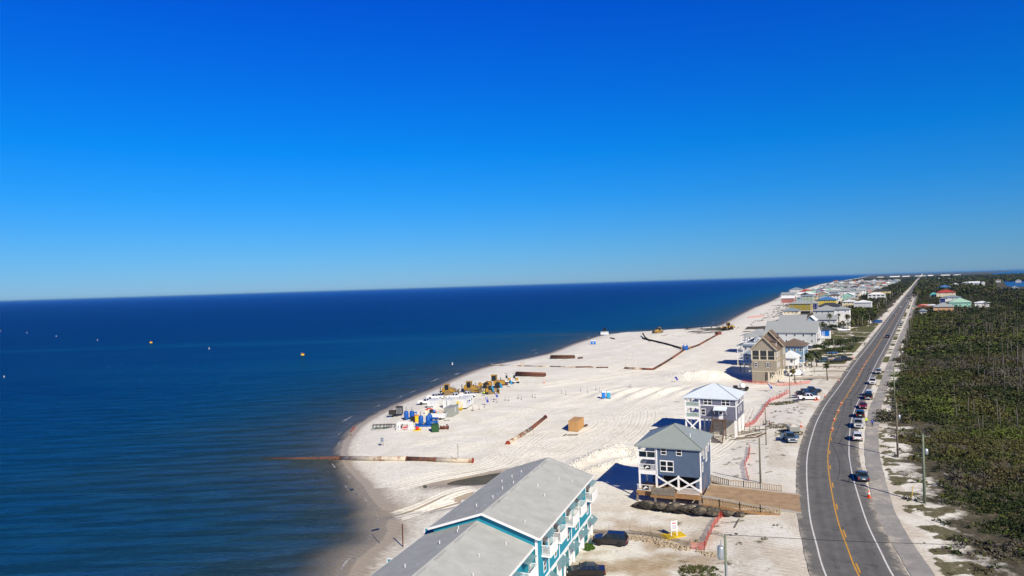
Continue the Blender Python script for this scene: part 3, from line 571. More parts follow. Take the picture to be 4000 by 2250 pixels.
for i in range(150):
    u = random.uniform(1500, 2900); v = random.uniform(1340, 1830)
    x, y = P(u, v); 
    if shore_d(np.array([x]), np.array([y]))[0] < 16 or road_s(np.array([x]), np.array([y]))[0] > -16: continue
    a = R(random.choice([20, 35, 50, 160]))+random.gauss(0, .35); c = random.gauss(0, .045); l = random.uniform(8, 28); pts = []
    for k in range(7): pts.append((x, y)); x += math.cos(a)*l/6; y += math.sin(a)*l/6; a += c*l/6
    if shore_d(np.array([x]), np.array([y]))[0] < 12 or road_s(np.array([x]), np.array([y]))[0] > -14: continue
    line = catmull(pts, 4)
    for o in ((-1, 1) if random.random() < .6 else (0,)): rut(off_line(line, o), random.uniform(.45, .8), random.uniform(.05, .1))
me = npmesh('tyre_tracks', np.vstack(tv), np.vstack(tf), SAND, True)
struct(obj('tyre_tracks', me), 'stuff')
# ================================================================== buildings
WINF = {}
def win_mesh():
    if WINF: return WINF
    fr = MB(); t = .09                      # unit window in the x-z plane, facing -y, frame proud of the wall
    fr.box(-.5, .5, -.06, .05, -.5, -.5+t).box(-.5, .5, -.06, .05, .5-t, .5).box(-.5, -.5+t, -.06, .05, -.5+t, .5-t).box(.5-t, .5, -.06, .05, -.5+t, .5-t).box(-.5+t, .5-t, -.045, .02, -.03, .03)
    WINF['f'] = fr.mesh('window_frame', 'white'); WINF['p'] = MB().box(-.42, .42, -.03, .04, -.42, .42).mesh('window_pane', 'glass')
    return WINF
def window(parent, x, y, z, w, h, face='n', mat=None):
    W = win_mesh(); rz = {'n': 0, 'r': math.pi/2, 'l': -math.pi/2, 'b': math.pi}[face]
    f = obj('window', W['f'], parent, (x, y, z), rz, (w, 1, h)); obj('pane', W['p'], f); return f
BAL = {}
def railing(parent, p, q, h=1.0, mat='white', step=.14, balw=.045, name='railing', post=False, top=.07):
    """top and bottom rail as one part, each baluster a sub-part"""
    p = Vector(p); q = Vector(q); mb = MB(); up = Vector((0, 0, 1))
    mb.beam(p+up*h, q+up*h, .07, top).beam(p+up*.1, q+up*.1, .05, .07)
    if post:
        n = max(1, round((q-p).length/2.4))
        for i in range(n+1): c = p.lerp(q, i/n); mb.box(c.x-.06, c.x+.06, c.y-.06, c.y+.06, c.z-.1, c.z+h+.08)
    r = mb.build(name, mat, parent)
    key = (mat, round(balw, 3))
    if key not in BAL: BAL[key] = MB().bc(0, 0, .5, balw, balw, 1).mesh('baluster', mat)
    n = int((q-p).length/step)
    for i in range(1, n):
        c = p.lerp(q, i/n); obj('baluster', BAL[key], r, (c.x, c.y, c.z+.1), math.atan2(q.y-p.y, q.x-p.x), (1, 1, h-.1))
    return r
def roof_mesh(kind, w, d, rise, oh, z, mat, axis='y', fascia=.22, thick=.0):
    """closed roof body over a w x d plan; hip or gable; ridge along axis"""
    mb = MB(); X = w/2+oh; Y = d/2+oh
    zb = z-fascia
    if kind == 'hip':
        if axis == 'y': r = max(0, Y-X); rid = [(0, -r, z+rise), (0, r, z+rise)]
        else: r = max(0, X-Y); rid = [(-r, 0, z+rise), (r, 0, z+rise)]
        mb.v = [(-X, -Y, zb), (X, -Y, zb), (X, Y, zb), (-X, Y, zb), (-X, -Y, z), (X, -Y, z), (X, Y, z), (-X, Y, z)]+rid
        mb.f = [(3, 2, 1, 0), (0, 1, 5, 4), (1, 2, 6, 5), (2, 3, 7, 6), (3, 0, 4, 7)]
        if r == 0: mb.v = mb.v[:9]; mb.f += [(4, 5, 8), (5, 6, 8), (6, 7, 8), (7, 4, 8)]
        elif axis == 'y': mb.f += [(4, 5, 8), (5, 6, 9, 8), (6, 7, 9), (7, 4, 8, 9)]
        else: mb.f += [(4, 5, 9, 8), (5, 6, 9), (6, 7, 8, 9), (7, 4, 8)]
    else:
        t = .22
        if axis == 'y': mb.prism([(-X, z), (0, z+rise), (X, z), (X, z-t), (0, z+rise-t), (-X, z-t)], -Y, Y, 'y')
        else: mb.prism([(-Y, z), (0, z+rise), (Y, z), (Y, z-t), (0, z+rise-t), (-Y, z-t)], -X, X, 'x')
    return mb
def house(name, label, loc, rz, w, d, stilt, storeys, sh, wall, roof, kind='hip', rise=2.2, oh=.6, axis='y', nwin=(3, 3), wsize=(1.0, 1.25), group=None, porch=None, trim=True, roofname='roof'):
    """origin: centre of the plan at ground; local -y is the face towards the near beach, +x the road"""
    t = thing(name, label, 'house', loc, rz, group); zt = stilt+storeys*sh; X = w/2; Y = d/2
    mb = MB()
    if kind == 'gable':
        if axis == 'y': mb.prism([(-X, stilt), (X, stilt), (X, zt), (0, zt+rise*X/(X+oh)), (-X, zt)], -Y, Y, 'y')
        else: mb.prism([(-Y, stilt), (Y, stilt), (Y, zt), (0, zt+rise*Y/(Y+oh)), (-Y, zt)], -X, X, 'x')
    else: mb.box(-X, X, -Y, Y, stilt, zt)
    mb.build('wall', wall, t)
    roof_mesh(kind, w, d, rise, oh, zt+(.03 if kind == 'hip' else .06), roof, axis).build(roofname, roof, t)
    if trim:
        mb = MB(); mb.box(-X-.05, X+.05, -Y-.05, Y+.05, stilt-.25, stilt+.05); mb.build('floor_band', 'white', t)
        for sx, sy in ((-1, -1), (1, -1), (1, 1)): MB().bc(sx*X, sy*Y, (stilt+zt)/2, .22, .22, zt-stilt-.02).build('corner_board', 'white', t)
    if stilt > .8:
        for i in range(3):
            for sy in (-1, 1): MB().bc((i-1)*(X-.3), sy*(Y-.3), (stilt-.25)/2-.15, .4, .4, stilt-.25+.3).build('stilt', 'cream', t)
    for s in range(storeys):
        z = stilt+sh*s+sh*.55
        for i in range(nwin[0]): window(t, -X+w*(i+.5)/nwin[0], -Y, z, *wsize)
        for i in range(nwin[1]): window(t, X, -Y+d*(i+.5)/nwin[1], z, *wsize, 'r')
    if porch:      # decked porch along the sea (-x) side with posts and rails per storey
        pw = porch
        for s in range(storeys):
            z = stilt+sh*s; MB().box(-X-pw, -X, -Y, Y, z-.2, z).build('porch_deck', 'white', t)
            for y in (-Y+.1, 0, Y-.1): MB().box(-X-pw+.02, -X-pw+.2, y-.09, y+.09, z, z+sh-.2).build('porch_post', 'white', t)
            mb = MB(); mb.beam((-X-pw+.1, -Y+.1, z+1), (-X-pw+.1, Y-.1, z+1), .08).beam((-X-pw+.1, -Y+.1, z+1), (-X, -Y+.1, z+1), .08).beam((-X-pw+.1, -Y+.1, z+.5), (-X, -Y+.1, z+.5), .05); mb.build('porch_rail', 'white', t)
        mb = MB(); mb.hexa([(-X-pw-.3, -Y-.3, zt-.25), (-X-oh-.01, -Y-.3, zt-.25), (-X-oh-.01, Y+.3, zt-.25), (-X-pw-.3, Y+.3, zt-.25), (-X-pw-.3, -Y-.3, zt-.1), (-X-oh-.01, -Y-.3, zt+.1), (-X-oh-.01, Y+.3, zt+.1), (-X-pw-.3, Y+.3, zt-.1)]); mb.build('porch_roof', roof, t)
        if stilt > .8:
            for y in (-Y+.1, Y-.1): MB().box(-X-pw, -X-pw+.3, y-.15, y+.15, -.3, stilt-.21).build('stilt', 'cream', t)
    return t
# ------------------------------------------------------------------ teal townhouses (two stepped sections), frame: x right of the ridge, y along it
TA = math.atan2(.336, .942); TO = Vector((*P(2106, 2103, 8.6), 0))
tw = thing('townhouse_building', 'long teal townhouse row with grey shingle roofs and white balconies', 'building', TO, -TA)
EZ, RZ_ = 8.6, 10.9; LEN = 26.9; WID = 13.8
def tsec(y0, y1, x1, x0, ez, rz_):
    mb = MB(); xm = (x0+x1)/2
    wx0, wx1 = x0+.5, x1-.5; f = (wx1-xm)/(x1-xm)
    mb.prism([(wx0, 0), (wx1, 0), (wx1, ez-.12), (xm, ez+(rz_-ez)*f*1.0+.3-.25), (wx0, ez-.12)], y0+.5, y1-.5, 'y'); mb.build('wall', 'teal', tw)
    t = .2
    r = MB().prism([(x0, ez), (xm, rz_), (x1, ez), (x1, ez-t), (xm, rz_-t), (x0, ez-t)], y0, y1, 'y').build('roof', 'shingle_grey', tw)
    mb = MB(); 
    for a, b in (((x0, ez), (xm, rz_)), ((xm, rz_), (x1, ez))): mb.beam((a[0], y0-.03, a[1]-.14), (b[0], y0-.03, b[1]-.14), .06, .26)
    mb.build('rake_board', 'white', tw)
    for x in (x0-.06, x1+.06): MB().box(x-.06, x+.06, y0, y1, ez-.26, ez-.06).build('gutter', 'white', tw)
    return r, xm, wx1
def place_roof(x, x0, x1, ez, rz_):
    xm = (x0+x1)/2; return rz_-(rz_-ez)*abs(x-xm)/((x1-x0)/2)
r1, xm1, wx1 = tsec(0, LEN, 0, -WID, EZ, RZ_); r2, xm2, wx2 = tsec(-27, .62, -.8, -.8-WID, EZ-1.1, RZ_-1.1)
for (x, y) in ((-2.4, 2.2), (-4.6, 14.2), (-3.0, 12.0), (-3.2, 19.5), (-1.6, 20.6), (-8.2, 7.0), (-8.5, 11.2), (-7.6, 13.0), (-9.4, 4.5), (-9.6, 18), (-8.9, 20), (-10.6, 16.6)):
    z = place_roof(x, -WID, 0, EZ, RZ_); MB().cyl((x, y, z-.1), (x, y, z+.36), .045, .045, 8).build('vent_pipe', 'white', tw)
for (x, y) in ((-3.2, -2.1), (-4.4, -7.0), (-8.8, -2.6), (-9.4, -6.0), (-10.4, -12), (-3.4, -11), (-9.3, -1.2)):
    z = place_roof(x, -.8-WID, -.8, EZ-1.1, RZ_-1.1); MB().cyl((x, y, z-.1), (x, y, z+.36), .045, .045, 8).build('vent_pipe', 'white', tw)
for y in (1.6+.6, 4.6, 9.0, 13.5, 18.2, 22.0):
    for k, (x0_, x1_, ez_, rz2, dy) in enumerate(((-WID, 0, EZ, RZ_, 0), (-.8-WID, -.8, EZ-1.1, RZ_-1.1, -25))):
        xm = (x0_+x1_)/2; yy = y+dy; z = place_roof(xm+.35, x0_, x1_, ez_, rz2)
        MB().beam((xm+.38, yy, z+.06), (xm+.38, yy+2.6, z+.06), .26, .1).build('ridge_vent', 'shingle_grey', tw)
        z = place_roof(xm-1.3, x0_, x1_, ez_, rz2); MB().taper(xm-1.3, yy-.5, z-.1, z+.16, .3, .3, .16, .16, dx=.05).build('roof_vent', 'galv', tw)
# facade on the road side
def balcony(y, x, z, L=2.9, D=1.15):
    b = MB().box(x, x+D, y, y+L, z-.22, z).build('balcony', 'white', tw)
    MB().box(x+D-.05, x+D, y, y+L, z+.02, z+1.15).build('balcony_screen', 'white', b)
    for yy in (y+.05, y+L-.05):
        r = MB().beam((x, yy, z+1.12), (x+D-.06, yy, z+1.12), .07).beam((x, yy, z+.12), (x+D-.06, yy, z+.12), .06).beam((x+D-.1, yy, z), (x+D-.1, yy, z+1.2), .1).build('balcony_rail', 'white', b)
    if ('white', .05) not in BAL: BAL[('white', .05)] = MB().bc(0, 0, .5, .05, .05, 1).mesh('baluster', 'white')
    for yy in (y+.05, y+L-.05):
        for k in range(1, 8): obj('baluster', BAL[('white', .05)], b, (x+D*k/8-.02, yy, z+.1), 0, (1, 1, 1.0))
    return b
def awning(y, x, z, L, out, drop, name='awning'):
    a = MB()
    for k in range(9):
        f0 = k/9; f1 = (k+.62)/9; a.beam((x+out*f0, y, z-drop*f0), (x+out*f0, y+L, z-drop*f0), .11, .035)
    for yy in (y+.05, y+L/2, y+L-.05): a.beam((x, yy, z-.03), (x+out, yy, z-drop-.03), .05, .05)
    return a.build(name, 'awning', tw)
def stool(y, x, z, mat):
    c = MB().box(x-.28, x+.28, y-.28, y+.28, z+.36, z+.42).box(x-.28, x-.2, y-.28, y+.28, z+.42, z+.95)
    for a in (-.24, .24):
        for b in (-.24, .24): c.beam((x+a, y+b, z), (x+a, y+b, z+.37), .05)
    return c
ww = wx1
for y in (2.2, 6.7, 12.6, 16.8, 23.4):
    balcony(y, ww, 5.85)
    MB().box(ww-.02, ww+.03, y+.35, y+2.2, 5.86, 7.95).build('sliding_door', 'glass', tw)
    for q_ in (y+.25, y+2.21): MB().box(ww-.01, ww+.05, q_, q_+.09, 5.86, 8.05).build('door_trim', 'white', tw)
    awning(y+.1, ww, 8.25, 2.7, 1.15, .35)
    window(tw, ww, y+1.1, 4.2, .9, 1.3, 'r'); MB().box(ww-.02, ww+.06, y+2.7, y+2.82, 2.9, 8.3).build('trim_board', 'white', tw)
balcony(-3.2, wx2, 4.75); balcony(-8.2, wx2, 4.75); awning(-3.1, wx2, 7.1, 2.7, 1.15, .35); awning(-8.1, wx2, 7.1, 2.7, 1.15, .35)
MB().box(ww-.02, ww+.07, .55, LEN-.55, 2.5, 3.0).build('white_band', 'white', tw)
for y in (.52, LEN-.52): MB().box(ww-.15, ww+.09, y-.13, y+.13, 0, 8.3).build('corner_board', 'white', tw)
for y in (4.1, 11.0, 15.5, 20.6, LEN-1.0): MB().box(ww+.1, ww+.36, y-.14, y+.14, 0, 2.7).build('column', 'white', tw)
for y in (1.2, 6.4, 12.0, 17.2, 22.4):
    MB().box(ww-.02, ww+.05, y, y+1.5, .05, 2.35).build('garage_door', 'teal_door', tw)
    for k in range(5): MB().box(ww-.02, ww+.06, y+1.8+k*.42, y+2.08+k*.42, .05, 2.4).build('plank', 'white', tw)
    awning(y+1.6, ww+.05, 2.75, 1.6, .95, .6); awning(y+3.3, ww+.05, 2.75, 1.2, .95, .6)
for y in (1.1, 1.1): pass
window(tw, ww-1.05, .53-.02, 4.6, .7, 1.6)
# partitions of the sea-side decks stick out past the left eave
for y in (2.0, 8.2, 13.2, 17.6):
    MB().box(-WID-1.4, -WID+.55, y-.05, y+.05, 5.9, 7.7).build('deck_partition', 'teal_x', tw)
    MB().beam((-WID-1.45, y, 5.8), (-WID-1.45, y, 7.78), .12).beam((-WID-1.45, y, 7.78), (-WID+.5, y, 7.78), .12).build('partition_frame', 'white', tw)
MB().box(-WID-1.5, -WID+.5, .6, LEN-.6, 5.6, 5.85).build('sea_deck', 'white', tw)
MB().box(-16.3, -14.1, -22, 0, 4.5, 4.75).build('sea_deck', 'white', tw)
for y in (-5.5, -12):
    MB().box(-16.2, -14.0, y-.05, y+.05, 4.8, 6.7).build('deck_partition', 'teal_x', tw); MB().beam((-16.2, y, 4.7), (-16.2, y, 6.78), .12).beam((-16.2, y, 6.78), (-14.1, y, 6.78), .12).build('partition_frame', 'white', tw)
for y in (3.2, 9, 15, 21, 26): MB().box(-WID-1.4, -WID-1.1, y-.15, y+.15, -1.5, 5.59).build('deck_post', 'white', tw)
def put(name, label, cat, mats, y, x, z, mb, mat):
    o = mb.mesh(name, mat); ob = obj(name, o); ob.matrix_world = Matrix.Translation(TO) @ Matrix.Rotation(-TA, 4, 'Z'); return tag(ob, label, cat)
put('patio_chair', 'light blue plastic patio chair on a white townhouse balcony', 'chair', 0, 0, 0, 0, stool(3.6, ww+.5, 5.85, 0), 'potty_teal')
put('patio_chair', 'red patio chair on a white townhouse balcony', 'chair', 0, 0, 0, 0, stool(8.1, ww+.5, 5.85, 0), 'rust_red')
put('patio_chair', 'white patio chair on a white townhouse balcony', 'chair', 0, 0, 0, 0, stool(13.9, ww+.5, 5.85, 0), 'white')
# ------------------------------------------------------------------ blue house on the rock bank
BA = R(23.5); BNR = Vector((*P(2745.7, 1756.3, 9.2), 0))      # near right eave corner
ax = Vector((math.cos(BA), -math.sin(BA), 0)); ay = Vector((math.sin(BA), math.cos(BA), 0))
w_, d_ = 10.4, 11.3; oh_ = .5; zd = 1.95; ze = 9.2
ctr = BNR-ax*(w_/2+oh_)+ay*(d_/2+oh_)
bh = thing('beach_house', 'three level navy blue beach house with grey pyramid roof on a rock bank', 'house', (ctr.x, ctr.y, 0), -BA)
X, Y = w_/2, d_/2; XP = -X+3.0
MB().box(XP, X, -Y, Y, 4.35, ze-.2).build('wall', 'navy_siding', bh)
MB().box(X-1.2, X, -Y+1.2, Y-.8, .9, 4.34).build('lower_wall_or_shade', 'navy_siding', bh)
MB().box(XP+.6, X-1.3, -Y+3.5, Y-.8, .9, 4.34).build('lower_wall_or_shade', 'cab_black', bh)  # near-black block paints the shade of the open underhouse
roof_mesh('hip', w_, d_, 2.75, oh_, ze, None).build('roof', 'metal_green_grey', bh)
for a in ((-1, -1), (1, -1), (1, 1), (-1, 1)):
    e = (a[0]*(X+oh_), a[1]*(Y+oh_), ze+.04); r = max(0, Y-X); MB().beam(e, (0, a[1]*r, ze+2.79), .22, .07).build('hip_cap', 'metal_green_grey', bh)
MB().cyl((3.1, -2.6, ze+.9), (3.1, -2.6, ze+1.75), .07).build('vent_pipe', 'white', bh)
for z0, z1 in ((4.3, 4.95), (6.85, 7.2)): MB().box(-X, XP-.02, -Y, Y, z0, z1).build('porch_deck', 'white', bh)
MB().box(-X-.05, X+.05, -Y-.06, Y, ze-.42, ze-.23).build('frieze', 'white', bh)
for x in (-X+.14, XP+.0):
    for y in (-Y+.14, 0, Y-.14): MB().bc(x, y, (1.0+ze-.3)/2, .26, .26, ze-.3-1.0-.12).build('porch_post', 'white', bh)
for x, y in ((X-.02, -Y-.03), (XP+.16, -Y-.03), (X+.03, Y-.02)): MB().bc(x, y, (4.3+ze-.4)/2, .2, .12, ze-.45-4.3).build('corner_board', 'white', bh)
# porch rails: white balusters with a dolphin plaque on two levels, glass panel on the top one
railing(bh, (-X+.1, -Y-.02, 4.96), (XP-.15, -Y-.02, 4.96), 1.05); railing(bh, (-X-.02, -Y+.1, 4.96), (-X-.02, Y-.1, 4.96), 1.05)
tr_ = MB().beam((-X+.1, -Y-.02, 8.2), (XP-.15, -Y-.02, 8.2), .09).beam((-X+1.5, -Y-.02, 7.2), (-X+1.5, -Y-.02, 8.2), .1).beam((-X-.02, -Y, 8.2), (-X-.02, Y, 8.2), .09).build('railing', 'white', bh)
MB().box(-X+.2, XP-.2, -Y-.03, -Y-.01, 7.28, 8.14).build('glass_panel', 'glass', tr_)
def dolphin(parent, x, y, z):
    f = MB().box(x-.55, x+.55, y-.03, y+.01, z, z+.72).build('plaque', 'cab_black', parent)
    pts = [(-.42, .12), (-.3, .34), (-.05, .52), (.15, .62), (.12, .5), (.3, .42), (.42, .3), (.3, .3), (.1, .3), (-.12, .2), (-.24, .05)]
    MB().prism([(x+a, z+b+.02) for a, b in pts], y-.06, y-.035, 'y').build('dolphin', 'white', f)
dolphin(bh, -X+1.5, -Y-.05, 5.15)
for x0_, z_, w2, h2 in ((XP+1.35, 8.35, .95, 1.15), (XP+3.9, 8.35, .95, 1.15), (XP+1.25, 5.9, 1.15, 1.95), (XP+2.4, 5.9, 1.15, 1.95)): window(bh, x0_, -Y, z_, w2, h2)
for y0_, z_, h2 in ((-4.2, 8.3, 1.1), (-2.2, 7.6, 1.7), (0.2, 6.9, 2.4), (.9, 7.0, 2.4), (2.8, 7.6, 1.4), (3.9, 8.3, 1.1), (-3.8, 5.7, 1.5)): window(bh, X, y0_, z_, .9, h2, 'r')
MB().box(X, X+.05, -Y+2.2, -Y+5.4, 1.9, 4.1).build('garage_door', 'plum_siding', bh)
# cross braces between the front posts
xs = [XP+.05, (XP+X)/2, X-.1]
for x in xs: MB().bc(x, -Y+.05, 2.65, .3, .3, 3.6).build('post', 'white', bh)
for a, b in zip(xs[:-1], xs[1:]):
    MB().beam((a, -Y-.1, 4.2), (b, -Y-.1, 2.1), .12, .26).build('cross_brace', 'white', bh); MB().beam((a, -Y-.24, 2.1), (b, -Y-.24, 4.2), .12, .26).build('cross_brace', 'white', bh)
# deck with wood skirt, white rail, weathered screen
yd = -Y-1.5
MB().box(-X-.1, X+.1, yd, -Y+3.4, 1.7, 1.9).build('deck', 'deck_wood', bh); MB().box(-X-.1, X+.15, yd-.1, yd-.01, 1.15, 1.86).build('deck_skirt', 'deck_wood', bh)
railing(bh, (-X, yd, 1.9), (XP-.2, yd, 1.9), 1.0); railing(bh, (XP+3.6, yd, 1.9), (X, yd, 1.9), 1.0); dolphin(bh, -X+1.5, yd-.04, 2.1)
sc = MB().box(XP-.35, XP+3.55, yd-1.25, yd-1.13, 1.75, 2.95).box(XP+2.6, XP+3.55, yd-1.25, yd-1.13, 2.95, 3.25).build('screen_wall', 'grey_wood', bh)
for k in range(4):
    for z in (1.85, 2.4): MB().box(XP-.28+k*.95, XP+.55+k*.95, yd-1.29, yd-1.26, z, z+.46).build('board', 'grey_wood', sc)
MB().box(XP-.45, XP+3.6, yd-1.3, yd-.12, 1.3, 1.72).build('platform', 'deck_wood', bh)
for x, y in ((-X+.05, yd+.05), (XP+.3, yd-1.1), (XP+3.4, yd-1.1), (X-.1, yd+.1), (-X+.1, 0), (-X+.1, Y-.2), (XP, Y-.2), (X-.2, Y-.2)): MB().bc(x, y, .4, .3, .3, 2.3).build('pile', 'grey_wood', bh)
# ------------------------------------------------------------------ driveway rails (brown timber)
def timber_rail(label, pts, h=1.0):
    t = thing('timber_railing', label, 'railing', pts[0])
    p0 = Vector(pts[0])
    for a, b in zip(pts[:-1], pts[1:]):
        a = Vector(a)-p0; b = Vector(b)-p0; railing(t, a, b, h, 'tan_rail', .36, .11, 'rail_section', True, .1)
        MB().beam(a+Vector((0, 0, -.25)), b+Vector((0, 0, -.25)), .08, .45).build('fascia_board', 'deck_wood', t)
    return t
def PZ(u, v, z): return (*P(u, v, z), z)
timber_rail('tan timber railing along the near side of the dirt driveway above the rock bank', [PZ(2738, 1968, 1.9), PZ(2810, 1978, 1.8), PZ(2890, 1989, 1.65), PZ(2970, 1999, 1.5), PZ(3047, 2008, 1.38)])
timber_rail('tan timber railing bending along the far side of the dirt driveway', [PZ(2779, 1879, 1.9), PZ(2845, 1898, 1.75), PZ(2905, 1904, 1.6), PZ(2970, 1912, 1.5), PZ(3052, 1921, 1.35)])
# ------------------------------------------------------------------ plum house with white metal roof
PA = R(27); PNR = Vector((*P(2881.6, 1562.8, 9.0), 0)); ax = Vector((math.cos(PA), -math.sin(PA), 0)); ay = Vector((math.sin(PA), math.cos(PA), 0))
w_, d_ = 11.8, 10.6; oh_ = .5; ze = 9.0; ctr = PNR-ax*(w_/2+oh_)+ay*(d_/2+oh_)
ph = thing('beach_house', 'plum grey stilt house with white metal hip roof and brown entry stairs', 'house', (ctr.x, ctr.y, .2), -PA)
X, Y = w_/2, d_/2; XP = -X+3.4
MB().box(XP, X, -Y, Y, 3.9, ze-.2).build('wall', 'plum_siding', ph)
roof_mesh('hip', w_, d_, 2.6, oh_, ze, None, 'x').build('roof', 'metal_white', ph)
for a in ((-1, -1), (1, -1), (1, 1), (-1, 1)):
    r = max(0, X-Y); MB().beam((a[0]*(X+oh_), a[1]*(Y+oh_), ze+.03), (a[0]*r, 0, ze+2.63), .16, .06).build('hip_cap', 'galv', ph)
MB().box(-X-.04, X+.05, -Y-.06, Y+.04, ze-.42, ze-.23).build('frieze', 'white', ph); MB().box(XP, X+.04, -Y-.05, Y+.03, 7.05, 7.25).build('white_band', 'white', ph)
for z0, z1 in ((3.75, 4.2), (6.4, 6.75)): MB().box(-X, XP-.02, -Y, Y, z0, z1).build('porch_deck', 'white', ph)
for x in (-X+.15, XP):
    for y in (-Y+.15, 0, Y-.15): MB().bc(x, y, (ze-.45-.4)/2, .34, .34, ze-.45+.4).build('porch_post', 'white', ph)
for x, y in ((X-.2, -Y+.1), (X-.2, 0), (X-.2, Y-.2), (XP+2.4, Y-.2), (X-3.2, Y-.2)): MB().bc(x, y, 1.7, .5, .5, 4.4).build('stilt', 'white', ph)
MB().box(XP+2, X-.6, -Y+3, Y-.4, -.3, 3.85).build('lower_wall_or_shade', 'concrete', ph)
M('cable_rail_a', (.28, .36, .33), .4, .5, 1.1)
for z in (4.2, 6.75):
    r = MB().beam((-X+.1, -Y, z+1.05), (XP-.1, -Y, z+1.05), .09).beam((-X-.0, -Y, z+1.05), (-X, Y, z+1.05), .09).beam((-X+.1, -Y, z+.12), (XP-.1, -Y, z+.12), .09).build('railing', 'white', ph)
    MB().box(-X+.2, XP-.2, -Y-.02, -Y+.01, z+.18, z+1.0).build('panel', 'cable_rail_a', r)
for x, z, w2, h2 in ((XP+1.5, 8.0, 1.0, 1.6), (XP+2.45, 8.0, 1.0, 1.6), (XP+5.6, 8.0, 1.0, 1.6), (XP+6.55, 8.0, 1.0, 1.6), (XP+.9, 5.55, 1.1, 1.6)): window(ph, x, -Y, z, w2, h2)
for y, z in ((-3.6, 8.0), (1.2, 8.0), (3.3, 8.0), (-1.6, 5.8), (1.4, 5.8)): window(ph, X, y, z, .9, 1.4, 'r')
for x in (X, XP+.1): MB().bc(x, -Y-.02, (3.9+ze)/2, .22, .14, ze-3.9-.5).build('corner_board', 'white', ph)
# entry: door, hood, stairs
dx_ = XP+4.9
MB().box(dx_-.5, dx_+.5, -Y-.06, -Y+.02, 4.05, 6.1).build('door', 'white', ph); MB().box(dx_-.3, dx_+.3, -Y-.08, -Y-.05, 5.2, 5.9).build('door_glass', 'glass', ph)
MB().hexa([(dx_-1.5, -Y-1.5, 6.3), (dx_+1.5, -Y-1.5, 6.3), (dx_+1.5, -Y, 6.75), (dx_-1.5, -Y, 6.75), (dx_-1.5, -Y-1.5, 6.4), (dx_+1.5, -Y-1.5, 6.4), (dx_+1.5, -Y, 7.0), (dx_-1.5, -Y, 7.0)]).build('entry_hood', 'metal_white', ph)
for x in (dx_-1.35, dx_+1.35): MB().beam((x, -Y, 5.2), (x, -Y-1.3, 6.3), .12).build('hood_bracket', 'white', ph)
st = MB().box(dx_-1.5, dx_+1.4, -Y-2.2, -Y, 3.85, 4.02).build('stairs', 'brown_wood', ph)
for k in range(15):
    f = k/15; MB().box(dx_-1.4, dx_+1.35, -Y-2.3-k*.29-.3, -Y-2.3-k*.29, 3.62-k*.25, 3.69-k*.25).build('step', 'brown_wood', st)
for x in (dx_-1.45, dx_+1.4):
    MB().beam((x, -Y-2.2, 3.7), (x, -Y-6.7, -.1), .1, .4).build('stringer', 'brown_wood', st); MB().beam((x, -Y-2.2, 4.9), (x, -Y-6.7, 1.0), .09, .12).build('handrail', 'brown_wood', st)
    for f in (0, .33, .66, 1): MB().beam((x, -Y-2.2-4.5*f, 4.0-4.0*f-.3), (x, -Y-2.2-4.5*f, 4.95-3.9*f), .1).build('newel', 'brown_wood', st)
    MB().bc(x, -Y-2.1, 1.7, .2, .2, 4.2).build('newel', 'brown_wood', st)
MB().beam((dx_-1.45, -Y-2.1, 4.9), (dx_-1.45, -Y, 4.9), .09).build('handrail', 'brown_wood', st)
for a, b in (((-X+.2, 3.6), (XP-.2, .6)), ((-X+.2, .6), (XP-.2, 3.6))): MB().beam((a[0], -Y-.12 if a[1] > 2 else -Y-.26, a[1]), (b[0], -Y-.12 if a[1] > 2 else -Y-.26, b[1]), .12, .3).build('cross_brace', 'white', ph)
# ------------------------------------------------------------------ taupe gabled house
M('taupe', (.30, .265, .205), .75, .08, .7, grain='Z', pitch=.2, gdepth=.018); M('taupe_trim', (.52, .45, .31), .7, .08); M('brown_shingle', (.14, .10, .075), .9, .15, 1, bump=.02)
TAz = R(30); ax = Vector((math.cos(TAz), -math.sin(TAz), 0)); ay = Vector((math.sin(TAz), math.cos(TAz), 0))
tn = Vector((*P(3034, 1487, 1.0), 0)); w_, d_ = 8.2, 15.0; X, Y = w_/2, d_/2; ctr = tn-ax*X+ay*Y
th = thing('gabled_house', 'tall taupe gabled house with brown shingle roof, dormers and screened porch', 'house', (ctr.x, ctr.y, .8), -TAz)
zt = 10.9; z1_ = 3.3; z2_ = 7.2; rise = 4.2
MB().prism([(-X, z1_), (X, z1_), (X, zt), (0, zt+rise*.92), (-X, zt)], -Y, Y-6, 'y').build('wall', 'taupe', th)
MB().prism([(-X, z1_), (X+.8, z1_), (X+.8, zt+.9), (0, zt+rise+1.2), (-X, zt+.9)], Y-6, Y, 'y').build('rear_wall', 'taupe', th)
def gable_roof(parent, x0, x1, y0, y1, ze, zr, mat='brown_shingle', trim='taupe_trim', t=.22):
    xm = (x0+x1)/2; r = MB().prism([(x0, ze), (xm, zr), (x1, ze), (x1, ze-t), (xm, zr-t), (x0, ze-t)], y0, y1, 'y').build('roof', mat, parent)
    MB().beam((x0, y0-.04, ze-.12), (xm, y0-.04, zr-.12), .07, .28).beam((xm, y0-.04, zr-.12), (x1, y0-.04, ze-.12), .07, .28).build('rake_board', trim, parent); return r
gable_roof(th, -X-.5, X+.5, -Y-.5, Y-5.7, zt-.05, zt+rise+.35); gable_roof(th, -X-.6, X+1.3, Y-6.5, Y+.5, zt+.75, zt+rise+1.9)
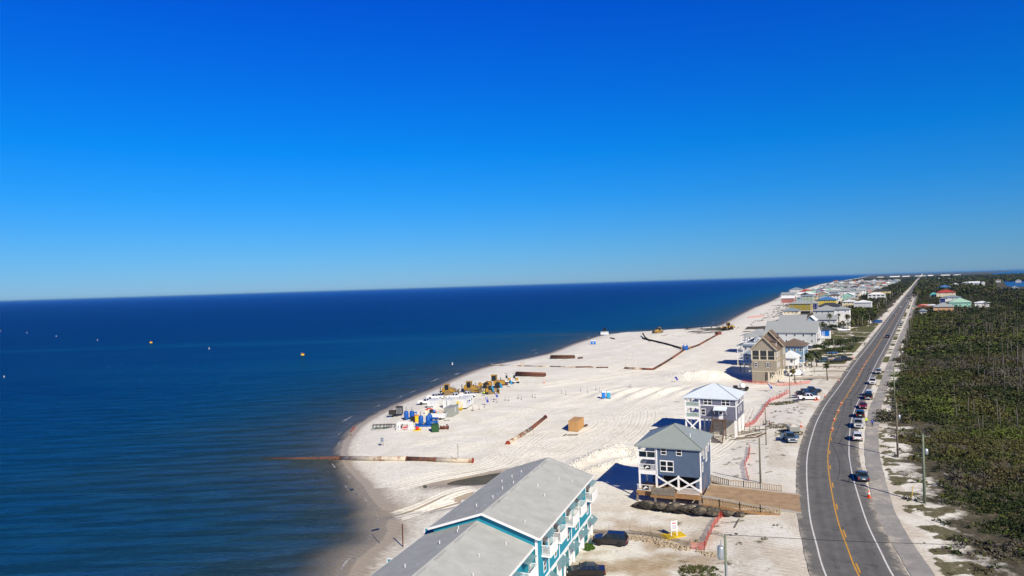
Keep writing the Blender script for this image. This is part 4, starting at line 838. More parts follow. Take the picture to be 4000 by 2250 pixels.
for y in (-Y+4.2, Y-4.6):     # dormers towards the road
    zb = zt+(1.0 if y < 0 else 2.0)
    MB().box(1.2, 3.6, y-.9, y+.9, zb-.6, zb+1.5).build('dormer', 'taupe', th); MB().hexa([(3.9, y-1.2, zb+1.35), (3.9, y+1.2, zb+1.35), (.2, y+1.2, zb+2.35), (.2, y-1.2, zb+2.35), (3.9, y-1.2, zb+1.5), (3.9, y+1.2, zb+1.5), (.2, y+1.2, zb+2.5), (.2, y-1.2, zb+2.5)]).build('dormer_roof', 'brown_shingle', th); window(th, 3.6, y, zb+.5, 1.0, 1.2, 'r')
for z in (z2_, z1_): MB().box(-X-.06, X+.06, -Y-.06, Y+.02, z-.2, z+.1).build('band', 'taupe_trim', th)
for i in range(3):
    xc = -X+1.5+i*2.6; MB().box(xc-1.1, xc+1.1, -Y-.03, -Y+.05, z2_+.35, z2_+3.3).build('screen', 'glass', th); MB().box(xc-1.1, xc+1.1, -Y-.07, -Y-.04, z2_+1.35, z2_+1.45).build('screen_rail', 'taupe_trim', th)
for i in range(4): MB().box(-X+.05+i*2.6-.15, -X+.05+i*2.6+.15, -Y-.08, -Y-.01, z2_+.1, z2_+3.5).build('porch_post', 'cream', th)
for x in (-X+1.4, -X+5.4):
    window(th, x, -Y, 5.6, .9, 1.7)
    for s_ in (-1, 1): MB().box(x+s_*.75-.22, x+s_*.75+.22, -Y-.05, -Y+.01, 4.8, 6.4).build('shutter', 'grey_wood', th)
for y, z in ((-5.5, 9), (-4.2, 9), (-1.5, 9), (-5, 5.4), (-3.2, 5.4), (-.8, 5.4), (3, 9.3), (5.2, 9.3), (3, 5.4)): window(th, X+(.8 if y > 1.5 else 0), y, z, .9, 1.7, 'r')
MB().box(-X, -X+4.3, -Y, Y-2, -1, z1_-.2).build('garage_wall', 'taupe', th)
for y in (-Y+.2, -Y+4.8, -Y+9.5, Y-.3):
    for x in (X-.25, X-2.6): MB().bc(x, y, 1.1, .42, .42, 4.0).build('stilt', 'cream', th)
MB().box(-X+4.5, -X+4.6, -Y+.1, -Y+1.0, 0, 2.2).build('side_door', 'dark', th)
# ================================================================== vegetation
def foliage_material():
    m, nt, b = newmat('foliage'); L = nt.links.new; a = nt.nodes.new('ShaderNodeAttribute'); a.attribute_name = 'col'
    L(a.outputs['Color'], b.inputs['Base Color']); b.inputs['Roughness'].default_value = .75; b.inputs['Specular IOR Level'].default_value = .15; MATS['foliage'] = m; return m
foliage_material()
def leafcloud(C, Rd, k, size, colr, up=.25, fill=.55, tri=False):
    """C (n,3) clump centres, Rd (n,3) radii, k leaves per clump, size (n,) leaf size, colr (n,3)"""
    n = len(C); N = n*k; rep = np.repeat(np.arange(n), k)
    d = RNG.normal(size=(N, 3)); d[:, 2] = np.abs(d[:, 2])*.9+up-.35*RNG.random(N); d /= np.linalg.norm(d, axis=1)[:, None]
    r = fill+(1-fill)*RNG.random(N)
    pos = C[rep]+d*Rd[rep]*r[:, None]
    nn = d+RNG.normal(size=(N, 3))*.65; nn[:, 2] += .35; nn /= np.linalg.norm(nn, axis=1)[:, None]
    t = np.cross(nn, RNG.normal(size=(N, 3))); t /= np.linalg.norm(t, axis=1)[:, None]; b = np.cross(nn, t)
    s = (size[rep]*(.6+.8*RNG.random(N)))[:, None]
    if tri: V = np.stack([pos+t*s, pos-t*s*.6+b*s*.8, pos-t*s*.6-b*s*.8], 1); kk = 3
    else: V = np.stack([pos+t*s, pos+b*s*.55, pos-t*s, pos-b*s*.55], 1); kk = 4
    cc = colr[rep]*(.65+.7*RNG.random(N))[:, None]
    return V.reshape(-1, 3), np.arange(N*kk).reshape(-1, kk), np.repeat(cc, kk, 0), kk
def leafobj(name, parts, parent=None, mat='foliage'):
    V = np.vstack([p[0] for p in parts]); C = np.vstack([p[2] for p in parts]); kk = parts[0][3]
    F = np.arange(len(V)).reshape(-1, kk)
    me = npmesh(name, V, F, MATS[mat], False, kk)
    at = me.attributes.new('col', 'FLOAT_COLOR', 'POINT'); at.data.foreach_set('color', np.column_stack([C, np.ones(len(C))]).astype(np.float32).ravel())
    return obj(name, me, parent)
PAL = np.array([(.048, .060, .018), (.026, .038, .012), (.072, .062, .028), (.078, .078, .024), (.078, .105, .020), (.080, .074, .056)])*1.05
def scrubcol(x, y, w):
    """patches of differing shrubs: olive, dark oak, rusty palmetto, bright green, bare grey twigs"""
    a = fbm(x/24, y/24, 201); b = fbm(x/13+50, y/13, 211); i = np.zeros(len(x), int)
    i[a < .42] = 1; i[(b > .56)] = 2; i[(a > .58)] = 3; i[(a > .54) & (b < .42)] = 4; i[(a < .46) & (b > .52)] = 5
    j = RNG.random(len(x)) < .25; i[j] = RNG.integers(0, 6, j.sum())
    return PAL[i]*w
def scatter(n, y0, y1, xf, pw=1.0):
    """random points between y0 and y1 inside the strip xf(y)->(x0,x1)"""
    y = y0+(y1-y0)*RNG.random(n)**pw; a, b = xf(y); return a+(b-a)*RNG.random(n), y
def roadx(y): return np.interp(y, RA[:, 1], RA[:, 0])
parts = []
def scrub(n, y0, y1, wide, rad, hgt, k, lf, s0, s1, keepf=None, pw=1.0, wcol=1.0, tri=False):
    x, y = scatter(n, y0, y1, lambda y: (roadx(y)+s0, np.minimum(roadx(y)+wide, .80*y+12)), pw)
    s = road_s(x, y); nzz = fbm(x/7, y/7, 71)
    p = sstep(s0, s1, s+(nzz-.5)*14)*(.25+.75*sstep(.30, .38, fbm(x/15, y/10, 303)))
    if keepf is not None: p = p*keepf(x, y, s)
    m = RNG.random(n) < p; x, y = x[m], y[m]; z = gz(x, y); q = rad*(.55+.9*RNG.random(len(x))); h = hgt*(.45+.9*fbm(x/12, y/12, 77)+.35*RNG.random(len(x)))
    C = np.stack([x, y, z], 1); Rr = np.stack([q, q, h], 1)
    parts.append(leafcloud(C, Rr, k, np.full(len(x), lf), scrubcol(x, y, wcol), tri=tri, fill=.35))
gap = lambda x, y, s: sstep(.40, .50, fbm(x/6, y/4.5, 305)+.35*sstep(16, 34, s))
scrub(8800, 70, 190, 130, .85, .75, 24, .19, 11, 24, gap)
scrub(520, 70, 230, 160, 1.7, 2.0, 70, .26, 13, 22, lambda x, y, s: sstep(.45, .6, fbm(x/14, y/14, 307)))
scrub(260, 180, 420, 300, 2.4, 3.4, 90, .42, 16, 24, lambda x, y, s: sstep(.45, .6, fbm(x/24, y/24, 309)))
scrub(9000, 170, 330, 200, 1.25, 1.5, 22, .30, 10.5, 14)
scrub(11000, 300, 620, 420, 2.3, 2.3, 16, .62, 11, 14, lambda x, y, s: 1-.9*((s < 60) & (y > 555) & (y < 800)))
struct(leafobj('scrub', parts), 'stuff')
# tussocks on the sandy verge
x, y = scatter(2600, 66, 300, lambda y: (roadx(y)-24, roadx(y)+22)); s = road_s(x, y); m = ((s > 10.3) | (s < -8)) & (RNG.random(len(x)) < sstep(.46, .62, fbm(x/3.2, y/2.2, 95))*np.where(s > 0, 1, .5)); x, y = x[m], y[m]
pad = [P(2700,1860,1),P(3140,1900,1),P(3140,2030,1),P(2700,2000,1)]
m = ~((x > min(q[0] for q in pad)) & (x < max(q[0] for q in pad)) & (y > min(q[1] for q in pad)) & (y < max(q[1] for q in pad))); x, y = x[m], y[m]
z = gz(x, y); n = len(x); struct(leafobj('dune_grass', [leafcloud(np.stack([x, y, z], 1), np.stack([np.full(n, .5), np.full(n, .5), np.full(n, .35)], 1), 12, np.full(n, .14), np.array([(.12, .10, .045), (.08, .085, .03)])[RNG.integers(0, 2, n)])]), 'stuff')
# a green patch by the townhouse doors and one at the lot's edge
def patch(u, v, rx, ry, n, col, name='weed_patch'):
    c = G(u, v); a = RNG.random(n)*6.283; r = np.sqrt(RNG.random(n)); x = c.x+np.cos(a)*r*rx; y = c.y+np.sin(a)*r*ry
    struct(leafobj(name, [leafcloud(np.stack([x, y, gz(x, y)], 1), np.tile([.28, .28, .2], (n, 1)), 10, np.full(n, .10), np.tile(col, (n, 1)))]), 'stuff')
patch(2297, 2138, .8, 1.4, 90, (.05, .11, .015)); patch(2735, 2240, 2.6, 2.6, 150, (.06, .075, .02)); patch(2700, 2225, 1.6, 1.5, 60, (.09, .09, .035)); patch(3060, 1575, 4.5, 3, 260, (.09, .09, .04)); patch(3080, 1690, 3, 4, 160, (.10, .09, .05)); patch(3040, 1665, 3, 3, 140, (.12, .10, .06))
# woods far to the right and the thickets beside the road
parts = []
def wood(n, y0, y1, xf, rad, hgt, lift, k, lf, cond, pw=1.0, wcol=.8):
    x, y = scatter(n, y0, y1, xf, pw); s = road_s(x, y); d = shore_d(x, y); m = cond(x, y, s, d); x, y = x[m], y[m]; z = gz(x, y)
    q = rad*(.6+.8*RNG.random(len(x))); h = hgt*(.5+.6*RNG.random(len(x))+.5*fbm(x/40, y/40, 88)); C = np.stack([x, y, z+lift*h], 1)
    parts.append(leafcloud(C, np.stack([q, q, h*(1-lift*.5)], 1), k, np.full(len(x), lf), scrubcol(x, y, wcol), tri=True, fill=.5))
clear = lambda x, y, s, d: ~((s < 95) & (y > 560) & (y < 1060)) & ~((x > .685*y) & (y > 1080) & (y < 2600))
wood(3800, 560, 1100, lambda y: (roadx(y)+12, .82*y+30), 3.6, 5.5, .35, 26, 1.1, clear)
wood(3600, 1050, 2300, lambda y: (roadx(y)+12, .82*y+30), 6, 7.5, .3, 26, 1.9, clear)
wood(2600, 2200, 5200, lambda y: (roadx(y)+14, .80*y+60), 11, 8.5, .3, 24, 3.4, lambda x, y, s, d: x < .70*y+260)
struct(leafobj('distant_woods', parts), 'stuff'); parts = []
wood(1900, 480, 1100, lambda y: (roadx(y)-62, roadx(y)-13), 2.6, 4.2, .3, 30, .8, lambda x, y, s, d: (s < -15+(fbm(x/20, y/20, 4)-.5)*12) & (fbm(x/18, y/18, 6) > .36))
wood(900, 1000, 2400, lambda y: (roadx(y)-75, roadx(y)-13), 4.5, 5.2, .3, 26, 1.4, lambda x, y, s, d: fbm(x/30, y/30, 6) > .42)
wood(1500, 700, 3000, lambda y: (roadx(y)-260, roadx(y)-60), 3.6, 4.6, .3, 26, 1.1, lambda x, y, s, d: (fbm(x/30, y/30, 16) > .5) & (d > 60))
wood(420, 2300, 5200, lambda y: (roadx(y)-420, roadx(y)-16), 9, 6, .3, 26, 2.4, lambda x, y, s, d: d > 60)
struct(leafobj('roadside_thicket', parts), 'stuff'); parts = []
wood(1500, 520, 1250, lambda y: (roadx(y)-260, roadx(y)-110), 1.1, .9, .2, 12, .35, lambda x, y, s, d: (d > 26+(fbm(x/9, y/9, 3)-.4)*30) & (d < 62), wcol=1.3)
struct(leafobj('dune_scrub', parts), 'stuff')
# ------------------------------------------------------------------ single trees
def limb_tree(label, u, v, h, spread, col, group=None, name='oak_tree', k=420, lf=.38):
    c = G(u, v); t = thing(name, label, 'tree', c, random.random()*6, group); mb = MB()
    mb.tube([(0, 0, -.2), (.1, 0, h*.3), (.05, .1, h*.55)], [h*.03, h*.022, h*.014], 7); tips = []
    for i in range(7):
        a = i*2.4+random.random(); r = spread*(.5+.5*random.random()); tip = (math.cos(a)*r, math.sin(a)*r, h*(.55+.35*random.random())); tips.append(tip)
        mb.tube([(0.08, 0, h*(.25+.04*i)), (tip[0]*.5, tip[1]*.5, h*.5), tip], [h*.014, h*.01, h*.004], 5)
    mb.build('trunk', 'pole_wood', t, True)
    C = np.array(tips+[(0, 0, h*.8)]); n = len(C); Rr = np.tile([spread*.5, spread*.5, h*.2], (n, 1))
    leafobj('crown', [leafcloud(C, Rr, k//n, np.full(n, lf), np.tile(col, (n, 1)), up=0, fill=.3)], t); return t
FRM = {}
def palm(label, u, v, h, r=1.7, col=(.055, .07, .02), group=None, skirt=True):
    c = G(u, v); t = thing('palm_tree', label, 'palm', c, random.random()*6, group); mb = MB(); bx, by = random.gauss(0, .25), random.gauss(0, .25)
    mb.tube([(0, 0, -.3), (bx*.4, by*.4, h*.5), (bx, by, h)], [.24, .19, .17], 8).build('trunk', 'pole_wood', t, True)
    cr_ = MB()
    for i in range(30):
        a = i*2.399+random.random()*.3; e = random.uniform(-.75, 1.15); L = r*random.uniform(.8, 1.1); w = .33*r/1.7; pts = []
        for s in np.linspace(0, 1, 5):
            rr = L*s*math.cos(e*(1-.35*s)); zz = L*(s*math.sin(e))-L*.55*s*s; pts.append((bx+math.cos(a)*rr, by+math.sin(a)*rr, h+zz))
        pa = (-math.sin(a), math.cos(a))
        for j in range(4):
            w0 = w*[.15, 1, 1.15, .8, .1][j]; w1 = w*[.15, 1, 1.15, .8, .1][j+1]; p, q = pts[j], pts[j+1]
            for sd in (1, -1): cr_.quad(p, (p[0]+pa[0]*w0*sd, p[1]+pa[1]*w0*sd, p[2]-w0*.35), (q[0]+pa[0]*w1*sd, q[1]+pa[1]*w1*sd, q[2]-w1*.35), q)
    M('frond_%d' % int(col[0]*1000), col, .7, .4, 2)
    cr_.build('crown', 'frond_%d' % int(col[0]*1000), t); return t
palm('tall cabbage palm beside the tower of the white house', 3242, 1291, 10.3, 2.3, (.05, .062, .02)); palm('slim tall palm standing in front of the white tower', 3278, 1281, 9.5, 1.5, (.05, .062, .02))
palm('shaggy palm with brown skirt right of the white tower', 3312, 1292, 10, 2.4, (.075, .062, .028)); palm('palm by the sandy lot right of the shaggy palm', 3353, 1285, 8.5, 1.8, (.06, .062, .024))
palm('young palm on the sandy strip beside the white van', 3232, 1486, 5.2, 1.5, (.045, .06, .02)); palm('small yellowing palm at the orange fence before the white van', 3107, 1497, 4.6, 1.3, (.13, .11, .03))
palm('low bushy palm next to the blue wall shed', 3212, 1298, 6.0, 2.0, (.06, .065, .022))
for i, (u, v, h) in enumerate(((3150,1440,7),(3172,1436,8),(3190,1432,7))): palm('bushy palm in the clump behind the lawn by the white van', u, v, h*.75, 2.6, (.035, .05, .016), 'palms in the clump by the van lawn')
for i, (u, v, h, sp_) in enumerate(((3230,1385,6,4),(3262,1372,5.5,4),(3292,1378,6.5,4.5),(3322,1366,5,4),(3345,1350,4.5,3.5),(3205,1398,6,3.5),(3250,1400,5,3.5),(3300,1395,4.5,3.5))): limb_tree('dark leafy oak among the parked cars by the highway', u, v, h, sp_, (.036, .05, .018), 'oaks by the parked cars')
for i, (u, v, h, sp_) in enumerate(((3225,1300,6,3.5),(3245,1312,5,3),(3260,1302,5.5,3),(3190,1268,5,3))): limb_tree('round green tree beside the blue wall shed', u, v, h, sp_, (.034, .048, .018), 'trees by the blue wall shed')
def pine(label, u, v, h, crown, group, lean=0.0):
    c = G(u, v); t = thing('pine_tree' if crown else 'dead_tree', label, 'tree', c, random.random()*6, group); mb = MB()
    mb.tube([(0, 0, -.4), (lean*.4*h, 0, h*.5), (lean*h, 0, h)], [.15, .11, .04], 6)
    for i in range(4 if crown else 3):
        a = random.random()*6.28; z = h*random.uniform(.55, .9); mb.tube([(lean*z, 0, z), (lean*z+math.cos(a)*h*.11, math.sin(a)*h*.11, z+h*.06)], [.06, .02], 4)
    mb.build('trunk', 'dead_wood' if not crown else 'pole_wood', t, True)
    if crown:
        n = 7; C = np.stack([lean*h+RNG.normal(size=n)*h*.11, RNG.normal(size=n)*h*.11, h*(.72+.27*RNG.random(n))], 1)
        leafobj('crown', [leafcloud(C, np.tile([h*.11, h*.11, h*.06], (n, 1)), 26, np.full(n, .34), np.tile((.032, .046, .016), (n, 1)), up=.1, fill=.3)], t)
    return t
M('dead_wood', (.13, .115, .095), .9, .25, 1.5)
random.seed(21)
for (u, v, h) in ((3897,1658,6.5),(3975,1672,4.5),(3790,1390,9),(3823,1480,6),(3880,1500,8),(3925,1545,12),(3985,1530,7)): pine('bare grey dead trunk standing in the scrub', u, v, h, False, 'dead trunks in the scrub', random.gauss(0, .03))
for i in range(26):
    u = random.uniform(3840, 4000); v = random.uniform(1300, 1470); pine('thin bare dead pine trunk in the wet hollow', u, v, random.uniform(4, 10), False, 'dead pines in the wet hollow', random.gauss(0, .025))
for i in range(40):
    u = random.uniform(3720, 4000); v = random.uniform(1215, 1330); pine('tall thin pine with small dark crown above the scrub', u, v, random.uniform(8, 14), True, 'pines above the scrub', random.gauss(0, .02))
for i in range(14):
    u = random.uniform(3640, 3990); v = random.uniform(1400, 1700); pine('short dead snag poking out of the scrub', u, v, random.uniform(2.5, 5), False, 'short snags in the scrub', random.gauss(0, .08))
# ================================================================== the village along the coast
WC = {'white': (.72, .72, .70), 'cream': (.66, .58, .40), 'pale blue': (.30, .42, .52), 'grey': (.36, .38, .38), 'light grey': (.52, .54, .54), 'pale yellow': (.62, .50, .22), 'mustard': (.33, .26, .045), 'bright yellow': (.60, .45, .06),
      'turquoise': (.20, .42, .50), 'coral': (.42, .15, .12), 'peach': (.58, .33, .17), 'tan': (.40, .31, .20), 'sage': (.34, .42, .32), 'pink': (.60, .30, .26), 'navy': (.02, .03, .16), 'slate blue': (.16, .27, .38), 'mint': (.30, .58, .46)}
RC = {'grey shingle': (.30, .325, .33), 'pale metal': (.60, .64, .66), 'white metal': (.72, .74, .75), 'blue metal': (.05, .16, .36), 'red metal': (.36, .05, .04), 'green metal': (.32, .52, .40), 'brown shingle': (.15, .115, .09), 'dark shingle': (.045, .05, .06), 'slate': (.20, .25, .30), 'teal metal': (.10, .38, .36)}
for k_, c_ in WC.items(): M('w_'+k_, c_, .75, .07, .5, grain='Z', pitch=.25, gdepth=.01)
for k_, c_ in RC.items(): M('r_'+k_, c_, .75, .07, .6, bump=.015, bscale=6)
HA = R(30.3); hax = Vector((math.cos(HA), -math.sin(HA), 0)); hay = Vector((math.sin(HA), math.cos(HA), 0))
PLACED = []
def nearright(u, y, z0=1.0):
    """point on the ground seen along column u at distance y"""
    lo, hi = 1040.0, 2250.0
    for _ in range(40):
        mid = (lo+hi)/2
        if P(u, mid, z0)[1] > y: lo = mid
        else: hi = mid
    x, yy = P(u, (lo+hi)/2, z0); return Vector((x, yy, z0))
def vhouse(label, u_left, u_right, y, wall, roof, d=13, stilt=2.8, storeys=2, sh=2.9, kind='hip', rise=2.4, axis=None, name='beach_house', **kw):
    """near face spans the columns u_left..u_right at distance y"""
    A = nearright(u_left, y); B = nearright(u_right, y); w = max(5, (B-A).length*.93); c = (A+B)/2+hay*(d/2); PLACED.append((c.x, c.y, max(w, d)*.62))
    z0 = 1.0 if y < 1500 else 1.0
    return house(name, label, (c.x, c.y, z0-.05), -HA, w, d, stilt, storeys, sh, 'w_'+wall, 'r_'+roof, kind, rise, .7, axis or ('x' if w > d else 'y'), **kw)
def c4(x): return 2800+x*.3882
# --- the houses one can make out
t = vhouse('huge light grey gabled house behind the taupe house, with white balconies facing the road', c4(490), c4(1003), 350, 'light grey', 'grey shingle', d=17, stilt=2.6, storeys=2, sh=2.9, kind='gable', rise=5.2, axis='x', nwin=(6, 0), name='large_house')
big = t
for z in (2.7, 5.6):        # balconies on its road end
    b = MB().box(0, 1.6, -6, 6, z-.2, z).build('balcony', 'white', t, loc=(12.2, 0, 0)); 
    MB().beam((1.5, -6, z+1), (1.5, 6, z+1), .1).build('balcony_rail', 'white', b)
    for y in (-5.9, 0, 5.9): MB().box(1.4, 1.6, y-.1, y+.1, z, z+2.6).build('balcony_post', 'white', b)
    for y in (-4.3, -1.6, 1.6, 4.3): window(t, 12.15, y, z+1.2, 1.3, 2.0, 'r')
vhouse('slate blue house with brown hip roof beside the taupe house', 3050, 3141, 276, 'slate blue', 'brown shingle', d=11, stilt=2.6, storeys=2, sh=3.2, nwin=(4, 3))
t = vhouse('small white hip roofed cottage on stilts with stairs beside the slate blue house', 3055, 3104, 262, 'white', 'pale metal', d=9, stilt=3.3, storeys=1, sh=2.7, rise=2.2, nwin=(2, 2), name='cottage')
st = MB().box(2.6, 4.4, -4.4, -3.4, 3.2, 3.32).build('stairs', 'white', t)
for k in range(10): MB().box(4.4+k*.32, 4.72+k*.32, -4.4, -3.4, 3.0-k*.31, 3.08-k*.31).build('step', 'white', st)
for y in (-4.45, -3.35): MB().beam((4.4, y, 4.1), (7.6, y, 1.0), .09).build('handrail', 'white', st)
t = vhouse('tiered white sea-front house with open decks and a roof pavilion', 2903, 2968, 288, 'light grey', 'slate', d=13, stilt=2.8, storeys=2, sh=2.9, nwin=(3, 2), porch=2.4)
p = MB()
for x in (-2.2, 1.4):
    for y in (-5.6, -2.2): p.bc(x, y, 10.6, .22, .22, 2.6)
for x in (-2.2, 1.4):
    for y in (-5.6, -2.2): MB().bc(x, y, 10.6, .22, .22, 2.6).build('pavilion_post', 'white', t)
MB().box(-3, 2.2, -6.4, -1.4, 9.1, 9.4).build('roof_deck', 'white', t); MB().taper(-.4, -3.9, 11.9, 13.6, 5.6, 5.4, .3, .3).build('pavilion_roof', 'r_grey shingle', t)
t = vhouse('low sea-front house with blue grey hip roof and white railed deck on tall piles', 2905, 2962, 272, 'light grey', 'slate', d=9, stilt=3.6, storeys=1, sh=2.8, rise=2.0, nwin=(2, 1))
railing(t, (-3.6, -6.4, 3.6), (3.0, -6.4, 3.6), 1.0, step=.5); MB().box(-4, 3.3, -6.5, -4.6, 3.35, 3.58).build('deck', 'white', t)
for x in (-3.6, 2.8): MB().bc(x, -6.3, 1.6, .3, .3, 3.6).build('pile', 'tan_rail', t)
vhouse('sea-front house with broad grey hip roof and covered porch', 2917, 2990, 335, 'white', 'grey shingle', d=13, stilt=3, storeys=2, sh=2.9, nwin=(3, 2), porch=2.6)
vhouse('coral walled house with long grey gable roof', 3045, 3146, 440, 'coral', 'grey shingle', d=13, stilt=2.6, storeys=2, sh=2.9, kind='gable', axis='x', rise=3.6, nwin=(0, 2)); vhouse('pale blue house with pale metal gable roof next to the coral house', 3150, 3184, 436, 'pale blue', 'pale metal', d=11, stilt=2.6, storeys=2, sh=2.9, kind='gable', axis='y', rise=3, nwin=(1, 3))
vhouse('three storey grey house with layered hip roofs behind the white tower', 3180, 3272, 500, 'light grey', 'grey shingle', d=14, stilt=2.6, storeys=3, sh=2.9, rise=3.4, nwin=(4, 3)); vhouse('lower grey wing with long gable roof in front of the white tower', 3185, 3268, 478, 'light grey', 'grey shingle', d=9, stilt=.5, storeys=2, sh=2.9, kind='gable', axis='x', rise=2.6, nwin=(4, 1))
vhouse('white stair tower with small square windows and grey hip cap', 3262, 3318, 482, 'white', 'grey shingle', d=9, stilt=.4, storeys=4, sh=3.1, rise=1.8, nwin=(2, 3), wsize=(.8, .8), name='tower_house')
vhouse('low blue roofed pavilion house behind the dune', 3058, 3118, 665, 'cream', 'slate', d=14, stilt=.6, storeys=1, sh=3.2, rise=3.2, nwin=(4, 2)); vhouse('mustard yellow house with long grey hip roof', 3082, 3168, 690, 'mustard', 'grey shingle', d=13, stilt=2.6, storeys=2, sh=3.4, rise=3, nwin=(3, 2))
vhouse('deep navy house squeezed beside the mustard house', 3170, 3192, 700, 'navy', 'grey shingle', d=10, stilt=2.8, storeys=2, sh=3.1, nwin=(1, 2)); vhouse('bright yellow house with blue metal roof', 3195, 3266, 790, 'bright yellow', 'blue metal', d=14, stilt=2.8, storeys=2, sh=3, rise=3.2, nwin=(4, 3)); vhouse('grey house whose dark roof stands for a shadow before the bright yellow house', 3198, 3280, 715, 'grey', 'dark shingle', d=12, stilt=2.4, storeys=1, sh=3, rise=3.0, nwin=(3, 2))  # third house: its near-black roof paints in a deep shadow
vhouse('cream house with flat white metal hip roof among the roadside trees', 3338, 3402, 690, 'light grey', 'white metal', d=15, stilt=2.8, storeys=2, sh=3, rise=2.2, nwin=(0, 3)); vhouse('white house with pale roof joined behind the cream house', 3292, 3340, 720, 'cream', 'pale metal', d=13, stilt=2.8, storeys=2, sh=3, rise=2.4, nwin=(3, 2))
t = vhouse('white house with two long bands of dark porch openings', 3392, 3456, 930, 'white', 'white metal', d=13, stilt=3, storeys=2, sh=3.1, rise=2.6, nwin=(4, 2), wsize=(3.6, 2.1)); vhouse('pale yellow house with dark hip roof by the highway trees', 3406, 3476, 1130, 'pale yellow', 'dark shingle', d=15, stilt=2.8, storeys=2, sh=3, rise=3, nwin=(4, 2))
vhouse('turquoise house with grey gable roof near the beach', 3112, 3166, 900, 'turquoise', 'grey shingle', d=12, stilt=2.8, storeys=2, sh=3, rise=2.6, nwin=(3, 2)); vhouse('coral walled sea-front house with white metal roof', 3052, 3103, 900, 'coral', 'white metal', d=12, stilt=2.8, storeys=2, sh=3, kind='gable', axis='x', rise=2.6, nwin=(4, 2), porch=2)
vhouse('grey sea-front house with low grey roof at the beach edge', 3052, 3106, 1120, 'light grey', 'grey shingle', d=13, stilt=2.8, storeys=2, sh=3, rise=2.6, kind='gable', axis='x', nwin=(3, 2), porch=2.4); vhouse('white house with long white metal roof', 3112, 3182, 1080, 'white', 'white metal', d=14, stilt=2.8, storeys=2, sh=3, rise=3, nwin=(5, 2))
vhouse('white house with red metal hip roof behind the long white roof', 3124, 3174, 1280, 'white', 'red metal', d=14, stilt=2.8, storeys=2, sh=3, rise=3.4, nwin=(3, 2)); vhouse('pink house with red metal roof among dark trees', 3186, 3222, 1040, 'pink', 'red metal', d=12, stilt=2.8, storeys=2, sh=3, rise=3.2, nwin=(3, 2))
vhouse('pale blue double gabled house in the village middle', 3224, 3276, 1060, 'pale blue', 'grey shingle', d=13, stilt=2.8, storeys=3, sh=2.9, kind='gable', axis='x', rise=3, nwin=(4, 2)); vhouse('light grey house with brown roof beside the double gabled house', 3278, 3326, 1090, 'light grey', 'grey shingle', d=13, stilt=2.8, storeys=3, sh=2.9, rise=3, nwin=(4, 2))
vhouse('tan house with grey roof and white window trim in the village middle', 3306, 3350, 900, 'pale yellow', 'grey shingle', d=12, stilt=2.6, storeys=1, sh=3, rise=3, nwin=(3, 2)); vhouse('sage house with grey roof near the highway thicket', 3334, 3392, 1160, 'sage', 'grey shingle', d=13, stilt=2.8, storeys=2, sh=3, rise=3, nwin=(4, 2))
vhouse('pale grey sea-front house with blue grey pyramid roof', 3086, 3132, 1480, 'light grey', 'slate', d=18, stilt=3, storeys=2, sh=3.1, rise=4, nwin=(3, 2), porch=2.4)
# --- right of the highway
vhouse('peach bungalow with grey hip roof at the edge of the scrub', 3651, 3722, 640, 'peach', 'grey shingle', d=14, stilt=.4, storeys=1, sh=4.2, rise=3.6, nwin=(2, 1), name='bungalow'); vhouse('house with broad pale green metal roof behind the peach bungalow', 3712, 3790, 700, 'mint', 'green metal', d=20, stilt=.5, storeys=1, sh=5, rise=4.4, nwin=(3, 0), name='bungalow')
vhouse('white house with slate roof and garage behind the green roof', 3690, 3752, 790, 'white', 'slate', d=14, stilt=.5, storeys=2, sh=3.4, rise=2.4, nwin=(3, 0)); vhouse('narrow dark blue shed tower beside the white garage house', 3675, 3690, 770, 'navy', 'slate', d=6, stilt=.3, storeys=2, sh=3.4, rise=.8, nwin=(0, 0), name='shed')
vhouse('cream house with red metal hip roof right of the highway', 3662, 3730, 975, 'cream', 'red metal', d=17, stilt=1, storeys=2, sh=3.4, rise=3.6, nwin=(3, 0)); vhouse('white house with blue metal roof right of the highway', 3668, 3714, 1290, 'white', 'blue metal', d=20, stilt=1.5, storeys=2, sh=3.4, rise=4.4, nwin=(3, 0)); vhouse('small teal cabin with teal metal roof right of the highway', 3635, 3661, 1000, 'turquoise', 'teal metal', d=10, stilt=.8, storeys=1, sh=4, rise=3, nwin=(1, 0), name='cabin')
vhouse('small hut with blue grey pyramid roof beside the power poles', 3594, 3618, 612, 'light grey', 'slate', d=6, stilt=.2, storeys=1, sh=2.7, rise=2, nwin=(1, 0), wsize=(1.4, 1.2), name='hut')
vhouse('white walled low house half hidden by pines', 3812, 3862, 690, 'white', 'white metal', d=10, stilt=.4, storeys=1, sh=4.5, rise=1.4, nwin=(3, 0), name='bungalow'); vhouse('grey and white barn roofed house deep in the woods', 3788, 3826, 1500, 'white', 'pale metal', d=16, stilt=4, storeys=2, sh=3.4, rise=3.5, kind='gable', axis='x', nwin=(3, 0)); vhouse('slim white tower house deep in the woods', 3836, 3848, 1450, 'white', 'white metal', d=8, stilt=6, storeys=2, sh=3.2, rise=1.5, nwin=(1, 0), name='tower_house')
vhouse('grey roofed house deep in the woods beside the barn roofed house', 3760, 3794, 1560, 'grey', 'grey shingle', d=14, stilt=4, storeys=2, sh=3.2, rise=3, nwin=(2, 0))
# blue walled shed by the lawns
t = thing('shed', 'small shed with bright blue wall, white trim and dark roof', 'shed', nearright(3226, 405), -HA)
MB().box(-2.5, 2.5, -2, 2, 0, 5.2).build('wall', 'white', t); MB().box(-2.1, 2.1, -2.06, -1.98, 1.5, 4.7).build('blue_panel', 'potty_blue', t); roof_mesh('hip', 5, 4, 1.4, .6, 5.2, None, 'x').build('roof', 'r_dark shingle', t)
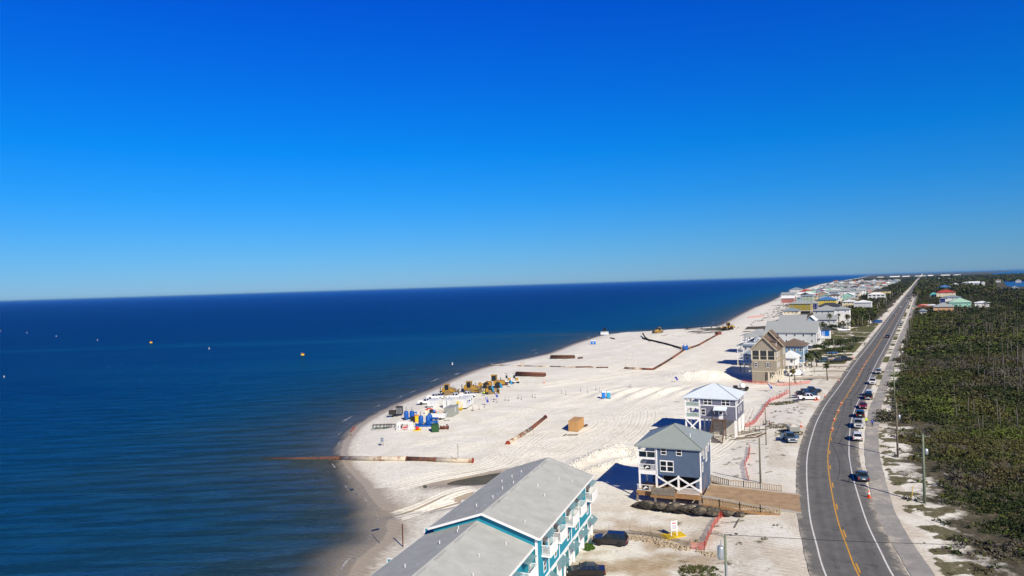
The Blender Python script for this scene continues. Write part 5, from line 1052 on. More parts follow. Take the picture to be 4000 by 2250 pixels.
# --- rows of houses fading up the coast
random.seed(5)
walls = ['white', 'white', 'white', 'cream', 'cream', 'light grey', 'light grey', 'light grey', 'pale blue', 'pale blue', 'grey', 'grey', 'pale yellow', 'tan', 'sage', 'tan', 'pink', 'mint', 'slate blue', 'peach']
roofs = ['grey shingle']*12+['pale metal']*5+['white metal']*3+['slate']*5+['brown shingle']*2+['blue metal', 'red metal', 'green metal', 'dark shingle', 'dark shingle']
SEEN = set(); nfar = 0
def far_house(x, y, right=False):
    global nfar
    for (a, b, r) in PLACED:
        if (a-x)**2+(b-y)**2 < (r+9)**2: return
    wall = random.choice(walls); roof = random.choice(roofs); w = random.uniform(9, 15); d = random.uniform(10, 16); kind = random.choice(['hip', 'hip', 'gable']); st_ = random.choice([2, 2, 2, 3, 1]) if not right else random.choice([1, 2])
    PLACED.append((x, y, max(w, d)*.55)); sz = {1: 'one storey', 2: 'two storey', 3: 'three storey'}[st_]
    where = 'in the far woods' if right else ('on the far sea-front' if shore_d(np.array([x]), np.array([y]))[0] < 95 else 'in the far village')
    label = '%s %s house with %s %s roof %s' % (wall, sz, roof, kind, where)
    house('beach_house', label, (x, y, .95), -HA+random.gauss(0, .06), w, d, 2.8 if not right else 1, st_, 3.0, 'w_'+wall, 'r_'+roof, kind, random.uniform(2.2, 3.6), .6, random.choice('xy'), ((3, 1) if y < 1500 else (2, 0)) if y < 2600 else (0, 0), (1.3, 1.5) if y < 2000 else (1.8, 1.6), label, None if (y > 1600 or random.random() < .5) else 2.2, trim=y < 1500); nfar += 1
for y in np.concatenate([np.arange(600, 1500, 22), np.arange(1500, 2600, 36), np.arange(2600, 5200, 70)]):
    rx = float(roadx(y)); S = float(np.interp(y, sy, sx_)); Ls = (rx-S)*.866
    s = 62+random.uniform(0, 12)
    while s < Ls-44:
        j = random.gauss(0, 5); px, py = rx-s*hax.x+j*hay.x, y+s*-hax.y+j*hay.y
        if nfar < 290 and random.random() < (.86 if y < 2600 else .75) and shore_d(np.array([px]), np.array([py]))[0] > 34 and not (py < 860): far_house(px, py)
        s += random.uniform(21, 30) if y < 1500 else random.uniform(26, 40)
for i in range(46):
    y = random.uniform(900, 3600); s = random.uniform(40, 130+y*.16); rx = float(roadx(y)); far_house(rx+s*hax.x, y+s*hax.y, True)
# white hotel strip at the very end of the coast
t = thing('beach_resort', 'long white resort blocks on the horizon at the end of the highway', 'building', (4300, 7400, 1), -R(15))
for i in range(7): MB().box(-420+i*120, -420+i*120+[60, 95, 70, 105, 50, 88, 64][i], -15, 15, 0, 7+2*(i*5 % 3)).build('block', 'white', t)
# cell mast
c = nearright(3618, 3000); t = thing('radio_mast', 'thin grey radio mast standing by the far end of the highway', 'mast', c); MB().tube([(0, 0, 0), (0, 0, 55)], [.9, .4], 6).build('mast', 'steel', t)

# yards between the houses right of the highway
x, y = scatter(2600, 540, 1120, lambda y: (roadx(y)+12, roadx(y)+125)); s_ = road_s(x, y); m = (s_ > 12+(fbm(x/9, y/9, 3)-.4)*10) & (s_ < 105) & (fbm(x/22, y/22, 19) > .36)
for (a, b, r) in PLACED: m &= ((x-a)**2+(y-b)**2 > (r+1)**2)
for (a, b, r) in PLACED[-60:]+PLACED[:60]: m &= ~(((x-a+6*hay.x)**2+(y-b+10*hay.y)**2 < (r+2)**2))
x, y = x[m], y[m]; n = len(x); h = 1.2+2.6*fbm(x/14, y/14, 5)
struct(leafobj('yard_shrubs', [leafcloud(np.stack([x, y, gz(x, y)+.3*h], 1), np.stack([1.9+0*h, 1.9+0*h, h], 1), 20, np.full(n, .6), scrubcol(x, y, .8), tri=True, fill=.4)]), 'stuff')
# ================================================================== vehicles
def paint(name, col, coat=.6): return M('paint_'+name, col, .35, .05, .6, spec=.5, coat=coat)
for n_, c_ in (('white', (.75, .75, .75)), ('black', (.010, .010, .012)), ('navy', (.012, .018, .035)), ('silver', (.42, .44, .46)), ('red', (.20, .008, .015)), ('bluegrey', (.045, .085, .11)), ('blue', (.02, .09, .28)), ('darkgrey', (.03, .032, .036)), ('steelblue', (.06, .11, .17))): paint(n_, c_)
M('lamp_red', (.35, .01, .01), .3); M('lamp_clear', (.7, .7, .68), .2)
WH = {}
def wheel(parent, x, y, r, w=.24):
    k = (round(r, 2), w)
    if k not in WH:
        t = MB().lathe([(r*.62, -w/2), (r*.93, -w/2), (r, -w/2+.04), (r, w/2-.04), (r*.93, w/2), (r*.62, w/2)], n=16); a = t.mesh('tyre', 'tyre', True)
        b = MB().lathe([(.05, -w*.42), (r*.64, -w*.40), (r*.64, w*.40), (.05, w*.42)], n=12).mesh('rim', 'rim')
        for me in (a, b): me.transform(Matrix.Rotation(math.pi/2, 4, 'X'))
        WH[k] = (a, b)
    a, b = WH[k]; o = obj('wheel', a, parent, (x, y, r)); obj('rim', b, o); return o
def greenhouse(parent, paintm, x0, x1, x2, x3, zb, zt, wb, wt, tag_='cabin'):
    """cabin frustum: x0 rear base, x1 rear top, x2 front top, x3 front base; glass set slightly proud of each side"""
    hb, ht = wb/2, wt/2
    MB().hexa([(x0, -hb, zb), (x3, -hb, zb), (x3, hb, zb), (x0, hb, zb), (x1, -ht, zt), (x2, -ht, zt), (x2, ht, zt), (x1, ht, zt)]).build(tag_, paintm, parent, bevel=.06)
    def panel(name, a, b, c, d, m=.1, push=(0, 0, 0)):
        q = [Vector(v) for v in (a, b, c, d)]; ce = sum(q, Vector())/4; q = [ce+(v-ce)*(1-m)+Vector(push) for v in q]
        n = (q[1]-q[0]).cross(q[3]-q[0]).normalized()*.025; MB().hexa([*(v-n for v in q), *(v+n for v in q)]).build(name, 'glass', parent)
    panel('windscreen', (x3, -hb, zb), (x3, hb, zb), (x2, ht, zt), (x2, -ht, zt), .13, (.012, 0, 0)); panel('rear_window', (x0, -hb, zb), (x0, hb, zb), (x1, ht, zt), (x1, -ht, zt), .14, (-.012, 0, 0))
    for s in (-1, 1):
        n = 2 if x3-x0 < 2.6 else 3
        for i in range(n):
            f0, f1 = i/n+.02, (i+1)/n-.02; panel('side_window', (lerp(x0, x3, f0), s*hb, zb), (lerp(x0, x3, f1), s*hb, zb), (lerp(x1, x2, f1), s*ht, zt), (lerp(x1, x2, f0), s*ht, zt), .12, (0, s*.012, 0))
def car(label, u, v, head, kind, col, group=None, pos=None, name=None, z=None):
    """head: heading in degrees from +x; vehicle's nose at local +x"""
    c = Vector(pos) if pos is not None else G(u, v)
    if z is not None: c.z = z
    nm = {'suv': 'sport_utility_vehicle', 'sedan': 'sedan', 'pickup': 'pickup_truck', 'van': 'van'}[kind]
    t = thing(name or nm, label, {'suv': 'suv', 'sedan': 'car', 'pickup': 'pickup', 'van': 'van'}[kind], c, R(head), group); pm = 'paint_'+col
    if kind == 'suv': L, W, r, belt, hood, low = 4.9, 1.95, .38, 1.08, 1.0, .32
    elif kind == 'sedan': L, W, r, belt, hood, low = 4.8, 1.85, .33, .95, .86, .24
    elif kind == 'van': L, W, r, belt, hood, low = 5.8, 2.0, .36, 1.25, 1.2, .32
    else: L, W, r, belt, hood, low = 5.8, 2.0, .41, 1.18, 1.15, .42
    h = L/2; fx, rx = h-.95, -h+(1.05 if kind != 'pickup' else 1.25)
    if kind == 'suv': prof = [(-h, low+.12), (-h+.1, low), (h-.15, low), (h, low+.2), (h, hood-.28), (h-.12, hood-.06), (h-1.25, belt), (-h+.05, belt+.02), (-h, belt-.1)]
    elif kind == 'sedan': prof = [(-h, low+.15), (-h+.12, low), (h-.15, low), (h, low+.15), (h, hood-.3), (h-.15, hood-.1), (h-1.35, belt), (-h+1.0, belt), (-h+.05, belt-.04), (-h, belt-.2)]
    elif kind == 'van': prof = [(-h, low), (h-.15, low), (h, low+.2), (h, hood-.3), (h-.2, hood-.05), (h-.9, belt+.1), (h-1.7, 2.25), (h-1.9, 2.4), (-h+.1, 2.4), (-h, 2.25)]
    else: prof = [(-h, low+.05), (h-.12, low), (h, low+.12), (h, hood-.2), (h-.1, hood), (h-1.5, belt+.02), (-h+2.0, belt+.02), (-h+2.0, .78), (-h+.12, .78), (-h+.12, belt), (-h, belt)]
    body = MB().prism(prof, -W/2, W/2, 'y').build('body', pm, t, bevel=.05)
    if kind == 'suv': greenhouse(t, pm, -h+.06, -h+.45, h-2.15, h-1.3, belt-.02, 1.72, W-.1, W-.42)
    elif kind == 'sedan': greenhouse(t, pm, -h+.75, -h+1.45, h-2.25, h-1.35, belt-.03, 1.43, W-.14, W-.5)
    elif kind == 'pickup':
        greenhouse(t, pm, -h+2.0, -h+2.15, h-2.2, h-1.5, belt-.02, 1.92, W-.1, W-.4)
        for s in (-1, 1): MB().box(-h+.1, -h+2.05, s*(W/2-.05)-.05, s*(W/2-.05)+.05, .75, belt+.03).build('bed_side', pm, t)
        MB().box(-h+.14, -h+2.0, -W/2+.1, W/2-.1, .775, .80).build('bed_floor', 'dark', t); MB().box(-h+2.0, -h+2.04, -W/2+.12, W/2-.12, .8, belt).build('bed_front', 'dark', t)
    else:
        for s in (-1, 1): MB().box(h-2.0, h-1.15, s*(W/2)-.02, s*(W/2)+.02, 1.35, 1.95).build('side_window', 'glass', t)
        MB().hexa([(h-.93, -W/2+.15, belt+.14), (h-.93, W/2-.15, belt+.14), (h-1.62, W/2-.2, 2.15), (h-1.62, -W/2+.2, 2.15), (h-.9, -W/2+.15, belt+.2), (h-.9, W/2-.15, belt+.2), (h-1.58, W/2-.2, 2.2), (h-1.58, -W/2+.2, 2.2)]).build('windscreen', 'glass', t)
    for s in (-1, 1):
        for x in (fx, rx):
            MB().cyl((x, s*(W/2-.30), r+.03), (x, s*(W/2+.012), r+.03), r+.07, r+.07, 14).build('wheel_arch', 'dark', t); wheel(t, x, s*(W/2-.10), r)
        MB().box(h-.06, h+.02, s*(W/2-.28)-.2, s*(W/2-.28)+.2, hood-.34, hood-.16).build('headlight', 'lamp_clear', t); MB().box(-h-.02, -h+.06, s*(W/2-.16)-.13, s*(W/2-.16)+.13, belt-.42, belt-.12).build('tail_light', 'lamp_red', t)
        xm = {'suv': h-1.6, 'sedan': h-1.6, 'van': h-1.2, 'pickup': h-1.9}[kind]; MB().box(xm-.1, xm+.08, s*(W/2+.1)-.1, s*(W/2+.1)+.1, belt, belt+.18).build('mirror', pm, t)
    MB().box(h-.02, h+.035, -.55, .55, hood-.42, hood-.16).build('grille', 'dark', t); MB().box(h-.05, h+.06, -W/2+.15, W/2-.15, low+.02, low+.2).build('bumper', 'dark' if kind != 'pickup' else 'silver', t); MB().box(-h-.06, -h+.05, -W/2+.15, W/2-.15, low+.05, low+.25).build('bumper', 'dark' if kind != 'pickup' else 'silver', t)
    MB().box(-h-.075, -h-.055, -.25, .25, low+.3 if kind == 'pickup' else belt-.4, low+.42 if kind == 'pickup' else belt-.26).build('number_plate', 'white', t)
    return t
RH = 59.7
car('black three row suv parked by the stone row at the townhouses', 2385, 2125, 163, 'suv', 'black'); car('black low car at the townhouse doors, cut by the frame', 2290, 2245, 175, 'sedan', 'black')
ZR = RZ+.06
car('dark blue grey sedan parked half on the verge', 3367, 1872, 71, 'sedan', 'bluegrey', z=ZR); car('white suv parked on the highway verge behind the grey sedan', 3350, 1718, 66, 'suv', 'white', z=ZR)
car('silver pickup facing down the highway beside the worker in yellow', 3353, 1668, 245, 'pickup', 'silver', z=ZR); t = car('black open suv with raised tailgate behind the silver pickup', 3361, 1628, 64, 'suv', 'black', z=ZR); MB().box(-2.95, -2.3, -.8, .8, 1.75, 1.82).build('tailgate', 'paint_black', t)
car('dark red sedan parked on the highway verge', 3372, 1594, 242, 'sedan', 'red', z=ZR); car('black flatbed pickup parked behind the red sedan', 3393, 1558, 62, 'pickup', 'black', z=ZR); car('white suv right behind the black flatbed pickup', 3396, 1545, 62, 'suv', 'white', z=ZR)
car('white pickup parked on the grass strip beside the highway', 3410, 1500, 241, 'pickup', 'white', z=ZR); car('pale silver suv parked beyond the white verge pickup', 3432, 1460, 241, 'suv', 'silver', z=ZR)
car('black suv driving in the far lane of the highway', 3468, 1319, RH, 'suv', 'black', z=ZR); car('white suv driving away with trailer car behind', 3520, 1272, RH+180, 'suv', 'silver', z=ZR); car('white sedan close behind the silver suv', 3522, 1262, RH, 'sedan', 'white', z=ZR)
FARC = [(3494,1234,'silver','silver car coming down the highway, the nearest of the far traffic'),(3517,1202,'white','white car coming down the highway between two dark ones'),(3545,1180,'white','white car on the far highway near the roadside stand'),(3556,1169,'black','black car on the far highway next to the white one'),(3570,1163,'darkgrey','dark tall truck standing at the roadside stand'),(3546,1159,'black','small dark car far up the highway left lane'),(3571,1158,'red','reddish car far up the highway right lane'),(3562,1138,'white','tiny white car high up the highway'),(3582,1137,'black','tiny dark car high up the highway'),(3573,1121,'black','tiny black car close to the vanishing point')]
for i, (u, v, c, l) in enumerate(FARC): car(l, u, v, RH+(180 if i % 2 == 0 else 0), 'suv', c, z=ZR)
car('white pickup parked on sand at the end of the dark pickups', 3158, 1562, 355, 'pickup', 'white'); car('black pickup parked second from the white one on the sand', 3150, 1551, 352, 'pickup', 'black'); car('long black pickup parked between two dark trucks', 3152, 1543, 352, 'pickup', 'navy'); car('dark navy pickup parked farthest from the white one', 3168, 1534, 350, 'pickup', 'navy')
t = car('steel blue pickup with open doors towing a dump bed, nose to the townhouses', 3084, 1722, 262, 'pickup', 'steelblue')
for s in (-1, 1): MB().box(.2, .3, s*1.0, s*2.0, .6, 1.5).build('open_door', 'paint_steelblue', t)
tr = thing('dump_trailer', 'grey dump trailer piled with sand behind the steel blue pickup', 'trailer', G(3098, 1690), R(262)); MB().taper(0, 0, .6, 1.6, 3.4, 2.0, 3.8, 2.3).build('dump_body', 'grey_box', tr); MB().taper(0, 0, 1.58, 1.95, 3.4, 2.0, .8, .5).build('sand_load', 'rut_sand', tr)
for s in (-1, 1):
    for x in (-.5, .5): wheel(tr, x, s*1.05, .36)
MB().beam((1.7, 0, .6), (3.0, 0, .55), .12).build('drawbar', 'steel', tr)
car('white panel van parked beside the taupe house', 3108, 1468, 182, 'van', 'white')
car('dark suv under the oaks beside the lawns', 3213, 1415, 200, 'suv', 'bluegrey'); car('black suv parked on the paved lot by the highway', 3270, 1415, 175, 'suv', 'black'); car('black pickup parked behind the black suv on the paved lot', 3300, 1409, 175, 'pickup', 'black'); car('dark blue car half hidden by the oaks', 3250, 1383, 180, 'suv', 'blue')
car('white pickup parked by the far sandy lot', 3440, 1260, 100, 'pickup', 'silver'); car('white van on the far sandy lot', 3385, 1265, 180, 'van', 'white'); car('bright blue van beside the far sandy lot', 3425, 1262, 150, 'van', 'blue')
# works pickups on the beach
car('white pickup parked by the dozers, seen side on', 1826, 1551, 355, 'pickup', 'white'); car('white pickup half hidden behind the site office', 1780, 1557, 178, 'pickup', 'white'); car('white pickup parked behind the marked white container', 1701, 1559, 352, 'pickup', 'white'); car('white pickup at the water side of the marked white container', 1668, 1579, 352, 'pickup', 'white')
# ------------------------------------------------------------------ heavy machines
def dozer(label, u, v, head, mat='cat_yellow', s=1.0, ripper=True, blade='mud_track'):
    t = thing('bulldozer', label, 'bulldozer', G(u, v), R(head)); t.scale = (s, s, s)
    for sd in (-1, 1):
        pr_ = [(-2.0, .45), (-1.7, .08), (1.7, .08), (2.0, .45), (1.6, .9), (-.6, 1.2), (-1.5, 1.0)]
        tr = MB().prism(pr_, sd*1.15-.28, sd*1.15+.28, 'y').build('track', 'mud_track', t)
        for x in (-1.6, 1.6): MB().cyl((x, sd*.84, .5), (x, sd*1.46, .5), .38, .38, 12).build('sprocket', 'cab_black', tr)
        for x in (-.9, -.3, .3, .9): MB().cyl((x, sd*.86, .28), (x, sd*1.45, .28), .17, .17, 8).build('roller', 'mud_track', tr)
    MB().prism([(-2.1, .7), (2.0, .7), (2.0, 1.75), (1.9, 1.9), (.1, 2.05), (-.1, 1.45), (-2.1, 1.5)], -.75, .75, 'y').build('body', mat, t, bevel=.06)
    MB().prism([(-2.2, 1.3), (-1.2, 1.3), (-1.2, 2.1), (-2.05, 2.1)], -.85, .85, 'y').build('fuel_tank', mat, t, bevel=.05)
    MB().taper(-.7, 0, 1.5, 3.05, 1.5, 1.5, 1.3, 1.3).build('cab', 'glass', t); MB().box(-1.55, .15, -.82, .82, 3.05, 3.22).build('cab_roof', mat, t, bevel=.05)
    for x, y in ((-1.4, -.72), (-1.4, .72), (0, -.72), (0, .72)): MB().beam((x, y, 1.5), (x*.92-.03, y*.93, 3.06), .12).build('pillar', mat, t)
    MB().cyl((1.2, .3, 1.9), (1.2, .3, 2.75), .07).build('exhaust', 'cab_black', t); MB().cyl((.7, -.3, 1.95), (.7, -.3, 2.45), .13).build('air_intake', 'cab_black', t)
    MB().prism([(2.75, .1), (2.95, .12), (2.7, .6), (2.72, 1.05), (2.95, 1.5), (2.8, 1.55), (2.52, 1.05), (2.5, .6)], -1.95, 1.95, 'y').build('blade', blade, t)
    for sd in (-1, 1): MB().beam((-.3, sd*1.5, .5), (2.6, sd*1.55, .55), .18).build('push_arm', mat, t); MB().beam((1.3, sd*.85, 1.9), (2.6, sd*.7, 1.2), .14).build('lift_ram', 'steel', t)
    if ripper: MB().box(-2.9, -2.2, -.8, .8, .8, 1.05).build('ripper_frame', 'cab_black', t); MB().beam((-2.8, 0, 2.3), (-2.8, 0, .3), .16, .3).build('ripper_shank', 'cab_black', t)
    return t
def loader(label, u, v, head, s=1.0, forks=False):
    t = thing('wheel_loader', label, 'loader', G(u, v), R(head)); t.scale = (s, s, s); mat = 'cat_yellow'
    for x in (-1.6, 1.6):
        for sd in (-1, 1): wheel(t, x, sd*1.1, .85, .6)
    MB().prism([(-3.3, 1.0), (-.3, .9), (-.3, 2.0), (-3.0, 2.1), (-3.3, 1.8)], -.85, .85, 'y').build('engine_body', mat, t, bevel=.08); MB().prism([(.2, .7), (2.2, .7), (2.0, 1.6), (.3, 1.6)], -.6, .6, 'y').build('front_frame', mat, t, bevel=.05)
    MB().taper(-.45, 0, 1.9, 3.35, 1.4, 1.45, 1.25, 1.3).build('cab', 'glass', t); MB().box(-1.25, .4, -.8, .8, 3.35, 3.5).build('cab_roof', mat, t, bevel=.05)
    for x, y in ((-1.1, -.7), (-1.1, .7), (.2, -.7), (.2, .7)): MB().beam((x, y, 1.9), (x, y*.92, 3.36), .12).build('pillar', mat, t)
    MB().cyl((-2.2, 0, 2.05), (-2.2, 0, 2.9), .08).build('exhaust', 'cab_black', t)
    for sd in (-1, 1): MB().beam((.6, sd*.5, 1.7), (3.4, sd*.55, .9), .16, .32).build('lift_arm', mat, t)
    if forks:
        for sd in (-1, 1): MB().tube([(3.3, sd*.9, .3), (3.6, sd*.9, 1.2), (4.2, sd*.9, 1.5), (4.7, sd*.9, .9), (4.8, sd*.9, .2)], .13, 6).build('grapple_tine', 'cab_black', t)
        MB().beam((3.45, -1.1, .6), (3.45, 1.1, .6), .25).build('grapple_bar', 'cab_black', t)
    else: MB().prism([(3.3, .15), (4.4, .1), (4.45, .18), (3.75, .35), (3.55, .8), (3.9, 1.35), (3.6, 1.4), (3.2, .8)], -1.5, 1.5, 'y').build('bucket', mat, t)
    return t
dozer('yellow bulldozer with rear ripper, first in the row at the waterline', 1755, 1541, 352, s=1.12); dozer('yellow bulldozer in the middle of the row behind the white pickup', 1842, 1533, 350, s=1.22); dozer('yellow bulldozer behind the teal feather flags', 1918, 1538, 15, s=.95)
loader('big yellow wheel loader with tall cab at the end of the dozer row', 1925, 1515, 172, 1.35)
dozer('yellow bulldozer pushing sand at the far waterline', 2571, 1301, 190, s=1.25); loader('yellow wheel loader with black grapple beside the far pipe end', 2842, 1288, 185, 1.45, True); dz_ = dozer('dark bulldozer with pale blade standing in the shallows', 2362, 1300, 262, 'cab_black', 1.5, False, 'white_box'); dz_.location = (*P(2362, 1305, SEA), SEA-.15)
# ------------------------------------------------------------------ containers, cabins, plant
def container(name, label, u, v, az, L=6.06, W=2.44, Hh=2.59, mat='white_box', dark=None, skid=0.0, doors=True, corr=True):
    """u,v: ground point of the near right corner; long side runs back at azimuth az"""
    c = G(u, v); a = R(az); axx = Vector((math.cos(a), -math.sin(a), 0)); ayy = Vector((math.sin(a), math.cos(a), 0)); c = c-axx*W/2+ayy*L/2
    t = thing(name, label, 'container', (c.x, c.y, c.z), -a); X, Y = W/2, L/2; z0 = skid
    MB().box(-X+.05, X-.05, -Y+.05, Y-.05, z0+.15, z0+Hh-.05).build('shell', mat, t)
    for sx in (-1, 1):
        for sy in (-1, 1): MB().bc(sx*(X-.07), sy*(Y-.07), z0+Hh/2, .16, .16, Hh).build('corner_post', dark or mat, t)
        MB().beam((sx*(X-.06), -Y+.1, z0+Hh-.06), (sx*(X-.06), Y-.1, z0+Hh-.06), .13).build('top_rail', dark or mat, t); MB().beam((sx*(X-.06), -Y+.1, z0+.08), (sx*(X-.06), Y-.1, z0+.08), .14).build('bottom_rail', dark or mat, t)
    for z in (z0+.1, z0+Hh-.08): MB().beam((-X+.1, -Y+.04, z), (X-.1, -Y+.04, z), .1, .16).build('end_rail', dark or mat, t)
    if corr:
        n = int(L/.28)
        for i in range(n): MB().box(X-.055, X-.015, -Y+.2+i*.28, -Y+.34+i*.28, z0+.2, z0+Hh-.14).build('corrugation', mat, t)
        if not doors:
            for i in range(8): MB().box(-X+.2+i*.27, -X+.33+i*.27, -Y+.015, -Y+.055, z0+.2, z0+Hh-.16).build('corrugation', mat, t)
    return t, X, Y, z0
t, X, Y, z0 = container('shipping_container', 'tan twenty foot shipping container standing alone on the sand', 2258, 1688, 20, mat='tan_box', dark='tan_box', skid=.12)
for dxi in (0, 1):
    d = MB().box(-X+.2+dxi*1.03, -X+1.2+dxi*1.03, -Y-.0, -Y+.045, .35, 2.5).build('door', 'tan_box', t)
    for k in range(2): MB().cyl((-X+.5+dxi*1.03+k*.4, -Y-.03, .35), (-X+.5+dxi*1.03+k*.4, -Y-.03, 2.5), .035).build('lock_rod', 'tan_box_dark', d)
    for r_ in range(4):
        for k in range(2): MB().box(-X+.26+dxi*1.03+k*.48, -X+.62+dxi*1.03+k*.48, -Y-.02, -Y+.0, .45+r_*.52, .85+r_*.52).build('panel', 'tan_box', d)
dg = thing('timber_skids', 'dark timber skids lying at the tan container', 'timber', G(2237, 1702)); MB().beam((-1.4, 0, .1), (1.2, -.1, .12), .3, .2).build('skid', 'grey_wood', dg); MB().beam((-1.3, .6, .1), (1.4, .5, .14), .25, .2).build('skid', 'grey_wood', dg); MB().beam((-2.3, -.5, .1), (-1.5, .8, .25), .2).build('skid', 'brown_wood', dg)
dg = thing('timber_skids', 'dark timbers poking out behind the tan container', 'timber', G(2286, 1668)); MB().beam((-.8, -.6, .2), (.6, 1.2, .3), .5, .4).build('skid', 'brown_wood', dg)
def text(body, size, mat, parent, loc, rot):
    cu = bpy.data.curves.new('lettering', 'FONT'); cu.body = body; cu.size = size; cu.extrude = .004; cu.align_x = 'CENTER'
    o = bpy.data.objects.new('lettering', cu); COL.objects.link(o); dg_ = bpy.context.evaluated_depsgraph_get(); me = bpy.data.meshes.new_from_object(o.evaluated_get(dg_)); bpy.data.objects.remove(o)
    me.materials.clear(); me.materials.append(MATS[mat]); q = obj('lettering', me, parent, loc); q.rotation_euler = rot; return q
t, X, Y, z0 = container('shipping_container', 'white shipping container marked 103 on its end', 1699, 1598, 14, doors=False); MB().box(-.45, .45, -Y-.0, -Y+.01, 1.55, 2.1).build('number_panel', 'white', t); text('103', .6, 'dark', t, (0, -Y-.012, 1.6), (math.pi/2, 0, 0))
t, X, Y, z0 = container('shipping_container', 'white shipping container between the marked one and the site office', 1760, 1596, 15, doors=False)
MB().box(-.06, .06, -Y-.03, -Y+.02, .2, 2.4).build('door_gap', 'dark', t)
t, X, Y, z0 = container('shipping_container', 'grey corrugated shipping container in front of the white ones', 1766, 1630, 14, mat='grey_box', doors=False)
for z in (1.1, 1.45, 1.8, 2.1): MB().box(X+.0, X+.02, -.4, .35, z, z+.18).build('placard', 'white', t)
t, X, Y, z0 = container('site_office', 'white site office cabin with black windows and a yellow stair', 1820, 1600, 14, doors=False, corr=False, L=7.5, W=2.8, Hh=2.8, skid=.45)
for y in (-2.2, 2.2):
    f = MB().box(X-.06, X+.0, y-.42, y+.42, 1.7, 2.7).build('window', 'white', t); MB().box(X-.02, X+.02, y-.34, y+.34, 1.78, 2.62).build('pane', 'glass', f)
MB().box(X-.05, X+.01, -.7, .7, 1.9, 2.3).build('sign_panel', 'flag_navy', t); MB().box(X-.05, X+.01, -.5, .5, 1.35, 1.42).build('sign_strip', 'flag_navy', t)
MB().box(-.5, .4, -Y-.03, -Y+.05, .6, 2.6).build('door', 'cream', t)
st = MB().box(-.8, .6, -Y-1.2, -Y-.06, .45, .55).build('stair', 'yellow', t)
for k in range(3): MB().box(-.8, .6, -Y-1.5-k*.25, -Y-1.25-k*.25, .35-k*.13, .4-k*.13).build('step', 'yellow', st)
for x in (-.8, .6): MB().beam((x, -Y-.1, 1.5), (x, -Y-1.2, 1.5), .06).beam((x, -Y-1.2, 1.5), (x, -Y-1.2, .5), .06).build('handrail', 'yellow', st)
MB().box(-1.35, -.75, -Y-.55, -Y-.06, 1.9, 2.5).build('air_conditioner', 'yellow', t)
for y in (-2.6, 2.6): MB().box(-X+.1, X-.1, y-.2, y+.2, 0, .59).build('block', 'dark', t)
# open white skip with wheels
t = thing('waste_skip', 'white open topped skip trailer with rubbish in front of the grey container', 'skip', G(1716, 1638), R(-8)); MB().taper(0, 0, .5, 1.9, 3.6, 2.0, 4.2, 2.3).build('tub', 'white_box', t); MB().box(-1.95, 1.95, -1.0, 1.0, 1.85, 1.93).build('rim', 'dark', t); MB().taper(.3, 0, 1.92, 2.5, 2.4, 1.6, .6, .4).build('rubbish', 'pale_pipe', t)
for x in (-.6, .5):
    for s in (-1, 1): wheel(t, x, s*.9, .34)
def slab(name, label, cat, u, v, dims, mat, rz=0, tilt=0):
    t = MB().bc(0, 0, dims[2]/2, *dims).build(name, mat, None, bevel=.02, loc=G(u, v), rz=R(rz)); t.rotation_euler[0] = tilt; return tag(t, label, cat)
slab('steel_plate', 'dark steel plate lying on sand beside the white skip', 'plate', 1745, 1643, (1.6, .9, .12), 'steel', 25)
def genset(label, u, v, head, mat='black_pipe', s=1.0):
    t = thing('generator_trailer', label, 'generator', G(u, v), R(head)); t.scale = (s, s, s)
    MB().box(-1.9, .1, -.9, .9, .6, 1.7).build('low_housing', mat, t, bevel=.12); MB().box(.1, 2.0, -.95, .95, .6, 2.7).build('tall_housing', mat, t, bevel=.06); MB().beam((-1.9, 0, .5), (-3.0, 0, .45), .12).build('drawbar', 'steel', t)
    for k in range(5): MB().box(.25+k*.34, .45+k*.34, -.985, -.955, .8, 2.5).build('louvre', 'steel', t)
    for x in (-.6, .4):
        for sd in (-1, 1): wheel(t, x, sd*.9, .36)
    MB().cyl((-1.0, .3, 1.7), (-1.0, .3, 2.3), .08).build('exhaust', 'steel', t); return t
genset('black diesel generator trailer next to the twin blue tanks at the waterline', 1546, 1626, 5, s=1.05)
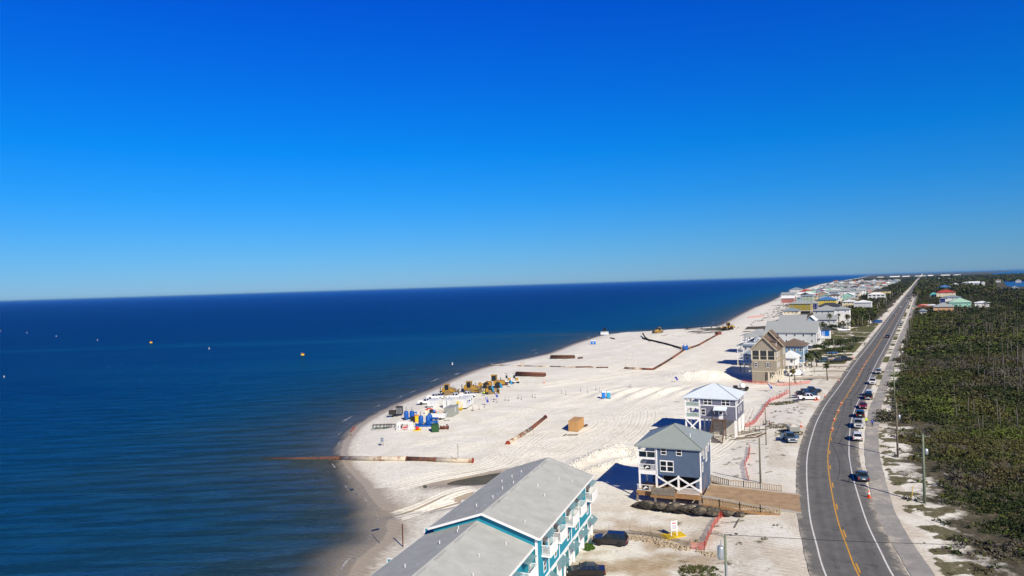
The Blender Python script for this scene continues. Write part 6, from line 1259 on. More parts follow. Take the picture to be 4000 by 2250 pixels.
def blue_tanks(label, u, v, rz, base=False):
    t = thing('pump_unit', label, 'pump', G(u, v), R(rz)); zb = .45 if base else .1
    if base: MB().box(-3.2, 2.6, -1.2, 1.1, .1, .45).build('skid', 'pump_blue', t); MB().beam((-3.2, -1.15, .5), (2.6, -1.15, .5), .14).build('skid_rail', 'pump_blue', t)
    for x in ((-1.9, .1) if base else (-.9, .7)):
        MB().lathe([(.05, zb), (.62, zb), (.66, zb+.25), (.66, zb+1.9), (.5, zb+2.3), (.12, zb+2.4)], x, 0, 14).build('tank', 'pump_blue', t, True); MB().cyl((x, 0, zb+2.3), (x, 0, zb+3.5), .09).build('stack', 'steel', t)
    if base:
        MB().lathe([(.05, zb), (.75, zb), (.75, zb+2.1), (.3, zb+2.8), (.1, zb+2.9)], .4, .5, 14).build('separator', 'pump_blue', t, True)
        MB().cyl((-.4, -.7, .95), (2.3, -.7, .95), .5, .5, 14).build('pump_housing', 'pump_blue', t, True); MB().box(1.0, 2.5, -.4, .9, .45, 1.35).build('engine', 'pump_blue', t, bevel=.08); MB().box(.9, 2.7, -.5, 1.0, 2.0, 2.12).build('canopy', 'pump_blue', t)
        for x, y in ((1.0, -.4), (2.6, -.4), (1.0, .9), (2.6, .9)): MB().beam((x, y, .45), (x, y, 2.0), .08).build('canopy_post', 'pump_blue', t)
        for x in (-.9, 1.6): MB().cyl((x, -.7, .95), (x, -1.3, .95), .28, .28, 12).build('flange', 'steel', t)
    else:
        MB().box(.7, 2.1, -.7, .7, 1.9, 2.02).build('canopy', 'pump_blue', t); MB().box(.9, 2.0, -.5, .5, .2, 1.3).build('engine', 'pump_blue', t, bevel=.08)
        for x, y in ((1.95, -.6), (1.95, .6)): MB().beam((x, y, .1), (x, y, 1.95), .08).build('canopy_post', 'pump_blue', t)
        wheel(t, -1.4, -.5, .34); wheel(t, 1.5, -.6, .34)
    return t
blue_tanks('pair of blue cylindrical tanks with thin stacks beside the black generator', 1600, 1639, 0); blue_tanks('large blue pump skid with stacks and canopy behind the green box', 1672, 1664, -6, True)
def crate(name, label, cat, u, v, dims, mat, frame, rz=0):
    t = thing(name, label, cat, G(u, v), R(rz)); a, b, c = dims; MB().bc(0, 0, c/2, a, b, c).build('body', mat, t, bevel=.03)
    for sx in (-1, 1):
        for sy in (-1, 1): MB().bc(sx*a/2, sy*b/2, c/2+.02, .09, .09, c+.05).build('frame_post', frame, t)
        MB().beam((-a/2, sx*b/2, c), (a/2, sx*b/2, c), .08).build('frame_rail', frame, t); MB().beam((-a/2, sx*(b/2+.01), .12), (a/2, sx*(b/2+.01), .12), .08).build('frame_rail', frame, t)
    return t
crate('tool_box', 'dark green steel box in front of the blue pump skid', 'box', 1700, 1686, (1.75, 1.7, 1.95), 'green_box', 'green_box', 12); crate('pump_unit', 'black box pump in front of the twin blue tanks', 'pump', 1614, 1649, (1.1, 1.1, 1.5), 'cab_black', 'cab_black'); crate('pump_unit', 'orange yellow framed box pump beside the black one', 'pump', 1629, 1647, (1.2, 1.1, 1.7), 'yellow', 'orange')
t = thing('lifting_frame', 'white welded steel frame with red pieces inside', 'frame', G(1582, 1678), R(-4))
for x in (-2.0, -1.3, 1.3, 2.0):
    for y in (-.9, .9): MB().beam((x, y, 0), (x*.9, y*.8, 1.9), .18).build('leg', 'white', t)
for z, y in ((1.85, -.75), (1.85, .75), (.35, -.9), (.35, .9)): MB().beam((-2.0, y, z), (2.0, y, z), .16).build('beam', 'white', t)
MB().beam((-.8, -.2, .3), (1.2, .2, 1.2), .2).build('red_bar', 'red', t); MB().beam((-1.0, .3, .3), (-.7, .1, 1.5), .2).build('strut', 'rust_pipe', t); MB().bc(.1, -.3, .3, .9, .5, .4).build('red_block', 'red', t)
t = thing('ladder_frame', 'dark green lattice frame section lying on the sand', 'frame', G(1500, 1674), R(-2))
for y in (-.55, .55):
    for z in (.15, 1.05): MB().beam((-3.0, y, z), (3.0, y, z), .12).build('chord', 'cab_black' if z > 1 else 'green_box', t)
for x in (-3, -2, -1, 0, .8, 1.4, 2.0, 3):
    for y in (-.55, .55): MB().beam((x, y, .1), (x, y, 1.2), .11).build('upright', 'green_box' if x < 0 else 'cab_black', t)
t = thing('beacon_buoy', 'red ball and yellow float resting on a yellow pallet', 'buoy', G(1630, 1682)); MB().box(-1.0, .9, -.6, .6, .05, .22).build('pallet', 'yellow', t); MB().lathe([(.05, .2), (.38, .32), (.5, .65), (.4, 1.0), (.05, 1.12)], 0, -.05, 14).build('ball', 'red', t, True); MB().lathe([(.05, .22), (.34, .28), (.36, .6), (.05, .72)], .62, .15, 12).build('float', 'yellow', t, True)
t = thing('pipe_valve', 'rusty brown gate valve lying by the green box', 'valve', G(1736, 1677), R(-6)); MB().cyl((-1.1, 0, .45), (1.1, 0, .5), .36, .36, 12).build('barrel', 'rust_red', t, True)
for x in (-1.15, -.2, 1.0): MB().cyl((x, 0, .47), (x+.12, 0, .47), .55, .55, 14).build('flange', 'rust_pipe', t)
MB().cyl((.6, 0, .5), (.75, 0, 1.25), .16).build('stem', 'rust_pipe', t); MB().lathe([(.05, 1.2), (.3, 1.2), (.3, 1.27), (.05, 1.27)], .75, 0, 12).build('handwheel', 'rust_pipe', t)
t = thing('equipment_pile', 'heap of red hoses, grey boxes and a blue drum behind the blue pumps', 'pile', G(1682, 1616)); MB().bc(-1.0, 0, .55, 1.3, 1.2, 1.1).build('crate', 'cream', t); MB().bc(.3, .1, .6, 1.0, 1.0, 1.2).build('crate', 'cab_black', t); MB().lathe([(.05, 0), (.35, 0), (.35, 1.1), (.05, 1.12)], 1.1, -.4, 12).build('drum', 'potty_blue', t, True); MB().bc(-.2, .6, 1.9, 1.7, 1.2, .3).build('canopy', 'grey_box', t)
for k in range(5): MB().tube(catmull([(-1.6+.2*k, .3, 1.15), (-.6, .1*k, 1.5+.06*k), (.6, .2, 1.25), (1.6+.15*k, -.3+.1*k, .2)], 5), .1, 6).build('hose', 'red', t, True)
for x in (-.9, .5): MB().beam((x, .6, 1.1), (x, .6, 1.8), .1).build('canopy_post', 'steel', t)
for i, (u, v) in enumerate(((1982, 1497), (2012, 1497))):
    t = thing('survey_buggy', ('white framed work cart with raised seat next to the teal flag', 'small yellow and white work cart at the end of the steel pipe stack')[i], 'cart', G(u, v), R(10)); MB().box(-1.6, 1.6, -.9, .9, .8, 1.0).build('deck', 'white', t); MB().box(.2, 1.2, -.6, .6, 1.0, 1.9).build('engine', 'cat_yellow', t, bevel=.1); MB().box(-.6, .1, -.4, .4, 1.9, 3.0).build('seat', 'cab_black', t, bevel=.1); MB().beam((-.3, 0, 3.0), (-.3, 0, 3.7), .12).build('post', 'steel', t); MB().beam((-1.0, 0, 3.7), (.4, 0, 3.75), .18).build('light_bar', 'steel', t)
    for x in (-1.1, 1.1):
        for s in (-1, 1): wheel(t, x, s*.85, .42)
    for x in (-1.5, 1.5): MB().beam((x, -.85, 1.0), (x, -.85, 2.0), .08).build('rail_post', 'white', t)
t = thing('scrap_iron', 'rusty pipe ends heaped beside the loader', 'scrap', G(1972, 1505))
for k in range(4): MB().cyl((-1.1+.2*k, .3*k-.4, .3+.22*(k % 2)), (1.2, .3*k-.5, .3+.22*(k % 2)), .2, .2, 8).build('pipe_end', 'rust_pipe', t)
# portable toilets
def potty(label, u, v, mat, rz, group=None):
    t = thing('portable_toilet', label, 'toilet', G(u, v), R(rz), group); MB().box(-.55, .55, -.55, .55, .1, 2.05).build('cabin', mat, t, bevel=.04); MB().taper(0, 0, 2.05, 2.3, 1.2, 1.2, .95, .95).build('roof', 'silver', t); d = MB().box(-.4, .4, -.585, -.555, .2, 1.95).build('door', mat, t); MB().box(.2, .3, -.61, -.588, 1.0, 1.1).build('latch', 'white', d); MB().box(-.6, .6, -.6, .6, 0, .1).build('base', 'dark', t); MB().cyl((.4, .4, 2.1), (.4, .4, 2.55), .05).build('vent', 'white', t)
potty('blue portable toilet, the left of the pair in the middle of the sand', 2358, 1556, 'potty_blue', 2); potty('teal portable toilet right next to the blue one in the middle of the sand', 2377, 1556, 'potty_teal', 2)
for u in (2312, 2323): potty('blue portable toilet of the pair near the far waterline', u, 1345, 'potty_blue', 2, 'far blue toilets')
# ------------------------------------------------------------------ pipes
def pipe(name, label, pts, r, mat, joints=None, flange=None, n=14, group=None):
    p0 = Vector(pts[0]); t = thing(name, label, 'pipe', p0, 0, group); L = [Vector(p)-p0 for p in pts]
    for i, (a, b) in enumerate(zip(L[:-1], L[1:])):
        MB().cyl(a, b, r*(1-.004*(i % 2)), None, n).build('pipe_section', mat if isinstance(mat, str) else mat[i % len(mat)], t, True)
        d = (b-a).normalized()
        if i: MB().cyl(a-d*.12, a+d*.12, r*1.1, None, n).build('joint', 'rust_red', t, True)
    if flange:
        for e, q in ((0, L[0]-(L[1]-L[0]).normalized()*.25), (-1, L[-1]+(L[-1]-L[-2]).normalized()*.25)):
            if flange in ('both', 'end') and not (flange == 'end' and e == 0): MB().cyl(L[e], q, r*1.22, None, n).build('flange', 'red_flange', t)
    return t
def gp(u, v, r, z=None):
    g = G(u, v); return (g.x, g.y, (g.z if z is None else z)+r*.85)
a = Vector((*P(1030, 1790, SEA), SEA-.42)); b = Vector((*P(1330, 1794, SEA), SEA+.2)); c = Vector(gp(1590, 1799, .45)); d = Vector(gp(1700, 1803, .45)); e = Vector(gp(1845, 1807, .45))
t = pipe('dredge_pipe', 'huge weathered pipe running out of the sea with a red flanged end', [a, b, c, d, e], .5, ['rust_pipe', 'pale_pipe', 'rust_pipe', 'pale_pipe'], None, 'end', 18)
s_ = Vector(gp(1790, 1800, 0))-a; MB().cyl(s_, s_+Vector((0, 0, 3.6)), .06).build('marker_rod', 'steel', t)
pipe('dredge_pipe', 'long rust and cream pipe lying diagonally before the tan container', [gp(1985, 1737, .45), gp(2075, 1680, .45), gp(2130, 1635, .45)], .46, ['pale_pipe', 'rust_red'], None, 'both', 16)
def stack(label, u0, v0, u1, v1, rows_, r):
    a = Vector(gp(u0, v0, 0)); b = Vector(gp(u1, v1, 0)); a.z = b.z = max(a.z, b.z)-.05; t = thing('pipe_stack', label, 'pipes', a); d = b-a; nrm = Vector((-d.y, d.x, 0)).normalized()
    for k in range(2):
        for j in range(rows_-k): o = nrm*((j+.5*k)*2*r)+Vector((0, 0, r+k*r*1.75)); MB().cyl(o+d*random.uniform(0, .04), o+d*random.uniform(.96, 1.0), r, None, 12).build('pipe', random.choice(['rust_pipe', 'rust_pipe', 'rust_red']), t, True)
stack('stack of rusty brown pipes lying beside the small rusty elbow', 2148, 1402, 2245, 1400, 3, .42); stack('dark brown stack of pipes near the work carts', 2012, 1470, 2127, 1472, 3, .42)
pipe('pipe_elbow', 'short rusty pipe piece beside the pipe stack', [gp(2258, 1402, .4), gp(2276, 1400, .4)], .45, 'rust_pipe')
pipe('shore_pipeline', 'thin buried pipeline crossing the beach from the sea', [gp(1895, 1425, .1), gp(1960, 1428, .15), gp(2050, 1431, .15), gp(2150, 1433, .15), gp(2250, 1436, .25), gp(2307, 1436, .35), gp(2330, 1437, .1), gp(2375, 1438, .3)], .32, ['pale_pipe', 'pale_pipe', 'pale_pipe', 'pale_pipe', 'rust_red', 'pale_pipe', 'rust_pipe'])
pipe('shore_pipeline', 'rusty pipeline curving from the beach up to the blue valve', [gp(2440, 1441, .4), gp(2510, 1445, .45), gp(2551, 1446, .45), gp(2580, 1430, .45), gp(2625, 1402, .45), gp(2674, 1368, .45)], .46, ['pale_pipe', 'rust_red', 'rust_pipe', 'rust_pipe', 'rust_red'])
pipe('shore_pipeline', 'black pipeline from the blue valve to the far waterline', [gp(2665, 1364, .45), gp(2600, 1345, .45), gp(2545, 1332, .45), gp(2511, 1324, .5)], .52, 'black_pipe'); pipe('shore_pipeline', 'dark pipe stub standing up at the end of the black pipeline', [gp(2540, 1334, .5), gp(2520, 1322, .8), gp(2511, 1312, 2.0)], .45, 'black_pipe')
pipe('shore_pipeline', 'rusty pipeline from the blue valve towards the grapple loader', [gp(2690, 1364, .45), gp(2730, 1350, .45), gp(2765, 1330, .45), gp(2790, 1316, .45), gp(2812, 1306, .6)], .5, ['rust_pipe', 'rust_red']); slab('pipe_mouth', 'rusty box end of the far pipeline', 'pipe', 2806, 1307, (3.4, 2.4, 1.8), 'rust_red', 25)
t = thing('gate_valve', 'blue three way valve where the rusty pipelines meet', 'valve', G(2677, 1368)); MB().box(-1.3, 1.3, -.9, .9, .1, 1.9).build('body', 'pump_blue', t, bevel=.15)
for x in (-.9, .9): MB().cyl((x, 0, 1.8), (x, 0, 3.6), .12).build('stem', 'pump_blue', t); MB().box(x-.5, x+.5, -.4, .4, 1.9, 2.4).build('yoke', 'pump_blue', t)
for x in (-1.9, 2.3): MB().beam((x, 0, .2), (x*1.05, 0, 2.2), .45, .3).build('bracket', 'tan_box', t)
pipe('pipe_elbow', 'black pipe piece lying on the sand near the pale bladed dozer', [gp(2385, 1322, .3), gp(2400, 1325, .3)], .5, 'black_pipe')
# ================================================================== poles and wires
TOPS = {}
def upole(key, label, ub, vb, h, mat='pole_wood', arm=True, can=False, r=.17, lean=(0, 0), pos=None):
    c = Vector(pos) if pos is not None else G(ub, vb); t = thing('utility_pole', label, 'utility pole', c)
    MB().tube([(0, 0, -.4), (lean[0], lean[1], h)], [r, r*.72], 10).build('shaft', mat, t, True); a = R(-30)
    dxx, dyy = math.cos(a), math.sin(a); top = Vector((lean[0], lean[1], h))
    if arm:
        for z in ((h-.5,) if arm == 1 else (h-.5, h-1.5, h-2.3)): MB().beam((lean[0]-dxx*1.0, lean[1]-dyy*1.0, z), (lean[0]+dxx*1.0, lean[1]+dyy*1.0, z), .11).build('crossarm', mat, t)
        for k in (-.9, 0, .9): MB().cyl((lean[0]+dxx*k, lean[1]+dyy*k, h-.45), (lean[0]+dxx*k, lean[1]+dyy*k, h-.15), .05, .03, 6).build('insulator', 'galv', t)
    if can: MB().lathe([(.05, h-3.4), (.26, h-3.3), (.28, h-2.5), (.05, h-2.35)], lean[0]+.42, lean[1]-.1, 12).build('transformer', 'galv', t, True); MB().beam((lean[0], lean[1], h-2.8), (lean[0]+.3, lean[1]-.08, h-2.8), .08).build('bracket', 'steel', t)
    TOPS[key] = c+top; return t
upole('R1', 'green tinted power pole with transformer standing in the near scrub edge', 3612, 1966, 10.9, 'pole_green', True, True, .22); upole('R2', 'weathered power pole with several crossarms and transformer before the dark scrub', 3507, 1786, 10.7, 'pole_wood', 3, True, .2)
for i, (u, v, h, can) in enumerate(((3495, 1590, 11, False), (3522, 1459, 10.5, True), (3543, 1374, 10.5, False), (3551, 1345, 10.5, False))): upole('R%d' % (i+3), ('tall power pole beside the path next to the parked verge cars', 'power pole with white transformer at the edge of the scrub', 'slim power pole by the orange marker on the path', 'power pole right behind the slim one on the path')[i], u, v, h, 'pole_green' if i == 0 else 'pole_wood', 1, can)
k_ = len(TOPS)
last = TOPS['R6']; lst = Vector((last.x, last.y, 0))
for i in range(12):
    lst = lst+Vector((RDIR[0], RDIR[1], 0))*62; p_ = (lst.x, lst.y, gfast(lst.x, lst.y))
    upole('F%d' % i, 'power pole in the long line receding up the right side of the highway', 0, 0, 10.5, 'pole_wood', 1, False, .17, pos=p_)['group'] = 'receding power poles'
upole('L1', 'bare wooden pole without arms beside the dirt driveway', 2971, 1886, 7.9, 'pole_wood', 0); upole('L2', 'thin grey pole beside the timber debris of the plum house', 2993, 1738, 8.0, 'pole_wood', 0, False, .12); upole('L3', 'thin brown pole at the orange fence by the parked trucks', 3086, 1558, 7.8, 'pole_wood', 0, False, .12)
upole('L4', 'pale concrete pole at the palm clump', 3182, 1458, 5.8, 'concrete', 0, False, .16); upole('L5', 'pale pole among the oaks by the paved lot', 3258, 1380, 6.5, 'concrete', 0, False, .15); upole('L6', 'tall dark pole rising from the oaks by the highway', 3314, 1349, 10.5, 'pole_wood', 1); upole('L7', 'lamp pole by the far sandy lot', 3370, 1287, 8.5, 'pole_green', 1); upole('L8', 'grey pole beside the roadside thicket', 3398, 1283, 9, 'pole_wood', 0)
for i in range(9):
    u = 3445+i*10.5; v = 1222-i*9.3; upole('V%d' % i, 'pale pole along the left thicket of the highway', u-16+random.gauss(0, 5), v, 8.5, 'concrete', 0, False, .15)['group'] = 'poles along the thicket'
npz = Vector((*P(2832, 2088, 10.3), 10.3)); t = upole('N', 'near power pole with grey transformer beside the sandy lot', 0, 0, 10.3-gfast(npz.x, npz.y), 'pole_green', 0, False, .17, pos=(npz.x, npz.y, gfast(npz.x, npz.y)))
hh = 10.3-t.location.z
MB().lathe([(.05, hh-2.6), (.32, hh-2.5), (.36, hh-2.2), (.36, hh-1.35), (.28, hh-1.15), (.05, hh-1.1)], -.52, -.1, 14).build('transformer', 'galv', t, True); MB().cyl((-.5, -.1, hh-1.1), (-.5, -.1, hh-.55), .05).build('bushing', 'galv', t); MB().cyl((.02, -.1, -.2), (.02, -.1, hh-3.0), .1).build('conduit', 'galv', t)
MB().beam((-1.3, .7, hh-.05), (0, .05, hh-.3), .05).build('arm', 'steel', t); MB().beam((.1, .1, hh-.1), (1.4, .6, hh-.35), .05).build('arm', 'steel', t)
for k in (.35, .85): MB().cyl((1.4*k+.0, .6*k, hh-.12), (1.4*k+.3, .6*k+.1, hh-.2), .07).build('insulator', 'dark', t)
def wire(label, a, b, sag=.8, off=(0, 0, 0), r=.026):
    a = Vector(a)+Vector(off); b = Vector(b)+Vector(off); pts = [a.lerp(b, i/12)-Vector((0, 0, sag*4*(i/12)*(1-i/12))) for i in range(13)]
    o = MB().tube([p-a for p in pts], r, 4).build('overhead_wire', 'dark', None, loc=a); tag(o, label, 'wire', 'overhead wires')
seqk = ['R1', 'R2', 'R3', 'R4', 'R5', 'R6']
for p, q in zip(seqk[:-1], seqk[1:]):
    for k in (-.9, .9): wire('thin overhead wire slung between two power poles', TOPS[p], TOPS[q], .9, (math.cos(R(-30))*k, math.sin(R(-30))*k, -.2))
wire('thin overhead wire slung between two power poles', TOPS['R1'], (70, 30, 11), .8); wire('thin service wire crossing the highway high above the asphalt', TOPS['N'], (66.5, 66, 10.5), .5); wire('thin service wire crossing the highway high above the asphalt', TOPS['R1'], (100, 118, 7), .5)
# guy stake, marker
gy = Vector(G(3560, 1945)); MB().cyl((0, 0, -.1), (.55, .3, 1.9), .045).build('guy_guard', 'yellow', None, loc=gy); tag(bpy.data.objects[-1] if False else [o for o in COL.objects if o.name.startswith('guy_guard')][0], 'leaning yellow guy wire guard beside the near green pole', 'guard')
# ------------------------------------------------------------------ cones, delineators, flags
CONE = {}
def cone(label, u, v, s=1.0, group=None, z=None):
    t = thing('traffic_cone', label, 'cone', G(u, v), 0, group); t.scale = (s, s, s)
    if z is not None: t.location.z = z
    if not CONE:
        CONE['b'] = MB().box(-.2, .2, -.2, .2, 0, .04).mesh('base', 'orange'); CONE['c'] = MB().lathe([(.15, .04), (.035, .75), (.02, .76)], n=12).mesh('body', 'orange', True); CONE['w'] = MB().lathe([(.105, .36), (.112, .37), (.086, .53), (.078, .54)], n=12).mesh('collar', 'white', True)
    obj('base', CONE['b'], t); obj('body', CONE['c'], t); obj('collar', CONE['w'], t); return t
for i, (u, v) in enumerate(((3285, 1581), (3273, 1612), (3258, 1645), (3250, 1683))): cone('orange cone on the yellow centre line beside the verge cars', u, v, 1.15, 'cones on the centre line', ZR)
for i, (u, v) in enumerate(((3383, 1416), (3375, 1430), (3367, 1446), (3356, 1465))): cone('orange cone on the centre line farther up the highway', u, v, 1.0, 'far cones on the centre line', ZR)
cone('tall orange cone alone on the verge near the green power pole', 3394, 1945, 1.6, None, RZ+.02); cone('orange cone beside the white parked pickup', 3223, 1552, 1.4)
for u, v in ((3185, 1565), (3193, 1563)): cone('orange cone at the nose of the white parked pickup', u, v, 1.4, 'cones at the pickup nose')
cone('orange cone on the dump trailer', 3130, 1668, 1.4); cone('small orange cone at the highway edge by the van lawn', 3278, 1492, 1.3); cone('orange cone near the paved lot by the highway', 3332, 1400, 1.6)
cone('red cone on open sand near the dark pipe stack', 2126, 1497, 1.5)
DL = {}
def delin(u, v, label='thin red marker post on a black base in the line across the sand', group='marker posts across the sand'):
    t = thing('marker_post', label, 'marker post', G(u, v), 0, group)
    if not DL: DL['b'] = MB().lathe([(.28, 0), (.28, .08), (.1, .14)], n=8).mesh('base', 'dark'); DL['p'] = MB().cyl((0, 0, .1), (0, 0, 1.35), .045, .04, 6).mesh('post', 'rust_red')
    obj('base', DL['b'], t); obj('post', DL['p'], t)
for x, y in ((1268, 855), (1387, 805), (1590, 685), (1665, 695), (1850, 650), (1922, 660), (2143, 612), (2215, 630), (2460, 575), (2520, 590)): delin(1650+x*.17469, 1450+y*.17469)
for x, y in ((2045, 355), (2087, 362), (2237, 330), (2308, 342), (2388, 320), (2430, 330)): delin(1400+x*.38820, 1400+y*.3882)
for x, y in ((1310, 675), (1327, 685)): delin(1950+x*.3882, 1250+y*.3882)
for x in (1115, 1132): delin(1650+x*.17469, 1450+880*.17469, 'red marker post of the pair in front of the site office', 'paired posts at the site office')
delin(1370, 1700, 'thin stake leaning at the tip of the sand spit', None); delin(2005, 1500, 'thin stake at the dark pipe stack', None)
def flag(label, u, v, h, mat, marks=True, lean=.22):
    t = thing('feather_flag', label, 'flag', G(u, v), 0); pts = [(0, 0, 0), (-.03, 0, h*.5), (-.1, 0, h*.85), (-.25, 0, h*.97), (-.42, 0, h*.95)]
    line = catmull([(p[0]-lean*h*(p[2]/h)**1.3, 0, p[2]) for p in pts], 5); MB().tube(line, .03, 5).build('pole', 'steel', t)
    V = MB(); n = len(line)
    for i in range(4, n-1):
        a, b = line[i], line[i+1]; wa = .6*min(1, (n-i)/6+.25); wb = .6*min(1, (n-i-1)/6+.25)
        ya = .05*math.sin(i*.9); yb = .05*math.sin((i+1)*.9); zmax = h*.9
        V.hexa([(a[0], ya-.012, a[2]), (a[0]-wa, ya*2-.012, min(a[2], zmax)-.28), (a[0]-wa, ya*2+.012, min(a[2], zmax)-.28), (a[0], ya+.012, a[2]), (b[0], yb-.012, b[2]), (b[0]-wb, yb*2-.012, min(b[2], zmax)-.28), (b[0]-wb, yb*2+.012, min(b[2], zmax)-.28), (b[0], yb+.012, b[2])])
    s = V.build('sail', mat, t)
    if marks:
        for i in range(7, n-5, 1):
            a, b = line[i], line[i+1]; MB().hexa([(a[0]-.15, -.2, a[2]-.1), (a[0]-.4, -.2, a[2]-.18), (a[0]-.4, -.19, a[2]-.18), (a[0]-.15, -.19, a[2]-.1), (a[0]-.17, -.2, a[2]+.02), (a[0]-.42, -.2, a[2]-.06), (a[0]-.42, -.19, a[2]-.06), (a[0]-.17, -.19, a[2]+.02)]).build('lettering', 'white', s)
    return t
flag('blue feather flag with white lettering, next to the site office', 1913, 1585, 3.0, 'flag_navy'); flag('blue feather flag with white lettering, below the teal flags', 1949, 1564, 3.0, 'flag_navy'); flag('teal feather flag in front of the small dozer', 1935, 1540, 2.9, 'flag_teal', False); flag('teal feather flag beside the wheel loader', 1966, 1527, 2.9, 'flag_teal', False); flag('teal feather flag before the work carts', 2005, 1513, 2.9, 'flag_teal', False)
flag('blue feather flag at the foot of the sand heap', 2652, 1493, 2.2, 'flag_navy', False, .35); flag('blue feather flag with white lettering at the orange fence', 3022, 1530, 2.9, 'flag_navy', True, .36)
# ------------------------------------------------------------------ orange safety netting and other fences
def net_material(name, col, a):
    m, nt, b = newmat(name); L = nt.links.new; b.inputs['Base Color'].default_value = (*col, 1); b.inputs['Roughness'].default_value = .6
    tc = nt.nodes.new('ShaderNodeTexCoord'); n = nt.nodes.new('ShaderNodeTexNoise'); n.inputs['Scale'].default_value = 1.2; n.inputs['Detail'].default_value = 3; L(tc.outputs['Object'], n.inputs['Vector'])
    r = ramp(nt, [(.3, (a-.12,)*3), (.7, (a+.15,)*3)]); L(n.outputs['Fac'], r.inputs['Fac'])
    tr = nt.nodes.new('ShaderNodeBsdfTransparent'); tl = nt.nodes.new('ShaderNodeBsdfTranslucent'); tl.inputs['Color'].default_value = (*col, 1); ad = nt.nodes.new('ShaderNodeMixShader'); ad.inputs['Fac'].default_value = .35; L(b.outputs[0], ad.inputs[1]); L(tl.outputs[0], ad.inputs[2])
    ms = nt.nodes.new('ShaderNodeMixShader'); L(r.outputs['Color'], ms.inputs['Fac']); L(tr.outputs[0], ms.inputs[1]); L(ad.outputs[0], ms.inputs[2]); L(ms.outputs[0], nt.nodes['Material Output'].inputs['Surface']); MATS[name] = m
net_material('orange_net', (.85, .11, .06), .42); net_material('silt_net', (.06, .06, .055), .42)
def fence(name, label, px, h, mat, postmat, sag=.15, posts=2.5, post_h=None):
    pts = [G(u, v) for u, v in px]; p0 = pts[0].copy(); t = thing(name, label, 'fence', p0); L = [p-p0 for p in pts]
    for a, b in zip(L[:-1], L[1:]):
        n = max(1, round((b-a).length/posts)); 
        for k in range(n):
            q0, q1 = a.lerp(b, k/n), a.lerp(b, (k+1)/n); V = []; F = []; m = 6
            nrm = Vector((-(q1-q0).y, (q1-q0).x, 0)).normalized()
            for i in range(m+1):
                f = i/m; p = q0.lerp(q1, f); wob = nrm*(random.gauss(0, .05) if 0 < i < m else 0); gzz = gfast(p.x+p0.x, p.y+p0.y)-p0.z; dz = -sag*4*f*(1-f)*random.uniform(.6, 1.3)
                V += [tuple(Vector((p.x, p.y, gzz+.04))+wob*.4), tuple(Vector((p.x, p.y, gzz+h*.55))+wob*1.6), tuple(Vector((p.x, p.y, gzz+h+dz))+wob)]
                if i: o = len(V)-6; F += [(o, o+3, o+4, o+1), (o+1, o+4, o+5, o+2)]
            me = npmesh('netting', np.array(V), np.array(F), MATS[mat], True); obj('netting', me, t)
            MB().cyl((q0.x, q0.y, V[0][2]-.3), (q0.x+random.gauss(0, .06), q0.y, V[0][2]+(post_h or h+.15)), .035, .03, 6).build('stake', postmat, t)
    return t
fence('safety_fence', 'orange safety netting running from the stone row to the rock bank', [(2697, 2145), (2752, 2150), (2765, 2110), (2790, 2060), (2815, 2025), (2828, 2018)], 1.15, 'orange_net', 'dark')
fence('safety_fence', 'drooping orange netting beyond the timber driveway railing', [(2924, 1880), (2915, 1850), (2908, 1820), (2925, 1790), (2930, 1748)], .95, 'orange_net', 'dark')
fence('safety_fence', 'orange netting climbing from the plum house to the parked trucks', [(2910, 1672), (2945, 1658), (2975, 1620), (2992, 1590), (3010, 1570), (3045, 1555), (3082, 1535)], 1.25, 'orange_net', 'dark')
fence('safety_fence', 'long orange netting across the sand in front of the taupe house', [(2899, 1495), (2950, 1500), (2998, 1503), (3035, 1508), (3090, 1506), (3130, 1502), (3165, 1498)], 1.2, 'orange_net', 'dark')
fence('safety_fence', 'short orange netting at the tip of the sand spit', [(1372, 1690), (1388, 1672)], .9, 'orange_net', 'dark'); fence('safety_fence', 'faint orange netting on the far beach below the dune', [(2920, 1243), (2955, 1239), (2985, 1235)], 1.4, 'orange_net', 'dark')
fence('silt_fence', 'sagging dark silt fence between the townhouses and the stone row', [(2312, 2082), (2380, 2090), (2462, 2087), (2540, 2095), (2583, 2103), (2625, 2112), (2692, 2135)], .7, 'silt_net', 'grey_wood', .1, 4.5, 1.5)
def sign(label, u, v, w, h, z, mat, lines, rz=0, name='notice_sign'):
    t = thing(name, label, 'sign', G(u, v), R(rz)); MB().box(-w/2, w/2, -.02, .02, z, z+h).build('board', mat, t)
    for x in (-w/2+.06, w/2-.06): MB().box(x-.05, x+.05, .022, .11, -.3, z+h+.05).build('post', mat if mat == 'white' else 'grey_wood', t)
    for (x0, x1, z0, z1, m_) in lines: MB().box(x0, x1, -.028, -.021, z+z0, z+z1).build('lettering', m_, t)
sign('white notice board with red heading beside the yellow sand patch', 2634, 2097, 1.0, 1.35, .95, 'white', [(-.3, .3, .95, 1.12, 'red'), (-.4, .4, .66, .72, 'flag_navy'), (-.36, .36, .5, .56, 'rust_red'), (-.4, .4, .34, .4, 'flag_navy'), (-.3, .3, .2, .26, 'rust_red')], 12)
sign('small grey blue notice on two posts alone on the sand spit', 1493, 1742, .75, 1.2, .8, 'grey_box', [(-.28, .28, .8, 1.0, 'flag_navy'), (-.28, .28, .45, .6, 'flag_navy'), (-.2, .2, .2, .28, 'flag_navy')], 10)
t = thing('post_frame', 'open tan post frame standing over the buried pipeline', 'frame', G(2041, 1431)); 
for x in (-.8, .8): MB().beam((x, 0, 0), (x, 0, 1.9), .12).build('post', 'tan_box_dark', t)
for z in (1.0, 1.8): MB().beam((-.8, 0, z), (.8, 0, z), .1).build('bar', 'tan_box_dark', t)
